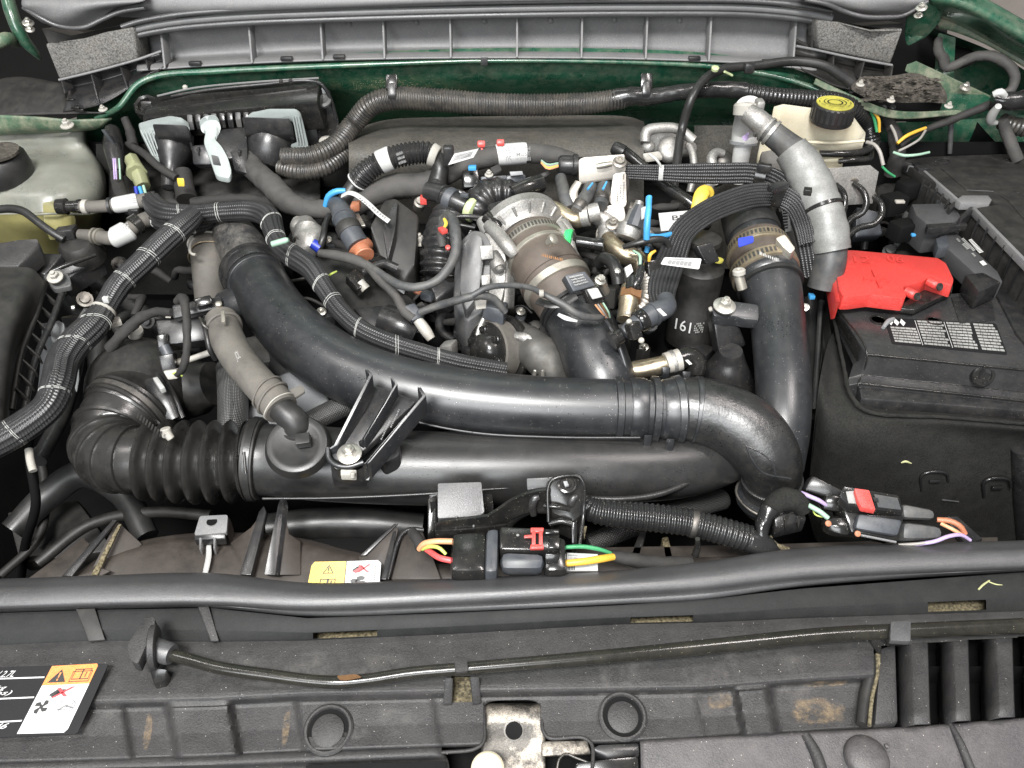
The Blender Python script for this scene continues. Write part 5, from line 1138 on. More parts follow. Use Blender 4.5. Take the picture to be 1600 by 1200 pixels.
# dark filler below left
gl = thing("engine_mount_bracket", "dark bracket and hoses in the shadow left of the charge pipe", "bracket", P(200, 480, -.12))
for pts, r in (([(140, 430, -.08), (200, 470, -.09), (260, 520, -.1)], 14), ([(110, 470, -.07), (150, 520, -.09), (150, 600, -.12)], 16), ([(60, 720, -.06), (100, 640, -.08), (120, 560, -.09)], 12), ([(400, 540, -.06), (430, 560, -.05), (460, 590, -.05)], 18), ([(420, 480, -.07), (460, 540, -.06), (520, 600, -.05)], 20)):
    tube("hose", [(*p, r) for p in pts], M.hose, gl, 14)
block("bracket", [(360, 530, -.03), (420, 520, -.03), (440, 560, -.04), (380, 575, -.04)], .03, M.block, gl, .004)
tube("drop_wire", [(62, 640, -.01, 5), (46, 690, -.01, 6), (46, 720, -.012, 6), (56, 780, -.05, 7), (40, 850, -.14, 7), (30, 920, -.25, 7)], M.deep, gl, 10)
tube("tan_sleeve", [(45, 702, -.008, 6), (48, 722, -.010, 6), (52, 736, -.012, 6)], M.whited, gl, 10)
tube("wire_clip", [(112, 560, -.01, 3), (118, 585, -.012, 4), (112, 610, -.02, 6), (104, 635, -.03, 5)], M.shield, gl, 8, flat=(1, .5))
# ================================================================ ENGINE TOP
# corrugated conduit along the firewall
co = thing("corrugated_conduit", "long dusty corrugated conduit running along the green firewall", "conduit", P(800, 160, -.02))
t_ = tube("conduit", [(442, 246, .008, 14), (490, 243, .010, 15), (525, 226, .010, 15), (552, 194, .012, 15.5), (580, 164, .014, 16.5), (612, 154, .015, 17), (680, 156, .016, 17), (760, 162, .016, 16.5), (840, 164, .016, 16.5), (920, 161, .016, 16), (975, 154, .016, 15)], M.loomd, co, 20, ridge=(5.2, .055))
tube("conduit", [(438, 262, -.002, 12), (470, 268, .0, 13), (508, 262, .0, 13), (540, 240, -.002, 12), (560, 225, -.01, 10)], M.loomd, co, 18, ridge=(5.2, .055))
cv = thing("taped_conduit", "shiny vinyl taped conduit continuing along the firewall to the right rear corner", "conduit", P(1150, 155, -.02))
tube("conduit", [(955, 156, .016, 15), (990, 150, .017, 14), (1010, 152, .017, 13), (1060, 145, .018, 12), (1120, 140, .018, 12.5), (1165, 142, .018, 13)], M.vinyl, cv, 18, bumpy=.05)
tube("conduit", [(1160, 142, .018, 12), (1210, 150, .018, 12.5), (1255, 154, .016, 13), (1300, 158, .012, 14), (1335, 172, .006, 15), (1355, 196, -.006, 15), (1362, 225, -.02, 14)], M.vinyl, cv, 18, ridge=(6, .05))
for x, y in ((612, 132), (1010, 130)):
    box("clip", (x, y, .02), XR, (0, .5, .8), UPA, .02, .022, .012, M.blkg, co if x < 800 else cv, .002); box("clip", (x, y+10, .022), XR, (0, .5, .8), UPA, .014, .02, .008, M.blk, co if x < 800 else cv, .002)
th = thing("washer_hose", "thin black hose arching over the right part of the firewall in front of the cowl", "hose", P(1120, 130))
tube("hose", [(1052, 300, .02, 7), (1058, 250, .028, 7), (1066, 200, .034, 7), (1080, 155, .034, 7), (1100, 125, .030, 7), (1130, 108, .026, 7), (1180, 103, .022, 7), (1240, 96, .02, 7), (1285, 102, .02, 7), (1310, 116, .018, 8), (1330, 130, .016, 9)], M.hose, th, 14)
lathe("cap", (1117, 109, .034), (0, -.4, 1), [(0, 6), (4, 6), (6, 3)], M.palegreen, th, 12); box("clip", (1170, 106, .026), XR, (0, 1, 0), UPA, .016, .016, .016, M.blk, th, .003); tube("tie", [(1132, 112, .036, 2), (1144, 118, .032, 2)], M.palegreen, th, 6)

# PCV hose
pv = thing("crankcase_hose", "black corrugated breather hose arching above the engine with a white band", "hose", P(630, 250))
t_ = tube("corrugated", [(556, 286, .030, 15), (575, 266, .040, 16), (602, 250, .046, 16), (640, 240, .050, 16.5), (668, 239, .050, 16), (684, 246, .048, 14)], M.loom, pv, 24, ridge=(6, .11))
band(t_, .42, 20, 2.5, M.white, pv, "band", 24); ringwire(t_, .02, 1, 3, M.paper, pv, "ring", 0)
band(t_, .96, 12, 3, M.whited, pv, "collar", 24)
worn_print(Quad((618, 240, .068), (628, 236, .068), (636, 256, .062), (624, 260, .062)), 3, .001, M.inkg, pv, seed=5)
e_ = tube("elbow", [(684, 246, .046, 12), (688, 262, .044, 13), (684, 284, .036, 15), (680, 298, .034, 16)], M.hose, pv, 22)
e_ = tube("coupling", [(668, 298, .036, 15), (690, 304, .038, 15), (708, 313, .038, 15), (728, 322, .036, 13)], M.blk, pv, 22)
band(e_, .42, 5, 2, M.blk, pv, "rib", 24); band(e_, .62, 12, 3, M.slate, pv, "rib", 24)
box("blue_lock", (726, 305, .052), (1, -.3, 0), (.3, 1, 0), UPA, .012, .006, .006, M.slate, pv, .001)
tube("end", [(536, 318, .02, 11), (546, 300, .026, 12), (556, 286, .030, 12)], M.hose, pv, 16)
lathe("green_ring", (738, 328, .034), (.8, -.45, -.2), [(-8, 17), (-2, 20), (4, 19), (6, 12)], M.palegreen, pv, 24)
# elbow sensor with orange lock
ol = thing("fuel_line_elbow", "dusty grey elbow fitting with an orange lock ring on the left of the engine", "fitting", P(550, 370))
el2 = tube("elbow", [(520, 318, .03, 10), (528, 322, .036, 14), (538, 342, .038, 17), (548, 364, .036, 18), (560, 384, .032, 18)], M.slate, ol, 20)
band(el2, .72, 16, 2, M.blkd, ol, "cuff", 22); band(el2, .5, 4, 2, M.slate, ol, "rib", 22)
lathe("orange_lock", (564, 388, .028), (.4, -.8, -.3), [(-4, 20), (0, 20), (4, 14), (12, 13), (16, 16), (18, 15), (18, 4)], M.orange, ol, 16)
box("orange_clip", (556, 322, .040), (1, .5, 0), (0, 1, 0), UPA, .014, .016, .012, M.orange, ol, .002); box("metal_plate", (560, 345, .034), (.4, -.8, -.2), (1, 0, .2), UPA, .03, .012, .004, M.steel, ol, .001)
tube("neck", [(566, 398, .02, 14), (578, 408, .012, 16), (596, 416, .004, 15)], M.blkg, ol, 18)
tb2 = thing("zip_tie_tag", "white printed plastic strap with a blue hose loop at the rear left of the engine", "strap", P(570, 320))
tube("strap", [(534, 306, .048, 3.5), (545, 301, .054, 3.5), (556, 304, .055, 3.5), (575, 318, .052, 3.5), (592, 334, .046, 3.5), (608, 346, .042, 3.5)], M.white, tb2, 8, flat=(.35, 1.2), ref=(0, -.5, 1))
tube("blue_hose", [(508, 322, .03, 4), (514, 306, .040, 5), (526, 299, .044, 5), (540, 298, .044, 4)], M.blue, tb2, 10)
worn_print(Quad((560, 304, .0585), (606, 340, .0475), (602, 346, .0475), (556, 310, .0585)), 1, .001, M.inkg, tb2, 0, .3, 1, .9, seed=6)
# rear taped harness
hr = thing("taped_harness", "thick cloth taped wiring harness with a printed white wrap crossing the rear of the engine", "wiring", P(740, 255))
mh = tube("harness", [(548, 330, .010, 14), (580, 306, .018, 18), (620, 290, .022, 19), (660, 288, .024, 18), (700, 270, .030, 17), (740, 252, .036, 16), (790, 241, .038, 15.5), (840, 240, .036, 15), (880, 246, .032, 13), (902, 252, .03, 10)], M.tape, hr, 20, bumpy=.04)
band(mh, .72, 46, 1.2, M.paper, hr, "printed_wrap", 28)
lq = Quad((788, 229, .0605), (832, 226, .0605), (834, 252, .050), (790, 256, .050))
for k, (s, u0, v0, u1, v1) in enumerate((("SB", .02, .05, .22, .4), ("05", .02, .55, .22, .95), ("ISON", .34, .08, .9, .28), ("MUST", .4, .38, .9, .62))): lq.text("lettering", s, u0, v0, u1, v1, .0035, M.inkg, hr)
lq.sheet("bar_code", [rect(.36+.05*k, .70, .385+.05*k, .92) for k in range(11)], .0035, M.inkg, hr)
Q_ = Quad((710, 240, .066), (748, 232, .068), (740, 246, .062), (700, 258, .060)); Q_.plate("paper_flag", rect(0, 0, 1, 1), -.0006, .0006, M.paper, hr, 0)
Q_.sheet("bar_code", [rect(.12+.06*k, .2, .15+.06*k, .75) for k in range(12)], .0009, M.inkg, hr)
box("cap", (701, 243, .058), XR, (0, 1, 0), UPA, .016, .014, .03, M.blk, hr, .003)
for x, y in ((752, 225), (782, 223)): box("red_clip", (x, y, .050), XR, (0, .6, .8), UPA, .012, .007, .005, M.redp, hr, .0015); box("red_clip_leg", (x+1, y+6, .046), XR, (0, .6, .8), UPA, .004, .010, .005, M.redp, hr, .001)
tube("branch", [(640, 300, .016, 10), (610, 306, .010, 8), (580, 316, .004, 7)], M.taped, hr, 12, bumpy=.06)
# grey cable tying into plug at bracket
pg = thing("bracket_plug", "black plug with orange and pale wires left of the steel bracket", "connector", P(885, 258))
lathe("plug", (872, 258, .040), (1, .0, -.02), [(0, 12), (4, 15), (22, 15), (24, 17), (30, 17), (32, 13), (46, 12), (46, 3)], M.blk, pg, 18)
for k, (m_, dy) in enumerate(((M.w_orange, 8), (M.w_white, 4), (M.w_grey, 1), (M.hose, -3), (M.w_yellow, 6))): tube("wire", [(872, 254+dy*.8, .046, 1.4), (856, 256+dy, .048, 1.4), (846, 250+dy*.6, .046, 1.4)], m_, pg, 6)
tube("sheath", [(858, 270, .036, 4), (838, 280, .032, 5), (822, 286, .028, 5)], M.tape, pg, 10)

# valve covers and intake manifold
ec = thing("valve_cover", "black plastic valve cover with a raised wedge on the left bank of the engine", "valve cover", P(610, 390, -.05))
prism("wedge", [(578, 352, .030), (600, 312, .030), (618, 308, .032), (655, 336, .022), (648, 412, .010), (632, 438, .0), (596, 412, .008)], .06, M.blkd, ec, .004)
prism("wedge_face", [(598, 356, .034), (614, 318, .034), (622, 314, .034), (617, 360, .030), (606, 408, .018)], .02, M.blk, ec, .002)
block("rail", [(596, 412, .006), (640, 430, .0), (632, 462, -.012), (585, 440, -.01)], .05, M.blkg, ec, .004)
block("cover_deck", [(470, 400, -.012), (560, 400, -.01), (650, 470, -.016), (620, 540, -.02), (540, 500, -.02)], .05, M.blkd, ec, .004)
block("cover_lip", [(548, 478, .0), (640, 470, .002), (660, 520, -.01), (590, 532, -.012)], .05, M.blk, ec, .008)
tube("dome", [(600, 500, -.004, 26), (630, 512, -.006, 28), (650, 522, -.012, 24)], M.blk, ec, 20)
block("coil", [(540, 430, .016), (556, 418, .016), (576, 440, .010), (560, 452, .010)], .02, M.blkg, ec, .002)
tube("coil_neck", [(562, 440, .010, 7), (572, 452, .004, 8)], M.whited, ec, 12)
tube("oil_line", [(566, 426, .024, 6), (600, 412, .024, 7), (620, 420, .018, 8)], M.blk, ec, 12)
fb = thing("foil_wrapped_sensor", "silver foil wrapped lump beside the ribbed loom behind the charge pipe", "sensor", P(480, 370, -.04))
tube("foil", [(466, 352, -.01, 14), (480, 362, -.004, 22), (484, 382, -.006, 24), (470, 396, -.016, 16)], M.alu, fb, 18, bumpy=.16)
tube("blue_plug", [(488, 380, .018, 8), (500, 388, .014, 9)], M.bluemark, fb, 12); tube("cable", [(515, 336, .024, 5), (508, 352, .024, 5), (504, 376, .02, 6), (496, 392, .012, 6)], M.hose, fb, 10)
im = thing("intake_manifold", "black ribbed intake manifold in the middle of the engine", "intake manifold", P(710, 370, -.05))
tube("runner", [(716, 318, .016, 24), (702, 350, .020, 30), (692, 390, .016, 32), (688, 430, .0, 30)], M.blk, im, 30, ridge=(15, .10, .7))
tube("runner", [(742, 350, .004, 20), (730, 380, .0, 22), (722, 420, -.01, 22)], M.blk, im, 24, ridge=(15, .08, .7))
prism("base", [(662, 425, .0), (700, 410, .004), (720, 440, -.004), (680, 470, -.01)], .04, M.blk, im, .004)
tube("plenum", [(744, 346, .022, 18), (748, 322, .032, 24), (764, 305, .038, 25), (792, 302, .038, 23), (826, 312, .034, 22), (850, 330, .028, 20)], M.blk, im, 28, ridge=(16, .06, .7))
prism("plenum_top", [(760, 318, .046), (800, 306, .050), (850, 330, .044), (868, 345, .04), (800, 352, .042), (770, 340, .042)], .03, M.blk, im, .004)
tube("boss", [(800, 302, .048, 12), (826, 292, .048, 14), (846, 286, .046, 14)], M.blkg, im, 18)
tube("strut", [(700, 340, .04, 4), (730, 338, .042, 4), (752, 340, .04, 4)], M.blk, im, 8); tube("strut", [(690, 352, .036, 3), (720, 352, .038, 3), (742, 356, .036, 3)], M.blk, im, 8)
tube("spigot", [(760, 338, .052, 10), (772, 350, .05, 12), (778, 358, .048, 11)], M.blkg, im, 16)
for x, y in ((656, 378), (704, 424)):
    tube("stud_post", [(x, y+40, -.03, 11), (x+1, y+5, -.0, 11)], M.blkg, im, 14); bolt((x, y, .004), 6, M.whited, im, (0, -.2, 1), flange=1.7, h=1.6)
lathe("injector", (656, 316, .018), (.2, -.6, .7), [(-20, 9), (0, 9), (2, 6), (8, 6)], M.steel, im, 14); box("red_lock", (662, 312, .03), XR, (0, 1, 0), UPA, .01, .012, .012, M.redp, im, .001)
# rear sensors
rsn = thing("map_sensor", "slate grey sensor with white bolt at the rear of the intake manifold", "sensor", P(785, 280))
block("body", [(751, 276, .050), (792, 274, .050), (793, 290, .044), (752, 293, .044)], .02, M.slate, rsn, .002)
block("body", [(790, 274, .052), (822, 272, .052), (822, 284, .047), (792, 290, .047)], .018, M.slate, rsn, .003)
block("lock", [(796, 268, .058), (816, 267, .058), (818, 273, .056), (798, 275, .056)], .008, M.shield, rsn, .001); bolt((764, 273, .052), 4.5, M.whited, rsn, (0, -.2, 1), flange=1.5)
block("black_plug", [(722, 266, .044), (748, 262, .044), (750, 292, .036), (724, 294, .036)], .03, M.blkg, rsn, .003); box("blue_tag", (738, 262, .05), XR, (0, 1, 0), UPA, .012, .01, .006, M.blue, rsn, .001)
prism("tape_tab", [(766, 262, .045), (780, 255, .046), (784, 265, .044), (772, 272, .042)], .004, M.taped, rsn, .001)

# throttle body
tbdy = thing("throttle_housing", "cast aluminium throttle body with a black actuator cover ahead of the brown hose", "throttle body", P(790, 400, -.05))
lathe("flange", (818, 366, .028), V((838, 395, .034)) - V((820, 360, .034)), [(-24, 56), (-20, 66), (-4, 68), (0, 64), (4, 58), (10, 52), (16, 50), (16, 40)], M.alu, tbdy, 48)
for x, y in ((760, 356), (884, 360), (892, 398), (776, 410)): lathe("lug_boss", (x, y, .040), V((838, 395, .034)) - V((820, 360, .034)), [(-16, 11), (10, 12), (14, 10), (14, 6), (20, 5.5), (21, 2)], M.alu, tbdy, 18)
loft("housing", [[P(750, 396, .026), P(772, 392, .036), P(790, 398, .036), P(806, 410, .03)], [P(754, 440, .012), P(776, 436, .022), P(792, 436, .024), P(806, 440, .016)], [P(758, 500, -.012), P(776, 492, .0), P(792, 484, .004), P(804, 482, -.004)]], M.alu, tbdy, 20, 20, .004)
# radial fins on the front of the flange
fa = (V((838, 395, .034)) - V((820, 360, .034))).normalized(); fc = V((818, 366, .028)); fu = pxm(fc); fn_ = (Vector((0, 0, 1)) - fa*fa.z).normalized(); fb_ = fa.cross(fn_)
for k in range(16):
    a = 2*math.pi*k/16; d_ = fn_*math.cos(a) + fb_*math.sin(a); cyl("cast_rib", fc + fa*fu*9 + d_*fu*52, fc + fa*fu*1 + d_*fu*67, 2.0, 2.6, M.alu, tbdy, 8)
tube("lug", [(764, 352, .050, 10), (780, 368, .054, 11), (796, 388, .054, 11), (804, 398, .05, 9)], M.alu, tbdy, 16)
tube("lug", [(874, 352, .042, 9), (886, 374, .044, 10), (894, 396, .04, 9)], M.alu, tbdy, 14)
prism("side_plate", rpoly([(756, 362, .048), (776, 372, .05), (790, 400, .044), (788, 450, .024), (778, 490, .006), (764, 478, .008), (760, 420, .03)], 6), .03, M.alu, tbdy, .003)
prism("actuator_cover", rpoly([(716, 378, .044), (738, 358, .050), (758, 362, .050), (768, 380, .046), (766, 440, .026), (756, 486, .008), (728, 504, .0), (708, 470, .006), (710, 420, .026)], 8), .06, M.act, tbdy, .005)
prism("cover_face", rpoly([(722, 384, .052), (738, 366, .056), (752, 368, .056), (756, 400, .046), (748, 460, .022), (728, 486, .012), (718, 450, .02)], 6), .02, M.act, tbdy, .003)
block("clip", [(750, 384, .058), (770, 383, .058), (771, 404, .050), (752, 406, .050)], .012, M.alu, tbdy, .001)
block("clip", [(752, 430, .038), (766, 428, .038), (766, 444, .032), (753, 446, .032)], .01, M.alu, tbdy, .001)
lathe("green_plug", (890, 376, .040), (1, -.1, -.1), [(-4, 6), (0, 17), (4, 18), (6, 16), (10, 9), (40, 9), (44, 11), (52, 11), (52, 3)], M.blkg, tbdy, 24)
lathe("green_clip", (886, 376, .044), (1, -.3, .1), [(-2, 17), (6, 19), (9, 16), (9, 4)], M.greencl, tbdy, 24)
# connector bits under throttle
tp = thing("throttle_plug", "dark connector with white clip hanging below the throttle body", "connector", P(775, 490))
block("plug", [(756, 478, .030), (788, 484, .030), (786, 510, .014), (752, 498, .016)], .025, M.slate, tp, .003); block("white_clip", [(742, 470, .034), (760, 466, .034), (760, 482, .028), (744, 484, .028)], .01, M.whited, tp, .001)
tube("rod", [(758, 494, .012, 4), (750, 510, .004, 4), (746, 524, -.004, 4)], M.zinc, tp, 10)

# wiring across the middle
ww = thing("engine_wiring", "grey cloth taped wires looping across the middle of the engine", "wiring", P(640, 430))
tube("loop", [(690, 344, .058, 8), (702, 340, .062, 10), (710, 360, .062, 10), (712, 392, .058, 8), (700, 420, .052, 7.5), (680, 440, .046, 7), (650, 449, .042, 7), (622, 444, .038, 7), (596, 428, .034, 6), (572, 412, .03, 6)], M.hoseg, ww, 12, bumpy=.05)
tube("branch", [(700, 332, .062, 5), (694, 350, .064, 9), (690, 372, .06, 8), (692, 386, .056, 6)], M.tape, ww, 10, bumpy=.1)
box("red_lock", (692, 360, .072), (.5, -.8, 0), (.8, .5, 0), UPA, .013, .009, .006, M.redp, ww, .001); tube("yellow_wire", [(694, 342, .074, 2.5), (697, 350, .074, 3), (694, 356, .072, 2)], M.yellow, ww, 6)
lathe("red_button", (700, 388, .060), (0, -.5, .8), [(0, 4), (4, 4), (5, 2)], M.redp, ww, 10)
tube("branch", [(500, 396, .022, 7), (530, 400, .026, 8), (560, 408, .03, 8), (575, 416, .03, 7)], M.tape, ww, 10, bumpy=.08)
tube("branch", [(572, 414, .03, 6), (596, 440, .03, 7), (618, 462, .028, 7), (632, 486, .024, 8), (646, 498, .02, 8)], M.tape, ww, 12, bumpy=.06)
block("plug", [(630, 478, .030), (648, 472, .030), (664, 494, .022), (644, 502, .022)], .018, M.slate, ww, .003); tube("plug_tip", [(650, 496, .018, 8), (666, 518, .008, 9), (674, 530, .002, 7)], M.whited, ww, 12); 
tube("branch", [(656, 488, .026, 6), (690, 476, .036, 6.5), (720, 468, .046, 6.5), (744, 462, .05, 6.5), (770, 466, .044, 6), (790, 488, .03, 5)], M.hoseg, ww, 12, bumpy=.06)
tube("branch", [(738, 462, .052, 5), (760, 450, .058, 5), (800, 446, .070, 4.5), (830, 450, .078, 4.5), (850, 460, .082, 5), (880, 476, .078, 6), (905, 492, .072, 6), (935, 496, .062, 5), (948, 492, .058, 3)], M.hoseg, ww, 12, bumpy=.05)
box("cream_tie", (846, 458, .09), XR, (0, 1, 0), UPA, .006, .008, .006, M.whited, ww, .001)
tube("lime_wire", [(512, 432, .01, 1.6), (518, 428, .014, 1.8), (526, 424, .012, 1.4)], M.w_lime, ww, 6)
lathe("copper_plug", (654, 452, .020), (.4, -.6, .5), [(-6, 8), (4, 9), (6, 5), (3, 3)], M.orange, ww, 14); box("grey_tip", (668, 462, .02), (1, -.5, 0), (.5, 1, 0), UPA, .018, .012, .012, M.slate, ww, .002)

# sensor on elbow
ms = thing("boost_sensor", "square slate sensor with a white plug and coloured wires on the black throttle elbow", "sensor", P(905, 450, .06))
block("body", [(882, 430, .092), (914, 423, .092), (932, 446, .082), (896, 456, .084)], .022, M.slate, ms, .002)
sq = Quad((886, 432, .0925), (914, 426, .0925), (926, 442, .0855), (898, 450, .087))
worn_print(sq, 4, .0012, M.inkwd, ms, .06, .06, .8, .95, seed=7)
block("plug", [(914, 454, .086), (936, 446, .086), (948, 466, .076), (922, 476, .076)], .016, M.blkg, ms, .002); block("white_lock", [(918, 453, .090), (934, 450, .090), (942, 464, .083), (926, 468, .083)], .006, M.white, ms, .001)
for k, m_ in enumerate((M.w_orange, M.w_white, M.copper, M.w_grey)): tube("wire", [(930+k*4, 476-k, .074, 1.5), (938+k*4, 486, .068, 1.5), (947+k*2, 496, .058, 1.5)], m_, ms, 6)
tube("bracket", [(840, 470, .070, 5), (858, 476, .074, 5), (880, 474, .076, 5), (900, 462, .078, 5)], M.hose, ms, 10, flat=(.5, 1.4), ref=(0, -.5, 1))
bolt((938, 438, .068), 6.5, M.zinc, ms, (.2, -.4, 1), flange=1.4, stud=0); tube("boss", [(938, 440, .064, 9), (944, 456, .05, 9)], M.steel, ms, 14)
# quick connector elbow
qc = thing("quick_connector", "slate grey elbow quick connector at the end of the ribbed loom beside the throttle elbow", "connector", P(1010, 495))
pq = tube("elbow", [(974, 520, .060, 10), (990, 508, .064, 13), (1010, 496, .066, 17), (1030, 486, .066, 17), (1042, 480, .064, 15), (1040, 468, .060, 14)], M.slate, qc, 22)
band(pq, .30, 14, 3, M.blkg, qc, "collar", 24); band(pq, .52, 4, 2, M.slate, qc, "rib", 24); box("white_mark", (1034, 488, .090), (.4, -1, 0), (1, .4, 0), (0, -.5, 1), .016, .005, .001, M.inkw, qc, 0)
for x, y in ((981, 489), (983, 503), (1002, 532)): lathe("pin", (x, y, .070), (0, -.5, 1), [(0, 5), (3, 4), (4, 2)], M.whited, qc, 10)
block("latch", [(984, 508, .078), (1000, 500, .078), (1006, 528, .066), (990, 532, .066)], .014, M.blkg, qc, .002)
lathe("base_fitting", (970, 524, .052), (-.8, -.4, -.3), [(0, 12), (10, 12), (12, 16), (18, 16), (18, 6)], M.blkg, qc, 20)
# copper coloured sensor, flex pipe
os_ = thing("oxygen_sensor", "brass coloured sensor with a black cap next to the steel ribbed flex pipe", "sensor", P(980, 460))
lathe("body", (986, 452, .052), (-.22, -.85, -.45), [(-6, 13), (-2, 16), (18, 17), (22, 15), (30, 15), (34, 14), (56, 13)], M.brass, os_, 20); lathe("nut", (987, 456, .053), (-.22, -.85, -.45), [(0, 18), (14, 18)], M.copper, os_, 6)
lathe("cap", (990, 434, .060), (-.1, -.8, -.4), [(0, 9), (10, 12), (24, 13), (26, 8)], M.vinyl, os_, 16); block("white_tab", [(976, 418, .066), (986, 412, .068), (990, 424, .064), (980, 434, .06)], .008, M.white, os_, .001)
tube("cable", [(1000, 400, .060, 4), (1002, 420, .066, 6), (996, 440, .064, 7), (990, 450, .06, 7)], M.vinyl, os_, 10); tube("green_wire", [(990, 392, .066, 2), (1000, 400, .07, 2.5), (1000, 414, .068, 2.5)], M.w_grey, os_, 8)
fx = thing("flex_pipe", "pale steel ribbed flexible pipe behind the quick connector", "pipe", P(1010, 460))
tube("pipe", [(1006, 424, .036, 12), (1014, 440, .040, 14), (1014, 460, .040, 15), (1004, 478, .038, 14), (992, 492, .03, 11)], M.steel, fx, 22, ridge=(7.5, .10))
dr = thing("drain_hose", "black curled hose left of the brass coloured sensor", "hose", P(945, 430))
tube("hose", [(934, 412, .036, 8), (944, 404, .046, 10), (958, 412, .05, 10), (964, 430, .046, 10), (966, 444, .04, 10)], M.hose, dr, 16); lathe("screw", (964, 424, .058), (.2, -.5, .8), [(0, 5), (3, 5), (4, 2)], M.zinc, dr, 10)

# steel bracket and pipes behind the throttle
sb = thing("steel_bracket", "pale stamped steel bracket with a bolt at the rear of the engine", "bracket", P(940, 270))
pl_ = onz([(904, 252), (974, 242), (978, 264), (978, 268), (904, 284)], .215)
prism("plate", rpoly([(904, 250, .062), (912, 246, .064), (976, 241, .066), (978, 266, .058), (960, 276, .054), (905, 284, .050)], 3), .004, M.steel, sb, .0008)
tube("emboss", [(932, 260, .063, 4), (944, 258, .064, 5), (956, 256, .0645, 4)], M.steel, sb, 10)
lathe("bolt", (968, 254, .064), (0, -.5, .9), [(0, 11), (2, 11), (4, 8), (8, 7), (8, 4), (6, 3)], M.steel, sb, 18)
prism("leg", rpoly([(958, 272, .056), (978, 268, .057), (979, 320, .040), (966, 330, .036), (952, 318, .036)], 4), .004, M.steel, sb, .001)
prism("leg_flange", [(974, 270, .057), (984, 274, .05), (980, 318, .034), (974, 318, .038)], .012, M.steel, sb, .001)
prism("foot", rpoly([(946, 322, .040), (974, 318, .042), (978, 340, .034), (966, 356, .026), (952, 392, .010), (934, 382, .010), (930, 364, .018), (940, 344, .030)], 6), .006, M.steel, sb, .001)
bolt((957, 350, .036), 7, M.steel, sb, (0, -.4, .9), flange=1.6, stud=.5)
worn_print(Quad((976, 284, .0552), (974, 312, .0455), (962, 314, .0455), (962, 284, .0558)), 3, .0012, M.inkg, sb, seed=8)
tube("tie", [(904, 284, .05, 4), (896, 300, .046, 5), (902, 318, .04, 5), (920, 324, .038, 5)], M.steel, sb, 8, flat=(.4, 1.4), ref=(0, -.5, 1))
cpz = thing("coolant_pipes", "aged brass coloured coolant pipes with grey rubber hoses below the steel bracket", "pipes", P(920, 340, -.02))
tube("pipe", [(852, 322, .030, 8), (866, 324, .036, 10), (880, 334, .036, 12), (898, 344, .034, 13), (914, 338, .034, 13)], M.brass, cpz, 22)
tube("collar", [(908, 338, .036, 17), (920, 336, .038, 17)], M.alu, cpz, 20); tube("collar", [(919, 334, .038, 14), (936, 330, .040, 15)], M.alu, cpz, 20)
tube("hose", [(876, 278, .036, 9), (880, 296, .040, 10), (884, 312, .04, 10), (890, 326, .038, 9)], M.hoseg, cpz, 18)
hz = tube("hose", [(924, 280, .044, 10), (920, 300, .046, 11), (908, 318, .046, 10), (900, 330, .044, 9)], M.hoseg, cpz, 18); band(hz, .85, 12, 1.5, M.dsteel, cpz, "clamp", 20)
hz = tube("hose", [(946, 278, .044, 10), (942, 300, .046, 11), (938, 322, .044, 11)], M.hoseg, cpz, 18); band(hz, .75, 12, 1.5, M.dsteel, cpz, "clamp", 20)
for a in (((926, 286, .062), (918, 296, .062)), ((948, 284, .062), (942, 296, .062))): tube("blue_mark", [(*a[0], 1.5), (*a[1], 2)], M.blue, cpz, 6)
tube("pipe", [(950, 372, .024, 12), (960, 386, .028, 14), (976, 398, .028, 15), (996, 406, .024, 15), (1004, 424, .016, 14)], M.brass, cpz, 24)
tube("pipe", [(930, 336, .03, 12), (946, 344, .026, 16), (954, 364, .02, 20), (946, 382, .012, 18)], M.alu, cpz, 20, bumpy=.08)
prism("yellow_tab", [(842, 310, .05), (852, 306, .052), (852, 316, .048), (846, 316, .048)], .003, M.yellow, cpz, .0005)
lathe("hex", (990, 326, .03), (.5, -.4, .6), [(-14, 11), (2, 11), (4, 6)], M.steel, cpz, 6)
tps = thing("pressure_sensor", "steel bodied sensor wrapped in bright blue tape right of the steel bracket", "sensor", P(990, 360))
lathe("body", (980, 372, .036), (.32, .55, .75), [(0, 17), (6, 20), (20, 20), (24, 14), (26, 13), (44, 12), (48, 8), (60, 7)], M.alu, tps, 24)
lathe("plug", (990, 354, .05), (.32, .55, .75), [(0, 13), (20, 12), (34, 9), (36, 2)], M.slate, tps, 8); block("white_clip", [(1002, 326, .084), (1012, 322, .086), (1010, 340, .078), (1002, 344, .076)], .006, M.white, tps, .001)
tube("blue_tape", [(1014, 308, .086, 5), (1013, 330, .084, 5), (1011, 352, .078, 5.5), (1010, 374, .068, 5)], M.blue, tps, 10, bumpy=.08)
tube("blue_tape", [(1012, 368, .066, 4), (1028, 370, .062, 4.5), (1048, 366, .056, 4)], M.blue, tps, 10, bumpy=.08); tube("blue_tip", [(1012, 386, .05, 4), (1010, 394, .046, 4)], M.blue, tps, 8)
tube("strap", [(974, 386, .056, 4), (996, 380, .062, 5), (1022, 374, .064, 6), (1040, 376, .06, 5), (1046, 386, .054, 5)], M.hose, tps, 10)
tube("yellow_wire", [(1014, 408, .064, 2.5), (1016, 398, .07, 3), (1024, 392, .07, 2)], M.w_yellow, tps, 8); block("black_plug", [(1012, 408, .06), (1030, 404, .06), (1036, 426, .05), (1014, 432, .05)], .02, M.blkg, tps, .002)
tg = thing("white_tag", "white bar code tag wrapped round the wide ribbed loom beside the oil filter housing", "tag", P(1060, 410, .07))
q_ = Quad((1038, 402, .094), (1096, 404, .092), (1092, 421, .086), (1032, 413, .090)); q_.plate("tag", rrect(0, 0, 1, 1, .04, .12), -.0006, .0008, M.paper, tg, 0)
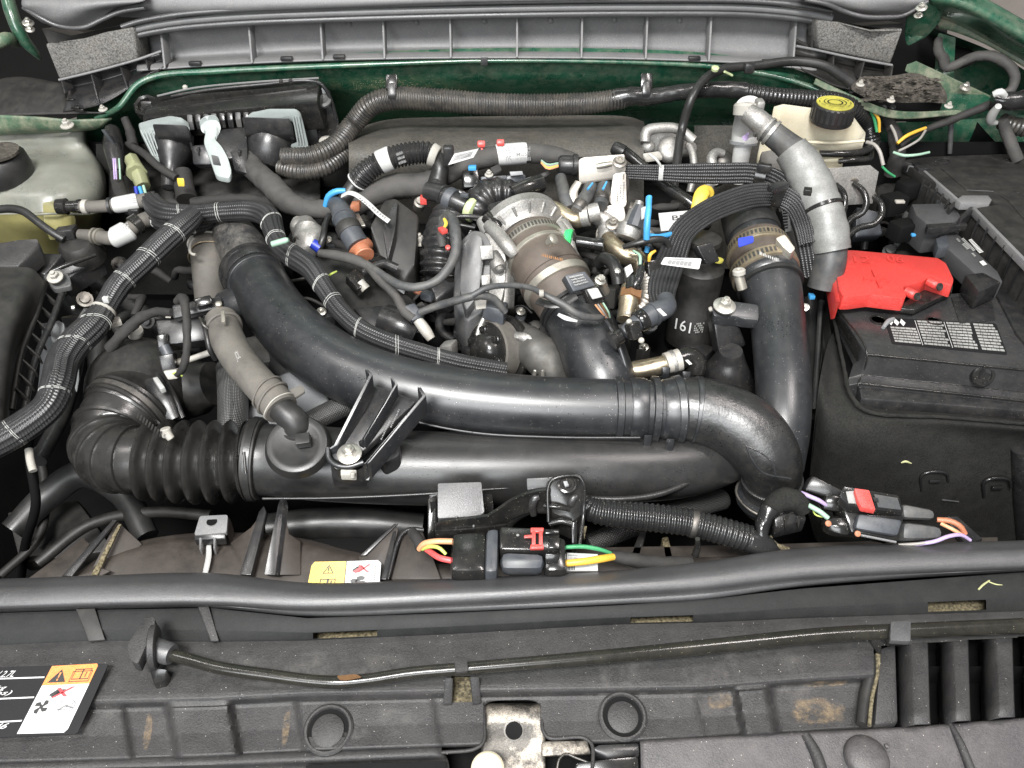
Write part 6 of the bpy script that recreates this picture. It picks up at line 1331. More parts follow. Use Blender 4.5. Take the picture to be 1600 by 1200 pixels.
q_.sheet("bar_code", [rect(.12+.035*k, .35, .14+.035*k+(.008 if k % 3 else 0), .82) for k in range(19)], .0012, M.inkg, tg); q_.sheet("print_line", [rect(.12, .15, .55, .25)], .0012, M.inkg, tg)
# flat ribbed looms on the right
def strands(name, label, pts, n, half, up, grp):
    """flat loom of n parallel ribbed strands"""
    t = thing(name, label, "wiring loom", pts[len(pts)//2][:3], grp)
    pa = Path([(*p[:3], 2) for p in pts]); m = 90; mid = len(pts)//2
    wd = hermite([(V(p)[:] + (pxm(V(p), p[3]),)) for p in pts], 60)
    for k in range(n):
        o = (k/(n-1)-.5)*2; ctl = []
        for i in range(28):
            f = i/27; p, tg, nn, b, r = pa.at(f); p = Vector(p); tg = Vector(tg)
            view = (CAM - p).normalized(); side = tg.cross(view).normalized(); w = float(np.interp(f, np.linspace(0, 1, 60), wd[:, 3]))
            ctl.append((p + side*o*w*half + view*(.0022*(1-o*o)) + view*(.0006*(k % 2)), 1.25*w*half/(n-1)/pxm(p)))
        tube("strand", ctl, M.ribbed, t, 10, res=m, smooth=80)
    pa.dn[:, 3] = np.interp(np.linspace(0, 1, len(pa.dn)), np.linspace(0, 1, 60), wd[:, 3]); pa.hw = half
    return t, pa
def wrap(pa, f, wpx, m_, par, nm):
    """strap round a flat loom"""
    p, tg, nn, b, r = pa.at(f); p = Vector(p); tg = Vector(tg); view = (CAM-p).normalized(); side = tg.cross(view).normalized(); w = r*pa.hw*1.18; u = pxm(p)
    pts = [p + side*(w*math.cos(a)) + view*(w*.42*math.sin(a)+.001) for a in np.linspace(-.3, math.pi+.3, 14)]
    vs = [q + tg*s*wpx*u/2 + view*h for q in pts for s in (-1, 1) for h in (0, .0012)]
    fs = []
    for i in range(13):
        A = i*4; fs += [(A+1, A+3, A+7, A+5), (A, A+4, A+6, A+2), (A, A+1, A+5, A+4), (A+2, A+6, A+7, A+3)]
    mk(nm, vs, fs, m_, par, 60)
lr, pR = strands("flat_ribbed_loom", "wide flat ribbed black loom bending down past the yellow dipstick handle", [(1262, 380, .040, 12), (1256, 350, .050, 13), (1240, 318, .056, 14), (1215, 306, .060, 15), (1180, 305, .062, 16), (1140, 316, .062, 16), (1098, 336, .060, 16), (1066, 364, .056, 17), (1052, 398, .052, 19), (1040, 430, .050, 20), (1034, 456, .050, 19), (1038, 482, .052, 14)], 8, 1.0, None, "flat ribbed looms")
wrap(pR, .22, 16, M.blkg, lr, "strap")
lr2, pR2 = strands("flat_ribbed_loom", "straight flat ribbed loom across the right rear and down beside the silver sleeve", [(972, 268, .052, 9), (1030, 270, .052, 10), (1080, 271, .052, 12), (1130, 271, .052, 13), (1180, 272, .054, 13), (1215, 284, .054, 13), (1240, 312, .048, 13), (1256, 350, .040, 14), (1266, 390, .030, 14), (1272, 430, .01, 13)], 6, 1.0, None, "flat ribbed looms")
wrap(pR2, .15, 7, M.white, lr2, "white_tie"); tube("white_tail", [(1034, 262, .068, 2), (1026, 250, .074, 2), (1014, 240, .076, 1.5)], M.white, lr2, 6)
wrap(pR2, .53, 16, M.blkg, lr2, "strap"); box("strap_lug", (1194, 262, .07), (1, -.4, 0), (.4, 1, 0), UPA, .02, .012, .012, M.blk, lr2, .002); box("strap_lug", (1216, 292, .078), (1, .6, 0), (-.6, 1, 0), UPA, .03, .014, .01, M.blk, lr2, .002)
bp_ = thing("vacuum_pipe", "glossy black pipe slanting from the steel bracket to the dipstick", "pipe", P(1030, 290))
tube("pipe", [(964, 234, .040, 8), (976, 238, .042, 9), (1000, 256, .040, 8), (1040, 290, .034, 8.5), (1080, 318, .03, 9), (1110, 345, .02, 9)], M.blkg, bp_, 16); lathe("cap", (966, 234, .044), (-.6, .3, .2), [(-10, 11), (6, 11), (10, 8), (10, 2)], M.hose, bp_, 18)
bq = Quad((1042, 332, .030), (1086, 328, .030), (1090, 356, .018), (1046, 360, .018)); bl2 = thing("warning_sticker", "white sticker reading BE partly hidden behind the ribbed loom", "sticker", P(1060, 345, .02))
bq.plate("sticker", rect(-.3, 0, 1, 1), -.001, .0008, M.paper, bl2, 0); bq.text("lettering", "BE", .15, .2, .62, .46, .0012, M.ink, bl2); bq.text("lettering", "BE", .15, .62, .62, .9, .0012, M.ink, bl2)
# dipstick
dp = thing("dipstick", "yellow oil dipstick handle behind the wide ribbed loom", "dipstick", P(1085, 340))
tube("handle", [(1112, 306, .040, 6), (1106, 297, .046, 8), (1097, 302, .048, 9), (1090, 328, .040, 9), (1083, 360, .028, 9), (1076, 394, .012, 9)], M.yellow, dp, 16, flat=(.45, 1.2), ref=(0, -.6, .8))
# oil filter housing
of = thing("oil_filter_housing", "tall black cylindrical oil filter housing marked 161 right of the engine", "oil filter", P(1090, 530, -.08))
lathe("cylinder", Pz(1096, 416, .125), (0, 0, -1), [(-6, 20), (0, 33), (3, 36), (26, 36), (60, 35), (66, 38), (120, 39), (135, 40)], M.blkd, of, 44)
lathe("cap", Pz(1097, 392, .14), (0, 0, -1), [(-24, 24), (-22, 27), (-14, 27), (-12, 22), (0, 22), (16, 30), (17, 3)], M.blkd, of, 40)
block("wing", [(1088, 384, .065), (1114, 378, .065), (1126, 408, .05), (1104, 414, .052)], .02, M.blk, of, .003)
lathe("bead", (1122, 408, .03), UPA, [(0, 8), (3, 8), (4, 3)], M.yellowcap, of, 14)
c1 = Pz(1096, 416, .125); R1 = pxm(c1, 41)
def cylquad(a0, a1, z0, z1):
    f_ = lambda a, z: Vector((c1.x + R1*math.sin(a), c1.y - R1*math.cos(a), z)); return Quad(f_(a0, z1), f_(a1, z1), f_(a1, z0), f_(a0, z0))
cylquad(-.9, -.25, .034, .053).text("lettering", "161", 0, 0, 1, 1, .003, M.inkw, of); cylquad(-.18, .5, .034, .053).sheet("code_block", [rect(.1*k, .2*j, .1*k+.07, .2*j+.15) for k in range(6) for j in range(5) if (k*3+j*5) % 4], .003, M.inkwd, of)
# tan pipe stub by the elbow flange
ts_ = thing("coolant_elbow", "dark rubber elbow on a pale metal stub behind the charge pipe flange", "fitting", P(1060, 565))
tube("stub", [(990, 580, .0, 16), (1020, 574, .006, 15), (1050, 566, .010, 15)], M.brass, ts_, 22, bumpy=.03); band(tube("stub_sleeve", [(1040, 568, .012, 17), (1062, 562, .014, 18)], M.whited, ts_, 22), .5, 6, 1, M.alu, ts_, "ring", 22)
tube("elbow", [(1060, 562, .014, 16), (1078, 558, .014, 16), (1088, 566, .01, 15), (1086, 584, .0, 14)], M.blkg, ts_, 22); box("white_mark", (1076, 566, .043), (.4, -1, 0), (1, .4, 0), (0, -.5, 1), .010, .004, .001, M.inkw, ts_, 0)
# aluminium heater valve at the rear
hv = thing("expansion_valve", "cast aluminium block with rounded ports fixed to the firewall right of centre", "valve", P(1045, 225, -.02))
block("block", [(1006, 206, .020), (1060, 200, .020), (1092, 226, .008), (1088, 246, .0), (1008, 240, .0)], .03, M.alu, hv, .006)
tube("rim", [(1008, 222, .022, 8), (1010, 206, .028, 9), (1030, 200, .03, 8), (1060, 202, .028, 8), (1084, 220, .022, 8)], M.alu, hv, 14)
for x, y, r in ((1046, 236, 20), (1012, 232, 10)): lathe("port", (x, y, .014), (0, -.7, .6), [(0, r), (8, r), (12, r-3), (14, r-8), (14, 2)], M.alu, hv, 28)
tube("pipe", [(1076, 226, .018, 6), (1082, 240, .016, 6), (1084, 270, .008, 6), (1078, 300, -.004, 6)], M.alu, hv, 14); tube("pipe", [(1122, 290, .01, 8), (1114, 262, .018, 8), (1112, 246, .022, 8), (1120, 238, .022, 7), (1130, 240, .02, 6)], M.alu, hv, 14)
tube("pipe", [(1102, 330, .0, 9), (1108, 290, .01, 9), (1112, 262, .016, 9)], M.alu, hv, 14); lathe("spring_seat", (1130, 252, .01), (0, -.5, .8), [(0, 14), (3, 15), (6, 12), (9, 14), (12, 11), (14, 3)], M.dsteel, hv, 20)
prism("white_clip", rpoly([(1004, 240, .028), (1030, 236, .028), (1036, 246, .024), (1010, 250, .024)], 3), .004, M.whited, hv, .001)
# ================================================================ RIGHT SIDE
ds = thing("ac_pipe", "white metal pipe post with a silver hose joint near the brake fluid reservoir", "pipe", P(1165, 250, .02))
ps_ = tube("post", [(1154, 285, .0, 10), (1157, 250, .02, 13), (1161, 225, .032, 14), (1163, 212, .038, 16)], M.white, ds, 24)
tube("post_sleeve", [(1163, 222, .034, 20), (1165, 205, .042, 21), (1168, 186, .050, 20), (1170, 168, .056, 21)], M.white, ds, 26); band(ps_, .86, 6, 7, M.shield, ds, "ring", 26)
lathe("head", (1168, 170, .056), (.04, .3, .95), [(-10, 21), (4, 22), (8, 19), (10, 2)], M.whited, ds, 28)
box("lug", (1186, 166, .06), XR, (0, 1, 0), UPA, .012, .02, .02, M.alu, ds, .003)
prism("paint_mark", rpoly([(1159, 214, .066), (1170, 206, .068), (1170, 216, .065), (1164, 220, .064)], 2), .001, M.w_purple, ds, 0)
sq2 = tube("hose_end", [(1168, 176, .075, 15), (1184, 188, .080, 17), (1196, 200, .082, 18)], M.alu, ds, 24); 
ho = tube("hose", [(1190, 196, .080, 17), (1208, 210, .080, 19), (1226, 224, .076, 20), (1246, 242, .07, 24)], M.hoseg, ds, 24)
for f in (.02, .14, .26): band(ho, f, 5, 2.5, M.alu, ds, "crimp", 24)
sl_ = tube("heat_sleeve", [(1236, 234, .072, 26), (1252, 256, .068, 29), (1270, 290, .062, 31), (1286, 330, .054, 30), (1296, 365, .044, 29), (1300, 392, .034, 28)], M.sleeve, ds, 32, bumpy=.03)
band(sl_, .62, 5, 2, M.blkg, ds, "zip_tie", 32); box("zip_head", (1262, 299, .104), (1, -.3, 0), (.3, 1, 0), UPA, .010, .012, .008, M.blkg, ds, .001)
tube("lower_hose", [(1298, 380, .036, 25), (1296, 410, .024, 25), (1286, 450, .0, 24)], M.hoseg, ds, 24)

# brake fluid reservoir
rv = thing("brake_fluid_reservoir", "cream brake fluid reservoir with a dark cap with a yellow top", "reservoir", P(1280, 215, .0))
T_ = [(1210, 168), (1226, 164), (1300, 170), (1340, 196), (1353, 216), (1262, 224)]
prism("upper_tank", [P(1209, 166, .040), P(1224, 162, .042), P(1330, 176, .040), P(1353, 207, .030), P(1352, 216, .026), P(1266, 220, .026), P(1206, 190, .03)], .025, M.cream, rv, .008)
prism("lower_tank", [P(1262, 222, .012), P(1320, 220, .012), P(1318, 258, .0), P(1296, 258, .0), P(1240, 240, .004)], .03, M.cream, rv, .004)
prism("rear_tank", [P(1186, 222, .020), P(1215, 196, .026), P(1270, 224, .016), P(1240, 262, .0), P(1186, 260, .0)], .03, M.cream, rv, .006)
tube("moulding", [(1262, 222, .030, 2.5), (1310, 223, .030, 2.5), (1350, 220, .030, 2.5)], M.cream, rv, 8)
lathe("cap", (1299, 184, .046), (0, -.08, 1), [(-6, 31), (-4, 32), (20, 31), (22, 29), (22, 24)], M.hose, rv, 40)
cbase = P(1299, 184, .046); 
for k in range(24):
    a = 2*math.pi*k/24; c = cbase + Vector((math.cos(a), math.sin(a), 0))*pxm(cbase, 31.6) + Vector((0, 0, pxm(cbase, 9))); 
    prism("grip", [c + Vector((math.cos(a+1.57), math.sin(a+1.57), 0))*pxm(cbase, 2.2)*s_ + Vector((math.cos(a), math.sin(a), 0))*pxm(cbase, o_) + Vector((0, 0, pxm(cbase, 10))) for s_, o_ in ((-1, -1), (1, -1), (1, 1), (-1, 1))], Vector((0, 0, -pxm(cbase, 20))), M.hose, rv, 0)
ctop = cbase + Vector((0, 0, pxm(cbase, 22)))
lathe("cap_label", ctop, (0, -.08, 1), [(0, 28), (1.2, 28), (1.6, 3)], M.yellowcap, rv, 36)
for r0, r1 in ((10, 12), (16, 17.2), (23, 24)):
    n_ = 30; vs = [ctop + Vector((r*pxm(ctop)*math.cos(2*math.pi*k/n_), r*pxm(ctop)*math.sin(2*math.pi*k/n_), pxm(ctop, 2.6))) for r in (r0, r1) for k in range(n_)]
    mk("cap_print", vs, [(k, (k+1) % n_, n_+(k+1) % n_, n_+k) for k in range(n_) if r0 < 20 or k % 3], M.ink, rv)
# ABS block and brake lines
ab2 = thing("brake_block", "square aluminium brake control block with black bent brake lines beneath the reservoir", "brake unit", P(1330, 290, -.03))
prism("block", [P(1290, 262, .030), P(1360, 257, .030), P(1374, 268, .024), P(1300, 272, .024)], Vector((0, -.012, -.05)), M.alu, ab2, .0015)
prism("side_block", [P(1188, 236, .022), P(1210, 232, .024), P(1250, 262, .014), P(1260, 300, -.004), P(1240, 308, -.008), P(1186, 290, -.002)], .04, M.block, ab2, .003)
lathe("port", (1332, 284, .016), (0, -.85, -.3), [(-4, 9), (3, 9), (4, 6), (4, 2)], M.steel, ab2, 18); lathe("port", (1362, 306, .0), (0, -.85, -.3), [(-4, 7), (3, 7), (4, 5), (4, 2)], M.steel, ab2, 18)
for pts in ([(1334, 286, .018, 4), (1348, 298, .018, 5), (1354, 316, .012, 5), (1348, 332, .004, 5), (1330, 342, -.004, 5), (1318, 360, -.015, 5)], [(1364, 306, .004, 4), (1376, 318, .004, 5), (1378, 334, -.002, 5), (1366, 350, -.008, 5), (1342, 356, -.012, 5), (1320, 372, -.02, 5)], [(1306, 288, .018, 4), (1318, 302, .018, 5), (1320, 320, .012, 5), (1316, 336, .004, 5)], [(1280, 240, .020, 5), (1320, 240, .022, 5.5), (1350, 236, .022, 5.5), (1370, 226, .02, 5)], [(1310, 252, .014, 4), (1336, 250, .016, 5), (1358, 248, .014, 5), (1362, 236, .012, 4)]):
    tube("brake_line", pts, M.blkg, ab2, 12)
block("motor", [(1338, 322, -.02), (1372, 330, -.02), (1380, 366, -.04), (1336, 372, -.04)], .04, M.slate, ab2, .004)
lathe("motor_can", (1400, 310, -.06), (0, -.3, 1), [(-20, 36), (0, 36), (6, 30), (8, 14), (10, 2)], M.blkd, ab2, 28)
for pts in ([(1354, 222, .022, 3), (1366, 226, .024, 3), (1374, 236, .022, 3), (1380, 258, .014, 3)],): tube("pale_wire", pts, M.w_white, ab2, 8)
# boxy module behind pipe with bar code
mb = thing("vertical_module", "dark upright module with a white strip and QR-less tag between pipe and loom", "module", P(1235, 370, -.05))
mb["label"] = "dark upright module with a white strip between the right hand pipe and the silver sleeve"
prism("case", [P(1214, 318, .01), P(1258, 312, .0), P(1284, 400, -.02), P(1250, 440, -.03)], .06, M.blkd, mb, .003)
prism("white_strip", [P(1221, 324, .0125), P(1232, 322, .0125), P(1236, 360, .004), P(1227, 362, .004)], .001, M.paper, mb, 0)
for k in range(7): prism("strip_line", [P(1223, 328+k*4.6, .0135-.001*k), P(1231, 327+k*4.6, .0135-.001*k), P(1231, 329+k*4.6, .013-.001*k), P(1223, 330+k*4.6, .013-.001*k)], .0005, M.ink, mb, 0)
lathe("white_ring", (1264, 416, .0), (0, -.6, .8), [(0, 6), (2, 6), (2, 3.5), (0, 3.5)], M.inkw, mb, 16); prism("white_key", [(1262, 420, .0), (1266, 420, .0), (1262, 434, -.004), (1258, 433, -.004)], .001, M.inkw, mb, 0)
box("blue_clip", (1268, 463, -.01), XR, (0, 1, 0), UPA, .008, .01, .006, M.blue, mb, .001); bolt((1258, 480, -.01), 4, M.zinc, mb, (-.3, -.4, .8))
# fuse box on the right
fbx = thing("fuse_box", "large flat black fuse box lid with ribbed edge filling the right side", "fuse box", P(1540, 330, -.02))
zf = .150
lid = [(1396, 247), (1450, 243), (1620, 238), (1800, 232), (1800, 520), (1660, 470), (1545, 352), (1528, 326), (1560, 322), (1562, 312), (1548, 307), (1504, 310), (1484, 294), (1430, 256)]
prism("lid", onz([(1404, 250), (1450, 244), (1620, 238), (1800, 232), (1800, 520), (1640, 440), (1526, 324), (1560, 318), (1546, 308), (1500, 308)], zf), .016, M.blkd, fbx, .003)
prism("lower_case", onz([(1410, 262), (1470, 258), (1800, 262), (1800, 560), (1610, 430), (1512, 330), (1488, 322), (1430, 278)], zf-.012), .10, M.blkd, fbx, .004)
def strip(pts, hz, m_=M.blk, w=4): 
    for a, b_ in zip(pts, pts[1:]):
        p, q = Pz(a[0], a[1], hz), Pz(b_[0], b_[1], hz); d = (q-p).normalized(); s_ = d.cross(Vector((0, 0, 1)))*pxm(p, w)/2
        prism("lid_rim", [p+s_, q+s_, q-s_, p-s_], .012, m_, fbx, .001)
strip([(1420, 258), (1440, 262), (1500, 314)], zf+.001, M.cowl, 5); strip([(1522, 324), (1620, 424)], zf+.001, M.cowl, 6); strip([(1404, 250), (1440, 258)], zf+.003, M.blk, 5)
prism("lid_notch", onz([(1494, 312), (1504, 305), (1544, 305), (1550, 312), (1546, 318), (1502, 317)], zf+.004), .012, M.cowl, fbx, .001)
prism("latch", onz([(1482, 322), (1498, 308), (1502, 311), (1486, 326)], zf-.004), .02, M.blk, fbx, .001); prism("latch", onz([(1498, 340), (1518, 320), (1524, 326), (1504, 342)], zf-.002), .02, M.blk, fbx, .001)
prism("side_window", onz([(1440, 270), (1448, 268), (1488, 310), (1470, 320)], zf-.018), .02, M.slate, fbx, .002)
prism("corner_cap", onz([(1424, 252), (1446, 250), (1456, 262), (1436, 264)], zf+.005), .02, M.blk, fbx, .002)
for x, y in ((1478, 252), (1584, 252), (1592, 306)):
    tube("embossed_mark", [(Pz(x-18, y, zf+.0005), 1.6), (Pz(x-2, y-4, zf+.0005), 2), (Pz(x+6, y, zf+.0005), 1.6), (Pz(x-6, y+4, zf+.0005), 2), (Pz(x-18, y, zf+.0005), 1.6)], M.blk, fbx, 6)
prism("junction_cover", onz([(1424, 318), (1480, 317), (1498, 330), (1506, 346), (1452, 352), (1432, 336)], zf-.015), .05, M.seal, fbx, .003)
prism("junction_lip", onz([(1448, 350), (1510, 346), (1512, 352), (1450, 357)], zf-.012), .01, M.blk, fbx, .001)
for k in range(9):
    x, y = 1530+k*14, 338+k*12.5; prism("case_rib", onz([(x, y), (x+5, y-2), (x+1, y+7), (x-4, y+9)], zf-.004), .05, M.blk, fbx, .0006)
for k in range(5):
    x, y = 1446+k*9, 274+k*9; prism("case_rib", onz([(x, y), (x+4, y-1), (x, y+8), (x-4, y+9)], zf-.006), .04, M.blk, fbx, .0006)
prism("lid_panel", onz([(1470, 262), (1620, 256), (1800, 252), (1800, 430), (1650, 400), (1575, 312), (1552, 298), (1510, 296)], zf+.002), .004, M.blkd, fbx, .0015)
mega = thing("fuse_holder", "long black fuse holder bar with pale printed lines between battery and fuse box", "fuse holder", P(1520, 410, .0))
zz = .118
prism("bar", onz([(1468, 366), (1492, 360), (1560, 424), (1568, 440), (1540, 442), (1474, 382)], zz), .03, M.seal, mega, .003)
prism("bar_end", onz([(1462, 372), (1480, 366), (1484, 384), (1466, 388)], zz+.004), .02, M.slate, mega, .002); prism("bar_end", onz([(1508, 428), (1536, 424), (1566, 440), (1530, 456)], zz+.002), .03, M.blk, mega, .004)
qm = Quad(Pz(1490, 372, zz+.0006), Pz(1500, 366, zz+.0006), Pz(1562, 428, zz+.0006), Pz(1548, 432, zz+.0006))
def dash(u0, u1, v): qm.sheet("printed_line", [rect(u0, v0, u1, v0+.02) for v0 in np.arange(v[0], v[1], .03)], .0006, M.inkwd, mega)
dash(.1, .35, (.05, .12)); dash(.15, .6, (.2, .34)); dash(.6, .95, (.1, .42)); dash(.2, .45, (.45, .52)); qm.sheet("printed_block", [rect(.2, .66, .7, .76)], .0006, M.inkw, mega)
Quad(Pz(1513, 376, zz+.002), Pz(1518, 374, zz+.002), Pz(1538, 396, zz+.002), Pz(1531, 398, zz+.002)).sheet("printed_line", [rect(0, .08*k, 1, .08*k+.045) for k in range(12)], .001, M.inkw, mega)
dk = thing("battery_tray_frame", "dull black tray and brackets in the shadow between brake block and fuse box", "tray", P(1420, 380, -.1))
for q__ in ([(1400, 330), (1470, 350), (1500, 420), (1400, 420)], [(1480, 400), (1560, 440), (1700, 520), (1700, 430), (1560, 380)]): prism("panel", onz(q__, .06), .05, M.blkd, dk, .003)
for c_ in ((1395, 318, -.02), (1420, 296, -.03), (1440, 346, -.03), (1410, 360, -.02)): box("bracket", c_, (1, .4, 0), (-.4, 1, 0), UPA, .04, .03, .03, M.deep, dk, .004)
box("blue_pin", (1427, 367, .02), XR, (0, 1, 0), UPA, .006, .006, .004, M.blue, dk, .001); box("yellow_tab", (1406, 315, .02), XR, (0, 1, 0), UPA, .014, .008, .004, M.whited, dk, .001)

# right rear wiring
rw = thing("rear_corner_wiring", "dark wiring with orange, green and pale wires at the right rear corner", "wiring", P(1400, 220))
tube("trunk", [(1375, 170, .0, 6), (1392, 196, -.004, 9), (1400, 220, -.01, 11), (1402, 244, -.02, 12), (1396, 270, -.04, 14)], M.taped, rw, 14, bumpy=.08)
tube("trunk", [(1600, 152, .004, 9), (1560, 160, .006, 8), (1520, 174, .006, 6), (1480, 190, .004, 6), (1448, 202, .002, 5), (1420, 216, .0, 5), (1404, 228, -.004, 6)], M.taped, rw, 12, bumpy=.06)
for m_, pts in ((M.w_yellow, [(1402, 224, .004, 2.5), (1414, 214, .008, 2.8), (1430, 206, .008, 2.8), (1446, 200, .006, 2.5)]), (M.w_white, [(1404, 236, .002, 2), (1420, 228, .004, 2), (1436, 218, .006, 2), (1446, 204, .006, 2)]), (M.w_grey, [(1396, 238, .0, 2.2), (1412, 243, .002, 2.5), (1432, 242, .004, 2.2), (1452, 238, .004, 2)]), (M.w_green, [(1358, 170, .006, 2.2), (1366, 186, .004, 2.5), (1370, 206, .0, 2.2)]), (M.w_yellow, [(1364, 174, .006, 2.2), (1372, 184, .006, 2.5), (1374, 206, .0, 2.2)]), (M.w_white, [(1392, 196, .004, 2), (1398, 208, .004, 2.5), (1402, 222, .002, 2)]), (M.w_green, [(1378, 260, .0, 2), (1386, 268, -.004, 2), (1398, 276, -.01, 2)])): tube("wire", pts, m_, rw, 8)
rw2 = thing("fender_harness", "grey taped harness looping over the right fender to a white clipped bundle", "wiring", P(1560, 120))
tube("harness", [(1466, 62, .002, 6), (1466, 78, .002, 7), (1474, 92, .002, 8), (1480, 106, .004, 7), (1500, 98, .008, 7), (1525, 88, .010, 7.5), (1550, 88, .012, 8), (1574, 100, .012, 8), (1586, 120, .010, 7.5), (1580, 140, .006, 7), (1566, 150, .004, 7)], M.tape, rw2, 14, bumpy=.08)
tube("bundle", [(1550, 156, .01, 12), (1580, 158, .012, 14), (1640, 150, .012, 16)], M.vinyl, rw2, 16, bumpy=.08); tube("bundle", [(1566, 190, .0, 12), (1590, 198, .0, 13), (1650, 200, .0, 14)], M.loomd, rw2, 16, ridge=(7, .08))
tube("drop", [(1566, 186, .004, 8), (1572, 205, .0, 9), (1582, 230, -.01, 9), (1590, 250, -.02, 9)], M.tape, rw2, 12, bumpy=.05)
for pts in ([(1552, 148, .02, 5), (1562, 144, .022, 6), (1570, 150, .02, 5)], [(1560, 166, .018, 5), (1550, 180, .012, 7), (1548, 190, .008, 6), (1556, 192, .006, 4)]): tube("white_clip", pts, M.white, rw2, 10)

# ---------------------------------------------------------------- battery in its felt blanket
bt = thing("battery", "black car battery with stepped lid and printed warning label on the right", "battery", P(1460, 620, -.15))
ZB = .088
prism("case", onz([(1322, 490), (1560, 470), (1760, 560), (1700, 650), (1345, 622)], ZB-.04), .12, M.blk, bt, .004)
cx_ = [1355, 1440, 1518, 1600, 1760]
A_ = [Pz(x, y, ZB) for x, y in zip(cx_, (554, 562, 570, 578, 594))]
B_ = [Py(x-8, y, a_.y - .001) for x, y, a_ in zip(cx_, (586, 595, 603, 612, 628), A_)]
zb_ = sum(p.z for p in B_)/5
C_ = [Pz(x-14, y, zb_ - .001) for x, y in zip(cx_, (599, 608, 616, 625, 641))]
D_ = [Py(x-11, y, c_.y - .002) for x, y, c_ in zip(cx_, (633, 641, 648, 655, 670), C_)]
T_ = [Pz(x, y, ZB) for x, y in ((1306, 478), (1400, 468), (1500, 458), (1600, 448), (1760, 432))]
L2 = [Pz(1297, 492, ZB-.035), Pz(1333, 570, ZB-.030), Pz(1326, 592, zb_-.004), Pz(1321, 603, zb_-.006), Pz(1324, 622, D_[0].z)]
rows_ = [[L2[0]]+T_, [L2[1]]+A_, [L2[2]]+B_, [L2[3]]+C_, [L2[4]]+D_]
mk("lid", [p for r in rows_ for p in r], [(i*6+j, i*6+j+1, (i+1)*6+j+1, (i+1)*6+j) for i in range(4) for j in range(5)], M.lid, bt, 30, None, .0018, 3)
for Ln, r_ in ((A_, 1.9), (B_, 1.2), (C_, 2.0)): tube("lid_bead", [(p + Vector((0, -.0004, .0002)), r_) for p in Ln], M.blkg, bt, 8)  # glossy beads added along the lid edges to catch highlight lines
tube("lid_bead", [(T_[0], 1.2), (A_[0], 1.3), (B_[0], 1.2), (C_[0], 1.2), (D_[0], 1)], M.blkg, bt, 8)
prism("end_grip", [L2[0].lerp(T_[0], .5)+Vector((0, 0, .004)), T_[0].lerp(A_[0], .45)+Vector((-.004, 0, .001)), T_[0].lerp(A_[0], .9)+Vector((-.004, 0, .001)), L2[1].lerp(A_[0], .4)+Vector((0, 0, .004))], .01, M.blkg, bt, .002)
prism("handle_strap", [Pz(1553, 452, ZB+.004), Pz(1576, 448, ZB+.004), Pz(1700, 560, ZB+.004), Pz(1640, 580, ZB+.004), Pz(1588, 520, ZB+.004)], .012, M.blk, bt, .004)
prism("soft_flap", onz([(1486, 464), (1548, 458), (1556, 500), (1500, 506)], ZB+.0015), .004, M.blk, bt, .001)
for x, y in ((1372, 500), (1460, 502)): lathe("vent_ring", Pz(x, y, ZB+.0005), UPA, [(0, 13), (1.5, 12.5), (1.5, 10.5), (0, 10)], M.blkg, bt, 28)
yF = A_[2].y - .003
lathe("front_cap", Py(1535, 586, yF), (0, -.9, .35), [(-4, 18), (4, 18), (6, 16), (6, 12), (3, 11.5), (3, 2)], M.blkg, bt, 32)
box("cap_slot", Py(1535, 584, yF-.0045), (.25, 0, 1), (1, 0, -.25), (0, -1, 0), .012, .002, .004, M.ink, bt, 0)
prism("front_bar", [Py(1552, 575, yF), Py(1760, 588, yF), Py(1760, 600, yF), Py(1552, 588, yF)], Vector((0, .012, 0)), M.blkg, bt, .002)
bl3 = Quad(Pz(1381, 497, ZB), Pz(1556, 506, ZB), Pz(1574, 555, ZB), Pz(1394, 538, ZB))
lbt = thing("battery_label", "black battery warning label with columns of fine white print", "label", Pz(1470, 525, ZB))
bl3.plate("film", rrect(0, 0, 1, 1, .02, .05), 0, .0008, M.labelblk, lbt, 0)
rs = random.Random(5)
lines, icons = [], []
for c0, c1 in ((.03, .26), (.29, .52), (.55, .76), (.79, .985)):
    for k in range(9):
        if c0 < .1 and k < 3: continue
        v = .05+.10*k; x = c0
        while x < c1-.02:
            w_ = min(rs.uniform(.015, .05), c1-x); lines.append(rect(x, v, x+w_, v+.066)); x += w_ + .004
for u in (.02, .075, .13): icons.append([(u, .17), (u+.022, .02), (u+.05, .17), (u+.022, .30)])
bl3.sheet("fine_print", lines, .0012, M.inkwd, lbt); bl3.sheet("hazard_icons", icons, .0012, M.inkw, lbt); bl3.sheet("rule", [rect(.27, .05, .274, .95), rect(.53, .05, .534, .95)], .0012, M.inkw, lbt)
tube("peeled_edge", [(Pz(1380, 512, ZB+.002), 3), (Pz(1388, 502, ZB+.004), 4), (Pz(1396, 498, ZB+.003), 3)], M.shield, lbt, 8)
rcv = thing("terminal_cover", "bright red plastic positive terminal cover on the rear corner of the battery", "terminal cover", Pz(1390, 440, .1))
ZR = .122
prism("cover", onz(rpoly([(1303, 398), (1312, 391), (1335, 391), (1465, 403), (1478, 411), (1490, 436), (1488, 446), (1450, 434), (1442, 440), (1411, 448), (1416, 462), (1414, 466), (1392, 464), (1360, 460), (1330, 464), (1318, 464), (1311, 452)], 3), ZR), .020, M.red, rcv, .0022, scale=1.02)
prism("side_skirt", [Pz(1301, 396, ZR-.002), Pz(1313, 470, ZR-.004), Pz(1306, 472, ZR-.012), Pz(1294, 405, ZR-.006)], .03, M.red, rcv, .002)
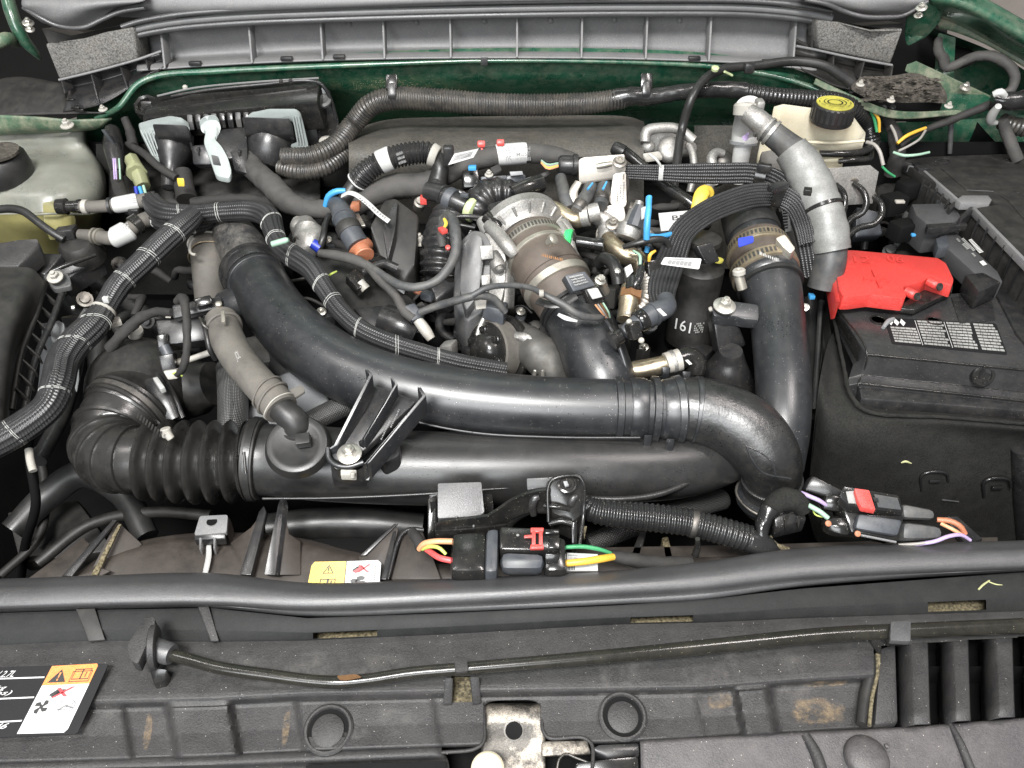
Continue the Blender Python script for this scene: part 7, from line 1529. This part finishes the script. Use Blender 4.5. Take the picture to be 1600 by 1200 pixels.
for x, y in ((1428, 463), (1463, 448)):
    tube("hinge_lug", [(Pz(x-14, y-9, ZR+.0), 7), (Pz(x, y-2, ZR-.002), 7.5), (Pz(x+6, y+2, ZR-.006), 6)], M.red, rcv, 14); lathe("hinge_pin", Pz(x+4, y+0, ZR+.004), (.4, -.8, .4), [(0, 6), (3, 6), (3, 4), (1, 3.5), (1, 1)], M.blkd, rcv, 16)
prism("plus_mark", onz([(1350, 432), (1390, 435), (1390, 439), (1350, 436)], ZR+.0022), .002, M.red, rcv, 0); prism("plus_mark", onz([(1362, 421), (1367, 421), (1379, 448), (1374, 448)], ZR+.0027), .002, M.red, rcv, 0)
for x in (1340, 1392):
    Quad(Pz(x-8, 400, ZR), Pz(x+18, 402, ZR), Pz(x+20, 412, ZR), Pz(x-5, 410, ZR)).text("embossing", "12" if x < 1360 else "06", 0, 0, 1, 1, .0012, M.red, rcv)
cn = thing("terminal_plate", "black terminal plate under the hinge of the red cover", "plate", Pz(1440, 465, .1)); prism("plate", onz([(1400, 480), (1416, 470), (1440, 452), (1478, 442), (1490, 446), (1488, 455), (1430, 484)], ZB+.014), .008, M.blkg, cn, .0015)
blk = thing("battery_blanket", "black felt insulating blanket wrapped round the battery", "blanket", P(1450, 740, -.1))
YB = .735
def bf(x, y, dy=0): return Py(x, y, YB+dy)
loft("front", [[Pz(1302, 520, .045), Pz(1330, 612, .042), Pz(1348, 632, .040), Pz(1480, 646, .040), Pz(1620, 660, .040), Pz(1760, 680, .040)],
     [Pz(1296, 530, .050), Pz(1322, 622, .048), Pz(1344, 644, .046), Pz(1480, 658, .046), Pz(1620, 672, .046), Pz(1760, 692, .046)],
     [bf(1280, 600, .06), bf(1300, 655, .02), bf(1340, 668, .0), bf(1480, 682), bf(1620, 692), bf(1760, 700)],
     [bf(1270, 690, .04), bf(1290, 730, .01), bf(1340, 740, -.004), bf(1480, 748, -.006), bf(1600, 752, -.002), bf(1760, 760)],
     [bf(1262, 800, .03), bf(1280, 850, .01), bf(1340, 880, .0), bf(1480, 890, .0), bf(1600, 890, .0), bf(1760, 890)]], M.felt, blk, 80, 50)
loft("left_side", [[Pz(1300, 430, .05), Pz(1294, 480, .05), Pz(1300, 530, .045)], [Pz(1292, 440, .03), Pz(1288, 500, .03), Pz(1292, 560, .03)], [Py(1284, 560, .84), Py(1278, 600, .81), Py(1278, 640, .78)], [Py(1262, 760, .86), Py(1262, 790, .82), Py(1262, 800, .775)]], M.felt, blk, 20, 20)
tube("rim_seam", [(Pz(1304, 500, .060), 3), (Pz(1318, 570, .058), 3), (Pz(1330, 618, .056), 3.5), (Pz(1350, 640, .052), 3.5), (Pz(1480, 652, .05), 3), (Pz(1620, 664, .05), 3), (Pz(1760, 682, .05), 3)], M.felt, blk, 10, bumpy=.15)
for x, y in ((1458, 752), (1556, 762)):
    tube("slot_edge", [(bf(x-18, y+14, -.008), 2), (bf(x-17, y-10, -.009), 2.5), (bf(x-8, y-14, -.009), 2.5), (bf(x+20, y-13, -.009), 2.5), (bf(x+24, y, -.008), 2)], M.vinyl, blk, 8); box("tab", bf(x+2, y, -.008), XR, UPA, (0, 1, 0), .014, .005, .004, M.vinyl, blk, .001)
tube("slot_edge", [(bf(1472, 781, -.007), 1.2), (bf(1498, 784, -.007), 1.2)], M.hoseg, blk, 6)
tube("leaf_scrap", [(bf(1408, 723, -.008), 1), (bf(1414, 721, -.008), 2), (bf(1424, 724, -.008), .8)], M.leaf, blk, 6)
tube("corner_panel", [(bf(1596, 700, -.004), 14), (bf(1600, 760, -.006), 16), (bf(1606, 840, -.004), 16)], M.blk, blk, 16)
# ================================================================ FAN SHROUD AND CONNECTORS IN FRONT
fs_ = thing("fan_shroud", "dusty black radiator fan shroud with upright ribs behind the hood seal", "fan shroud", P(420, 880, -.05))
SX = [60, 120, 170, 230, 290, 350, 420, 480, 540, 620, 700, 900, 1180]
ST = [940, 905, 872, 852, 843, 841, 843, 852, 868, 884, 890, 880, 870]
loft("face", [[P(x, t-6, -.070) for x, t in zip(SX, ST)], [P(x, t, -.064) for x, t in zip(SX, ST)], [P(x, t+6, -.060) for x, t in zip(SX, ST)], [P(x, max(t+30, 905), -.066) for x, t in zip(SX, ST)], [P(x, max(t+80, 950), -.08) for x, t in zip(SX, ST)]], M.shroud, fs_, 90, 24, .003)
def tri(name, pts, th, m_=M.shroud, back=.012):
    t_ = [P(x, y, d) for x, y, d in pts]; n = (t_[1]-t_[0]).cross(t_[2]-t_[0]).normalized()
    if n.y > 0: n = -n
    return prism(name, t_, n*-th, m_, fs_, .0008)
tri("rib", [(42, 905, -.06), (130, 840, -.058), (140, 850, -.058), (100, 905, -.06)], .004)
tri("rib", [(182, 813, -.044), (222, 850, -.058), (158, 905, -.066), (138, 900, -.06)], .004, M.shroud)
tri("rib_edge", [(96, 900, -.052), (176, 812, -.036), (183, 812, -.036), (112, 900, -.052)], .004, M.blk)
tri("rib_edge", [(142, 898, -.05), (184, 820, -.038), (190, 818, -.038), (152, 898, -.05)], .004, M.foamy)
tri("rib_edge", [(120, 900, -.056), (160, 888, -.05), (172, 892, -.05), (150, 904, -.056)], .004, M.shroud)
tri("fin", [(374, 898, -.050), (404, 800, -.030), (412, 790, -.030), (416, 800, -.03), (392, 898, -.05)], .006, M.blk)
tri("fin", [(412, 898, -.048), (434, 790, -.022), (440, 773, -.020), (444, 790, -.024), (430, 898, -.05)], .006, M.blk)
tri("fin_web", [(432, 898, -.054), (444, 792, -.026), (452, 834, -.04), (470, 846, -.05), (470, 898, -.06)], .004, M.shroud)
tri("fin_web", [(360, 848, -.05), (392, 824, -.04), (404, 808, -.036), (380, 880, -.05)], .004, M.shroud)
prism("mount_tab", rpoly([(312, 806, -.022), (356, 804, -.022), (354, 832, -.030), (303, 836, -.030)], 4), .006, M.cowl, fs_, .001)
prism("tab_front", [(303, 836, -.031), (352, 833, -.031), (352, 842, -.035), (304, 844, -.035)], .01, M.blk, fs_, .001); prism("tab_side", [(355, 806, -.023), (360, 810, -.03), (358, 836, -.045), (354, 832, -.031)], .02, M.shroud, fs_, .001)
lathe("tab_hole", Pz(331, 815, -.0245), UPA, [(0, 8), (.9, 8), (.9, 2)], M.deep, fs_, 20)
for x in (313, 335): prism("tab_leg", [(x-2, 840, -.032), (x+2, 840, -.032), (x+1, 858, -.045), (x-2, 858, -.045)], .01, M.cowl, fs_, .0005)
tube("white_tie", [(326, 852, -.048, 4), (326, 868, -.05, 4.5), (323, 885, -.052, 4.5), (320, 898, -.058, 4)], M.white, fs_, 8, flat=(.5, 1), ref=(0, -.6, .8))
tri("rib", [(560, 870, -.05), (618, 822, -.034), (622, 828, -.036), (604, 905, -.058), (570, 905, -.056)], .004, M.shroud)
tri("rib_edge", [(562, 868, -.046), (616, 818, -.030), (622, 818, -.030), (572, 868, -.046)], .004, M.blk)
tri("rib_edge", [(594, 905, -.05), (614, 830, -.036), (620, 828, -.036), (606, 905, -.05)], .004, M.blk)
prism("post", [P(630, 832, -.034), P(640, 828, -.034), P(660, 828, -.034), P(690, 905, -.05), P(610, 905, -.052)], .02, M.shroud, fs_, .002)
tube("post_lip", [(606, 905, -.046, 3), (628, 835, -.030, 3.5), (640, 827, -.028, 3.5), (662, 828, -.03, 3.5)], M.blk, fs_, 8)
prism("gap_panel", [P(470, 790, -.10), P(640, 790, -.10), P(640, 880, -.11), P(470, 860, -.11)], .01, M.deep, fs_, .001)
prism("deck", [P(900, 855, -.06), P(1180, 850, -.06), P(1560, 838, -.06), P(1560, 880, -.06), P(1180, 900, -.06), P(900, 915, -.06)], .01, M.shroud, fs_, .002)
prism("strut", [P(1000, 830, -.06), P(1010, 830, -.06), P(1000, 868, -.06), P(985, 868, -.06)], .02, M.blk, fs_, .001); prism("strut", [P(1034, 840, -.06), P(1044, 838, -.06), P(1054, 880, -.06), P(1040, 880, -.06)], .02, M.foamy, fs_, .001)
# fan label
fl2 = thing("fan_warning_label", "yellow and white fan warning sticker on the fan shroud behind the seal", "label", P(540, 895, -.05))
LO = P(540, 895, -.044); LN = Vector((0, -.5, .85)).normalized(); LQ = lambda x, y: plane_pt(x, y, LO, LN)
yq = Quad(LQ(488, 878), LQ(541, 877), LQ(536, 926), LQ(478, 928)); wq = Quad(LQ(541, 877), LQ(596, 875), LQ(592, 924), LQ(536, 926))
yq.plate("backing", rrect(0, 0, 1, 1, .05, .05), -.003, -.0002, M.blkd, fl2, 0)
yq.sheet("yellow_half", [[(.08, 0), (1, 0), (1, 1), (0, 1), (0, .12)]], .0004, M.yellow_l, fl2); wq.sheet("white_half", [[(.02, 0), (.9, 0), (1, .1), (1, 1), (.02, 1)]], .0004, M.paper, fl2)
def trio(q_, cu, cv, s, nm, m_):
    A, B, D = (cu, cv-s), (cu+s*.95, cv+s*.75), (cu-s*.95, cv+s*.75); k = .72
    a, b_, d = (cu, cv-s*k*.9), (cu+s*.95*k, cv+s*.62), (cu-s*.95*k, cv+s*.62); q_.sheet(nm, [[A, B, b_, a], [B, D, d, b_], [D, A, a, d]], .0007, m_, fl2)
trio(yq, .52, .26, .17, "warning_triangle", M.ink); yq.sheet("exclamation", [rect(.50, .19, .54, .30), rect(.50, .33, .54, .36)], .0007, M.ink, fl2)
yq.sheet("book_symbol", bk(.32, .55, .54, .78, .03) + bk(.54, .55, .76, .78, .03) + [rect(.62, .6, .66, .74)], .0007, M.ink, fl2)
wq.sheet("red_hand", [[(.32, .12), (.40, .12), (.70, .38), (.62, .38)], [(.64, .12), (.72, .12), (.40, .38), (.32, .38)], [(.22, .34), (.46, .16), (.56, .24), (.30, .40)]], .0007, M.redink, fl2)
wq.sheet("black_hand", [[(.30, .20), (.46, .14), (.52, .2), (.36, .28)], [(.2, .28), (.34, .18), (.38, .24), (.22, .36)]], .0006, M.ink, fl2)
wq.sheet("fan_symbol", [disc(.28, .64, .11, .07, 12), disc(.46, .56, .12, .07, 12), disc(.52, .72, .10, .08, 12), disc(.38, .66, .08, .06, 12)], .0007, M.ink, fl2)
wq.sheet("side_print", [rect(.82, .18+.06*k, .88, .18+.06*k+.035) for k in range(8)], .0007, M.inkg, fl2)

# black bracket behind the connectors
kb = thing("harness_bracket", "glossy black moulded cable guide bracket in front of the intake duct", "bracket", P(790, 800, -.02))
prism("cover", rpoly([(684, 755, .045), (752, 753, .045), (757, 800, .038), (750, 806, .036), (684, 810, .036)], 3), .012, M.seal, kb, .0015)
prism("back", [(669, 772, .030), (688, 770, .032), (770, 770, .03), (772, 800, .02), (690, 812, .016), (672, 816, .016)], .03, M.blkg, kb, .002)
prism("side_slot", [(668, 778, .034), (682, 776, .034), (684, 822, .02), (668, 836, .016)], .03, M.blkg, kb, .002); prism("side_hole", [(672, 784, .0345), (680, 783, .0345), (681, 800, .0295), (673, 803, .0295)], .0008, M.deep, kb, 0)
def wall(pts, hgt, w=3, m_=M.blkg, nm="wall"):
    a = [P(x, y, d) for x, y, d in pts]; o = []
    for i, p in enumerate(a):
        t_ = (a[min(i+1, len(a)-1)]-a[max(i-1, 0)]); s_ = t_.cross(Vector((0, 0, 1))).normalized()*pxm(p, w); o.append(p+s_)
    n = len(a); vs = a + o + [p - Vector((0, 0, hgt)) for p in a] + [p - Vector((0, 0, hgt)) for p in o]; fcs = []
    for i in range(n-1): fcs += [(i, i+1, n+i+1, n+i), (i, 2*n+i, 2*n+i+1, i+1), (n+i, n+i+1, 3*n+i+1, 3*n+i), (2*n+i, 3*n+i, 3*n+i+1, 2*n+i+1)]
    fcs += [(0, n, 3*n, 2*n), (n-1, 3*n-1, 4*n-1, 2*n-1)]
    return mk(nm, vs, fcs, m_, kb, 50)
arc = [(680, 818, .038), (690, 812, .042), (730, 807, .044), (762, 803, .046), (776, 794, .048), (796, 780, .052), (816, 770, .056), (840, 764, .058), (860, 762, .058)]
wall(arc, .03, 5); wall([(680, 828, .03), (720, 826, .03), (760, 822, .03), (790, 818, .03)], .02, 3)
tube("guide_tube", [(778, 830, .010, 14), (796, 806, .022, 16), (822, 790, .030, 16), (856, 788, .034, 15), (880, 792, .032, 14)], M.blkg, kb, 18)
for x in (711, 739): prism("rib", [(x, 806, .04), (x+4, 806, .04), (x+3, 824, .032), (x-1, 824, .032)], .01, M.blk, kb, .0005)
prism("clamp_plate", rpoly([(823, 748, .060), (858, 746, .060), (860, 762, .056), (824, 766, .055)], 2), .01, M.blk, kb, .001)
prism("clamp_box", rpoly([(856, 746, .062), (908, 742, .062), (913, 750, .060), (912, 800, .045), (896, 815, .04), (862, 800, .046)], 4), .03, M.blkg, kb, .002)
tube("clamp_frame", [(857, 815, .044, 3), (857, 760, .062, 3), (862, 750, .065, 3), (904, 744, .066, 3), (911, 752, .064, 3), (912, 800, .048, 3), (906, 850, .03, 3)], M.blkg, kb, 8)
lathe("eyelet", (886, 757, .064), (0, -.4, 1), [(-2, 15), (2, 15), (3, 12), (1, 11), (1, 7), (3, 6), (3, 2)], M.blkg, kb, 24); prism("eyelet_tab", [(880, 752, .068), (886, 751, .068), (889, 758, .067), (883, 760, .067)], .002, M.shield, kb, .0003)
for f0_, x in ((0, 838), (1, 898)): tube("strap", [(x-4, 806, .034, 3), (x-6, 788, .05, 4), (x-2, 778, .054, 4), (x+4, 776, .054, 3)], M.blk, kb, 8, flat=(.6, 1.5), ref=(0, -.6, .8))
tube("bar", [(850, 790, .052, 4), (870, 792, .054, 4), (890, 796, .05, 4)], M.blkg, kb, 8); tube("bar", [(858, 818, .04, 5), (878, 814, .044, 5), (894, 818, .042, 5)], M.blkg, kb, 8)
prism("right_post", [(893, 812, .04), (902, 812, .04), (902, 850, .02), (894, 852, .02)], .02, M.blkg, kb, .001); prism("tan_tip", [(911, 822, .030), (917, 822, .030), (913, 842, .02)], .004, M.foamy, kb, .0003)
# big centre connector pair
cc = thing("wiring_connector", "black two part wiring connector with a red lock tab in front of the intake duct", "connector", P(790, 870, -.02))
def shell(pts, rr, m_, par, nm, fl=(1, 1), seg=24): return tube(nm, [(*p, rr) for p in pts], m_, par, seg, flat=fl, ref=(0, 0, 1), smooth=40)
def rb(nm, q4, dn, m_, par, bv=.002): return block(nm, q4, dn, m_, par, bv)
rb("left_half", [(706, 832, .036), (760, 828, .036), (759, 892, .030), (704, 892, .030)], .03, M.blkg, cc, .006)
rb("left_half_lower", [(704, 852, .033), (762, 852, .033), (760, 893, .026), (703, 894, .026)], .035, M.blkg, cc, .007)
rb("collar", [(760, 826, .040), (780, 824, .040), (778, 893, .030), (757, 894, .030)], .04, M.slate, cc, .005)
rb("main_body", [(781, 822, .046), (875, 826, .044), (874, 860, .038), (781, 858, .040)], .03, M.blkg, cc, .003)
rb("main_cylinder", [(782, 860, .036), (852, 863, .036), (850, 890, .028), (781, 890, .028)], .03, M.slate, cc, .008)
rb("frame", [(852, 866, .038), (876, 866, .038), (872, 880, .030), (852, 880, .03)], .04, M.blkg, cc, .001)
rb("right_end", [(854, 838, .036), (885, 838, .036), (886, 892, .026), (850, 892, .026)], .035, M.blkg, cc, .006)
rb("top_rail", [(852, 827, .049), (874, 827, .048), (874, 834, .046), (852, 834, .047)], .006, M.blkg, cc, .001); rb("top_rail", [(858, 840, .045), (876, 840, .044), (874, 858, .04), (858, 856, .041)], .006, M.blkg, cc, .001)
rb("red_lock", [(829, 824, .0505), (850, 824, .0505), (849, 831, .049), (829, 831, .049)], .006, M.redp, cc, .001); rb("red_lock", [(829, 850, .0455), (849, 850, .0455), (850, 857, .044), (828, 857, .044)], .006, M.redp, cc, .001)
rb("red_lock", [(831, 829, .050), (837, 829, .050), (837, 852, .045), (831, 852, .045)], .006, M.redp, cc, .0008); rb("red_lock", [(842, 829, .050), (848, 829, .050), (848, 852, .045), (842, 852, .045)], .006, M.redp, cc, .0008); rb("red_lock", [(819, 836, .0485), (832, 835, .0485), (832, 840, .0475), (819, 840, .0475)], .003, M.redp, cc, .0006)
lathe("dot", (809, 836, .0475), UPA, [(0, 2.5), (.6, 2)], M.inkwd, cc, 10)
for x in (715, 748): prism("foot", [(x-2, 890, .02), (x+2, 890, .02), (x+2, 904, .01), (x-2, 904, .01)], .01, M.cowl, cc, .0005)
for m_, pts, r in ((M.w_orange, [(655, 858, .010, 4.5), (662, 850, .020, 4.8), (680, 846, .026, 4.8), (708, 846, .026, 4.8)], 0), (M.w_lime, [(660, 858, .012, 3), (672, 854, .022, 3), (686, 856, .026, 3), (697, 866, .022, 2.6)], 0), (M.w_red, [(658, 852, .004, 4.5), (672, 862, .014, 4.8), (688, 872, .02, 4.8), (706, 876, .02, 4.8)], 0), (M.w_green, [(884, 855, .022, 3.2), (910, 854, .022, 3.4), (935, 858, .018, 3.4), (958, 866, .010, 3.2)], 0), (M.w_yellow, [(885, 880, .018, 5.5), (915, 877, .020, 5.8), (940, 873, .018, 6), (958, 870, .012, 5.5)], 0)): tube("wire", pts, m_, cc, 12)
tube("boot", [(644, 832, -.0, 8), (652, 842, .006, 9), (658, 856, .006, 9)], M.taped, cc, 12, bumpy=.08)
q5 = Quad((886, 864, .010), (934, 866, .010), (934, 892, .004), (886, 892, .004)); q5.plate("paper_wrap", rect(0, 0, 1, 1), -.002, .0005, M.paper, cc, 0); q5.sheet("bar_code", [rect(.02+.05*k, .55, .05+.05*k, .98) for k in range(5)], .001, M.ink, cc); worn_print(q5, 2, .001, M.inkg, cc, .03, .1, .35, .4, seed=9)
tube("sheath", [(955, 868, .010, 9), (985, 874, .004, 11), (1020, 880, -.004, 12), (1080, 882, -.01, 12)], M.taped, cc, 14, bumpy=.05)

# vinyl wrapped conduit to the right
vc = thing("wrapped_conduit", "shiny black tape wrapped conduit running right from the harness bracket", "conduit", P(1050, 820, -.02))
pv_ = tube("conduit", [(912, 786, .018, 15), (925, 796, .018, 19), (960, 803, .018, 20.5), (1020, 809, .016, 21.5), (1080, 817, .014, 21), (1130, 830, .010, 21), (1170, 842, .004, 21)], M.vinyl, vc, 26, ridge=(8.6, .055, .8))
band(pv_, .67, 10, 1.6, M.dsteel, vc, "zip_tie", 28); 
for k in range(8): pass
tube("zip_tail", [(1090, 842, .02, 4), (1090, 855, .006, 5), (1086, 868, -.006, 6)], M.blkg, vc, 10)
tube("tape_end", [(1165, 842, .006, 18), (1185, 850, .0, 20), (1200, 858, -.006, 18), (1216, 868, -.02, 12)], M.vinyl, vc, 20, lobes=(16, .12))
tube("twist", [(1196, 856, .0, 9), (1190, 835, .012, 10), (1194, 812, .022, 12), (1204, 794, .03, 14)], M.vinyl, vc, 16, bumpy=.12)
tube("dust_tail", [(1200, 840, .006, 6), (1212, 852, .002, 5), (1232, 858, -.004, 3)], M.foamy, vc, 10, bumpy=.2)
fz = thing("fuzzy_wrap", "fuzzy black cloth wrapped cable hump on a clip beside the elbow", "wiring", P(1225, 800, .0))
tube("wrap", [(1202, 800, .020, 14), (1212, 786, .028, 17), (1230, 780, .030, 18), (1248, 786, .026, 16), (1254, 796, .02, 13)], M.felt, fz, 20, bumpy=.06)
prism("clip_base", [(1210, 806, .014), (1258, 796, .016), (1260, 812, .008), (1212, 824, .006)], .02, M.blk, fz, .002)
for x in (1225, 1245): prism("clip_tooth", [(x, 806, .018), (x+8, 804, .018), (x+3, 826, .006)], .006, M.blkg, fz, .0005)
# right connector
rcn = thing("wiring_connector", "tilted black wiring connector with red lock and lilac wires before the battery blanket", "connector", P(1390, 820, -.02))
rb("smoked_cover", [(1270, 742, .034), (1322, 768, .034), (1306, 782, .028), (1256, 766, .028)], .03, M.blk, rcn, .004)
prism("top_plate", rpoly([(1318, 760, .052), (1404, 774, .050), (1412, 800, .044), (1372, 797, .045), (1328, 790, .047), (1312, 776, .05)], 4), .012, M.blkg, rcn, .0015)
prism("plate_face", [(1322, 768, .0525), (1334, 767, .0525), (1342, 787, .0475), (1326, 786, .048)], .001, M.inkwd, rcn, 0); prism("plate_face", [(1366, 772, .0515), (1402, 778, .0505), (1408, 796, .046), (1372, 792, .0468)], .001, M.hoseg, rcn, 0)
rb("main_body", [(1316, 790, .040), (1414, 804, .038), (1406, 846, .022), (1330, 832, .026)], .035, M.blkg, rcn, .003)
rb("face_panel", [(1342, 802, .046), (1412, 812, .044), (1404, 838, .034), (1336, 826, .036)], .012, M.slate, rcn, .004)
rb("left_cylinder", [(1290, 806, .032), (1336, 806, .034), (1332, 842, .020), (1292, 832, .02)], .035, M.blkg, rcn, .010); rb("left_upper", [(1290, 772, .036), (1320, 774, .038), (1318, 802, .030), (1284, 798, .03)], .03, M.blkg, rcn, .006)
rb("right_cylinder", [(1410, 786, .036), (1462, 796, .034), (1464, 812, .028), (1412, 810, .03)], .03, M.hoseg, rcn, .006); rb("right_cylinder", [(1412, 814, .034), (1474, 822, .032), (1476, 842, .022), (1410, 844, .022)], .035, M.hoseg, rcn, .008)
prism("red_lock", rpoly([(1335, 763, .056), (1358, 766, .056), (1362, 778, .053), (1368, 797, .049), (1346, 793, .049), (1340, 780, .053)], 2), .006, M.redp, rcn, .001)
prism("lock_gap", [(1364, 777, .0515), (1372, 778, .0515), (1373, 784, .050), (1366, 783, .05)], .001, M.ink, rcn, 0)
for x, y in ((1294, 818), (1340, 834)): lathe("orange_seal", (x, y, .030), (0, -.6, .8), [(0, 5), (1.5, 4.5), (2, 1)], M.orange, rcn, 12)
for m_, pts in ((M.w_purple, [(1252, 770, .030, 3.2), (1266, 776, .034, 3.4), (1280, 782, .034, 3.4), (1292, 790, .03, 3)]), (M.w_grey, [(1254, 784, .026, 3.4), (1268, 792, .03, 4), (1282, 800, .03, 4), (1294, 810, .026, 4)]), (M.w_lime, [(1270, 796, .022, 1.4), (1274, 804, .022, 1.4), (1286, 808, .022, 1.4)]), (M.orange, [(1464, 812, .028, 4), (1484, 814, .030, 4.4), (1500, 822, .028, 4.4), (1508, 834, .02, 4)]), (M.w_orange, [(1470, 818, .026, 3), (1490, 828, .026, 3), (1506, 838, .018, 3)]), (M.w_lime, [(1478, 820, .022, 1.6), (1488, 828, .022, 1.6), (1494, 836, .018, 1.6)]), (M.w_purple, [(1428, 851, .012, 3), (1460, 846, .020, 3.2), (1482, 838, .024, 3.2), (1502, 836, .022, 3), (1516, 844, .014, 2.6)]), (M.w_white, [(1404, 851, .008, 2), (1430, 850, .014, 2.6), (1446, 848, .018, 2)])): tube("wire", pts, m_, rcn, 10)
tube("side_rail", [(1345, 836, .026, 2), (1400, 847, .022, 2)], M.cowl, rcn, 6)
prism("rear_bracket", [(1476, 808, .0), (1496, 806, .0), (1536, 842, -.02), (1510, 850, -.02)], .01, M.blk, rcn, .001)
# small dry scraps on the seal strip
lf = thing("leaf_scrap", "tiny dry yellow leaf scrap on the black strip at the lower right", "leaf", P(1540, 915, .0))
tube("stem", [(1529, 921, .003, 1.4), (1536, 914, .0035, 1.6), (1546, 907, .0035, 1.2)], M.leaf, lf, 6); tube("stem", [(1545, 909, .003, 1), (1556, 913, .0035, 1), (1566, 914, .003, .6)], M.leaf, lf, 6)
# ================================================================ SMALL HOSES AND BRACKETS DEEP BETWEEN THE BIG PARTS
rs = random.Random(21)

for k in range(190):
    if k < 150: x, y = rs.uniform(470, 1110), rs.uniform(300, 560)
    elif k < 170: x, y = rs.uniform(60, 330), rs.uniform(400, 640)
    else: x, y = rs.uniform(1230, 1420), rs.uniform(300, 420)
    if 540 < x < 1000 and y > 470 + (x-480)*.22: y -= 60
    if 1025 < x < 1140 and y > 380: x -= 130
    base = (-.044 if k < 150 else -.055) + rs.uniform(-.02, .020); c = P(x, y, base); a = rs.uniform(0, 6.28); l = rs.uniform(.02, .06); t = k % 5
    d = Vector((math.cos(a), math.sin(a)*.8, rs.uniform(-.3, .3))); e = Vector((-math.sin(a), math.cos(a)*.8, rs.uniform(-.2, .5)))
    if t < 2:
        tube("hose", [(c - d*l, rs.uniform(4, 7)), (c - d*l*.3 + e*l*.4, rs.uniform(5, 8)), (c + d*l*.4 + e*l*.25, rs.uniform(5, 8)), (c + d*l - e*l*.2 - Vector((0, 0, .02)), rs.uniform(4, 7))], rs.choice([M.hose, M.taped, M.hoseg, M.blk, M.hose, M.tape]), eng, 12, bumpy=.05)
    elif t == 2:
        tube("wire", [(c - d*l*.8, 2.4), (c + e*l*.35, 2.6), (c + d*l*.8 - Vector((0, 0, .01)), 2.4)], rs.choice([M.hose, M.taped, M.hoseg, M.w_white, M.taped]), eng, 8)
    elif t == 3:
        q = box("bracket", c, d, e, UPA, rs.uniform(.014, .034), rs.uniform(.010, .02), rs.uniform(.008, .026), rs.choice([M.blk, M.act, M.block, M.blk, M.slate]), eng, .002)
        if k % 2: bolt(c + Vector((0, 0, .014)), 4.5, M.zinc, eng, (rs.uniform(-.3, .3), -.4, 1))
    else:
        lathe("fitting", c, (rs.uniform(-.6, .6), -.6, rs.uniform(.3, 1)), [(-14, 8), (0, 9), (2, 12), (8, 12), (9, 8), (16, 7), (17, 3)], rs.choice([M.blk, M.block, M.act, M.steel, M.dsteel]), eng, 14)

# dim hoses, pipes and the cooling pack's rear below the ducts
for nm, pts, m_ in (("lower_hose", [(420, 826, -.10, 24), (500, 818, -.10, 26), (580, 818, -.10, 26), (660, 826, -.11, 24)], M.hose),
                    ("lower_hose", [(20, 830, -.13, 20), (80, 770, -.12, 22), (130, 740, -.11, 22), (190, 770, -.12, 20), (230, 840, -.14, 18)], M.hose),
                    ("lower_pipe", [(60, 880, -.15, 9), (140, 820, -.13, 9), (240, 800, -.12, 9), (330, 806, -.12, 9)], M.blkd),
                    ("lower_pipe", [(0, 900, -.16, 7), (60, 840, -.15, 7), (70, 760, -.13, 7), (60, 700, -.12, 7)], M.blkd),
                    ("lower_hose", [(920, 850, -.10, 16), (980, 826, -.09, 17), (1060, 800, -.09, 17), (1130, 780, -.11, 16)], M.braid),
                    ("lower_hose", [(1262, 470, -.10, 14), (1268, 560, -.13, 15), (1262, 660, -.16, 15)], M.hose),
                    ("lower_pipe", [(1284, 470, -.06, 5), (1278, 560, -.10, 5), (1272, 640, -.13, 5)], M.hoseg)):
    tube(nm, pts, m_, eng, 20)
for q_, m_ in (([(440, 800, -.12), (560, 796, -.12), (568, 836, -.14), (444, 842, -.14)], M.slate), ([(566, 800, -.125), (650, 800, -.125), (652, 830, -.14), (572, 832, -.14)], M.act), ([(10, 800, -.16), (120, 780, -.16), (180, 860, -.18), (30, 880, -.18)], M.blkd)):
    block("lower_bracket", q_, .03, m_, eng, .004)
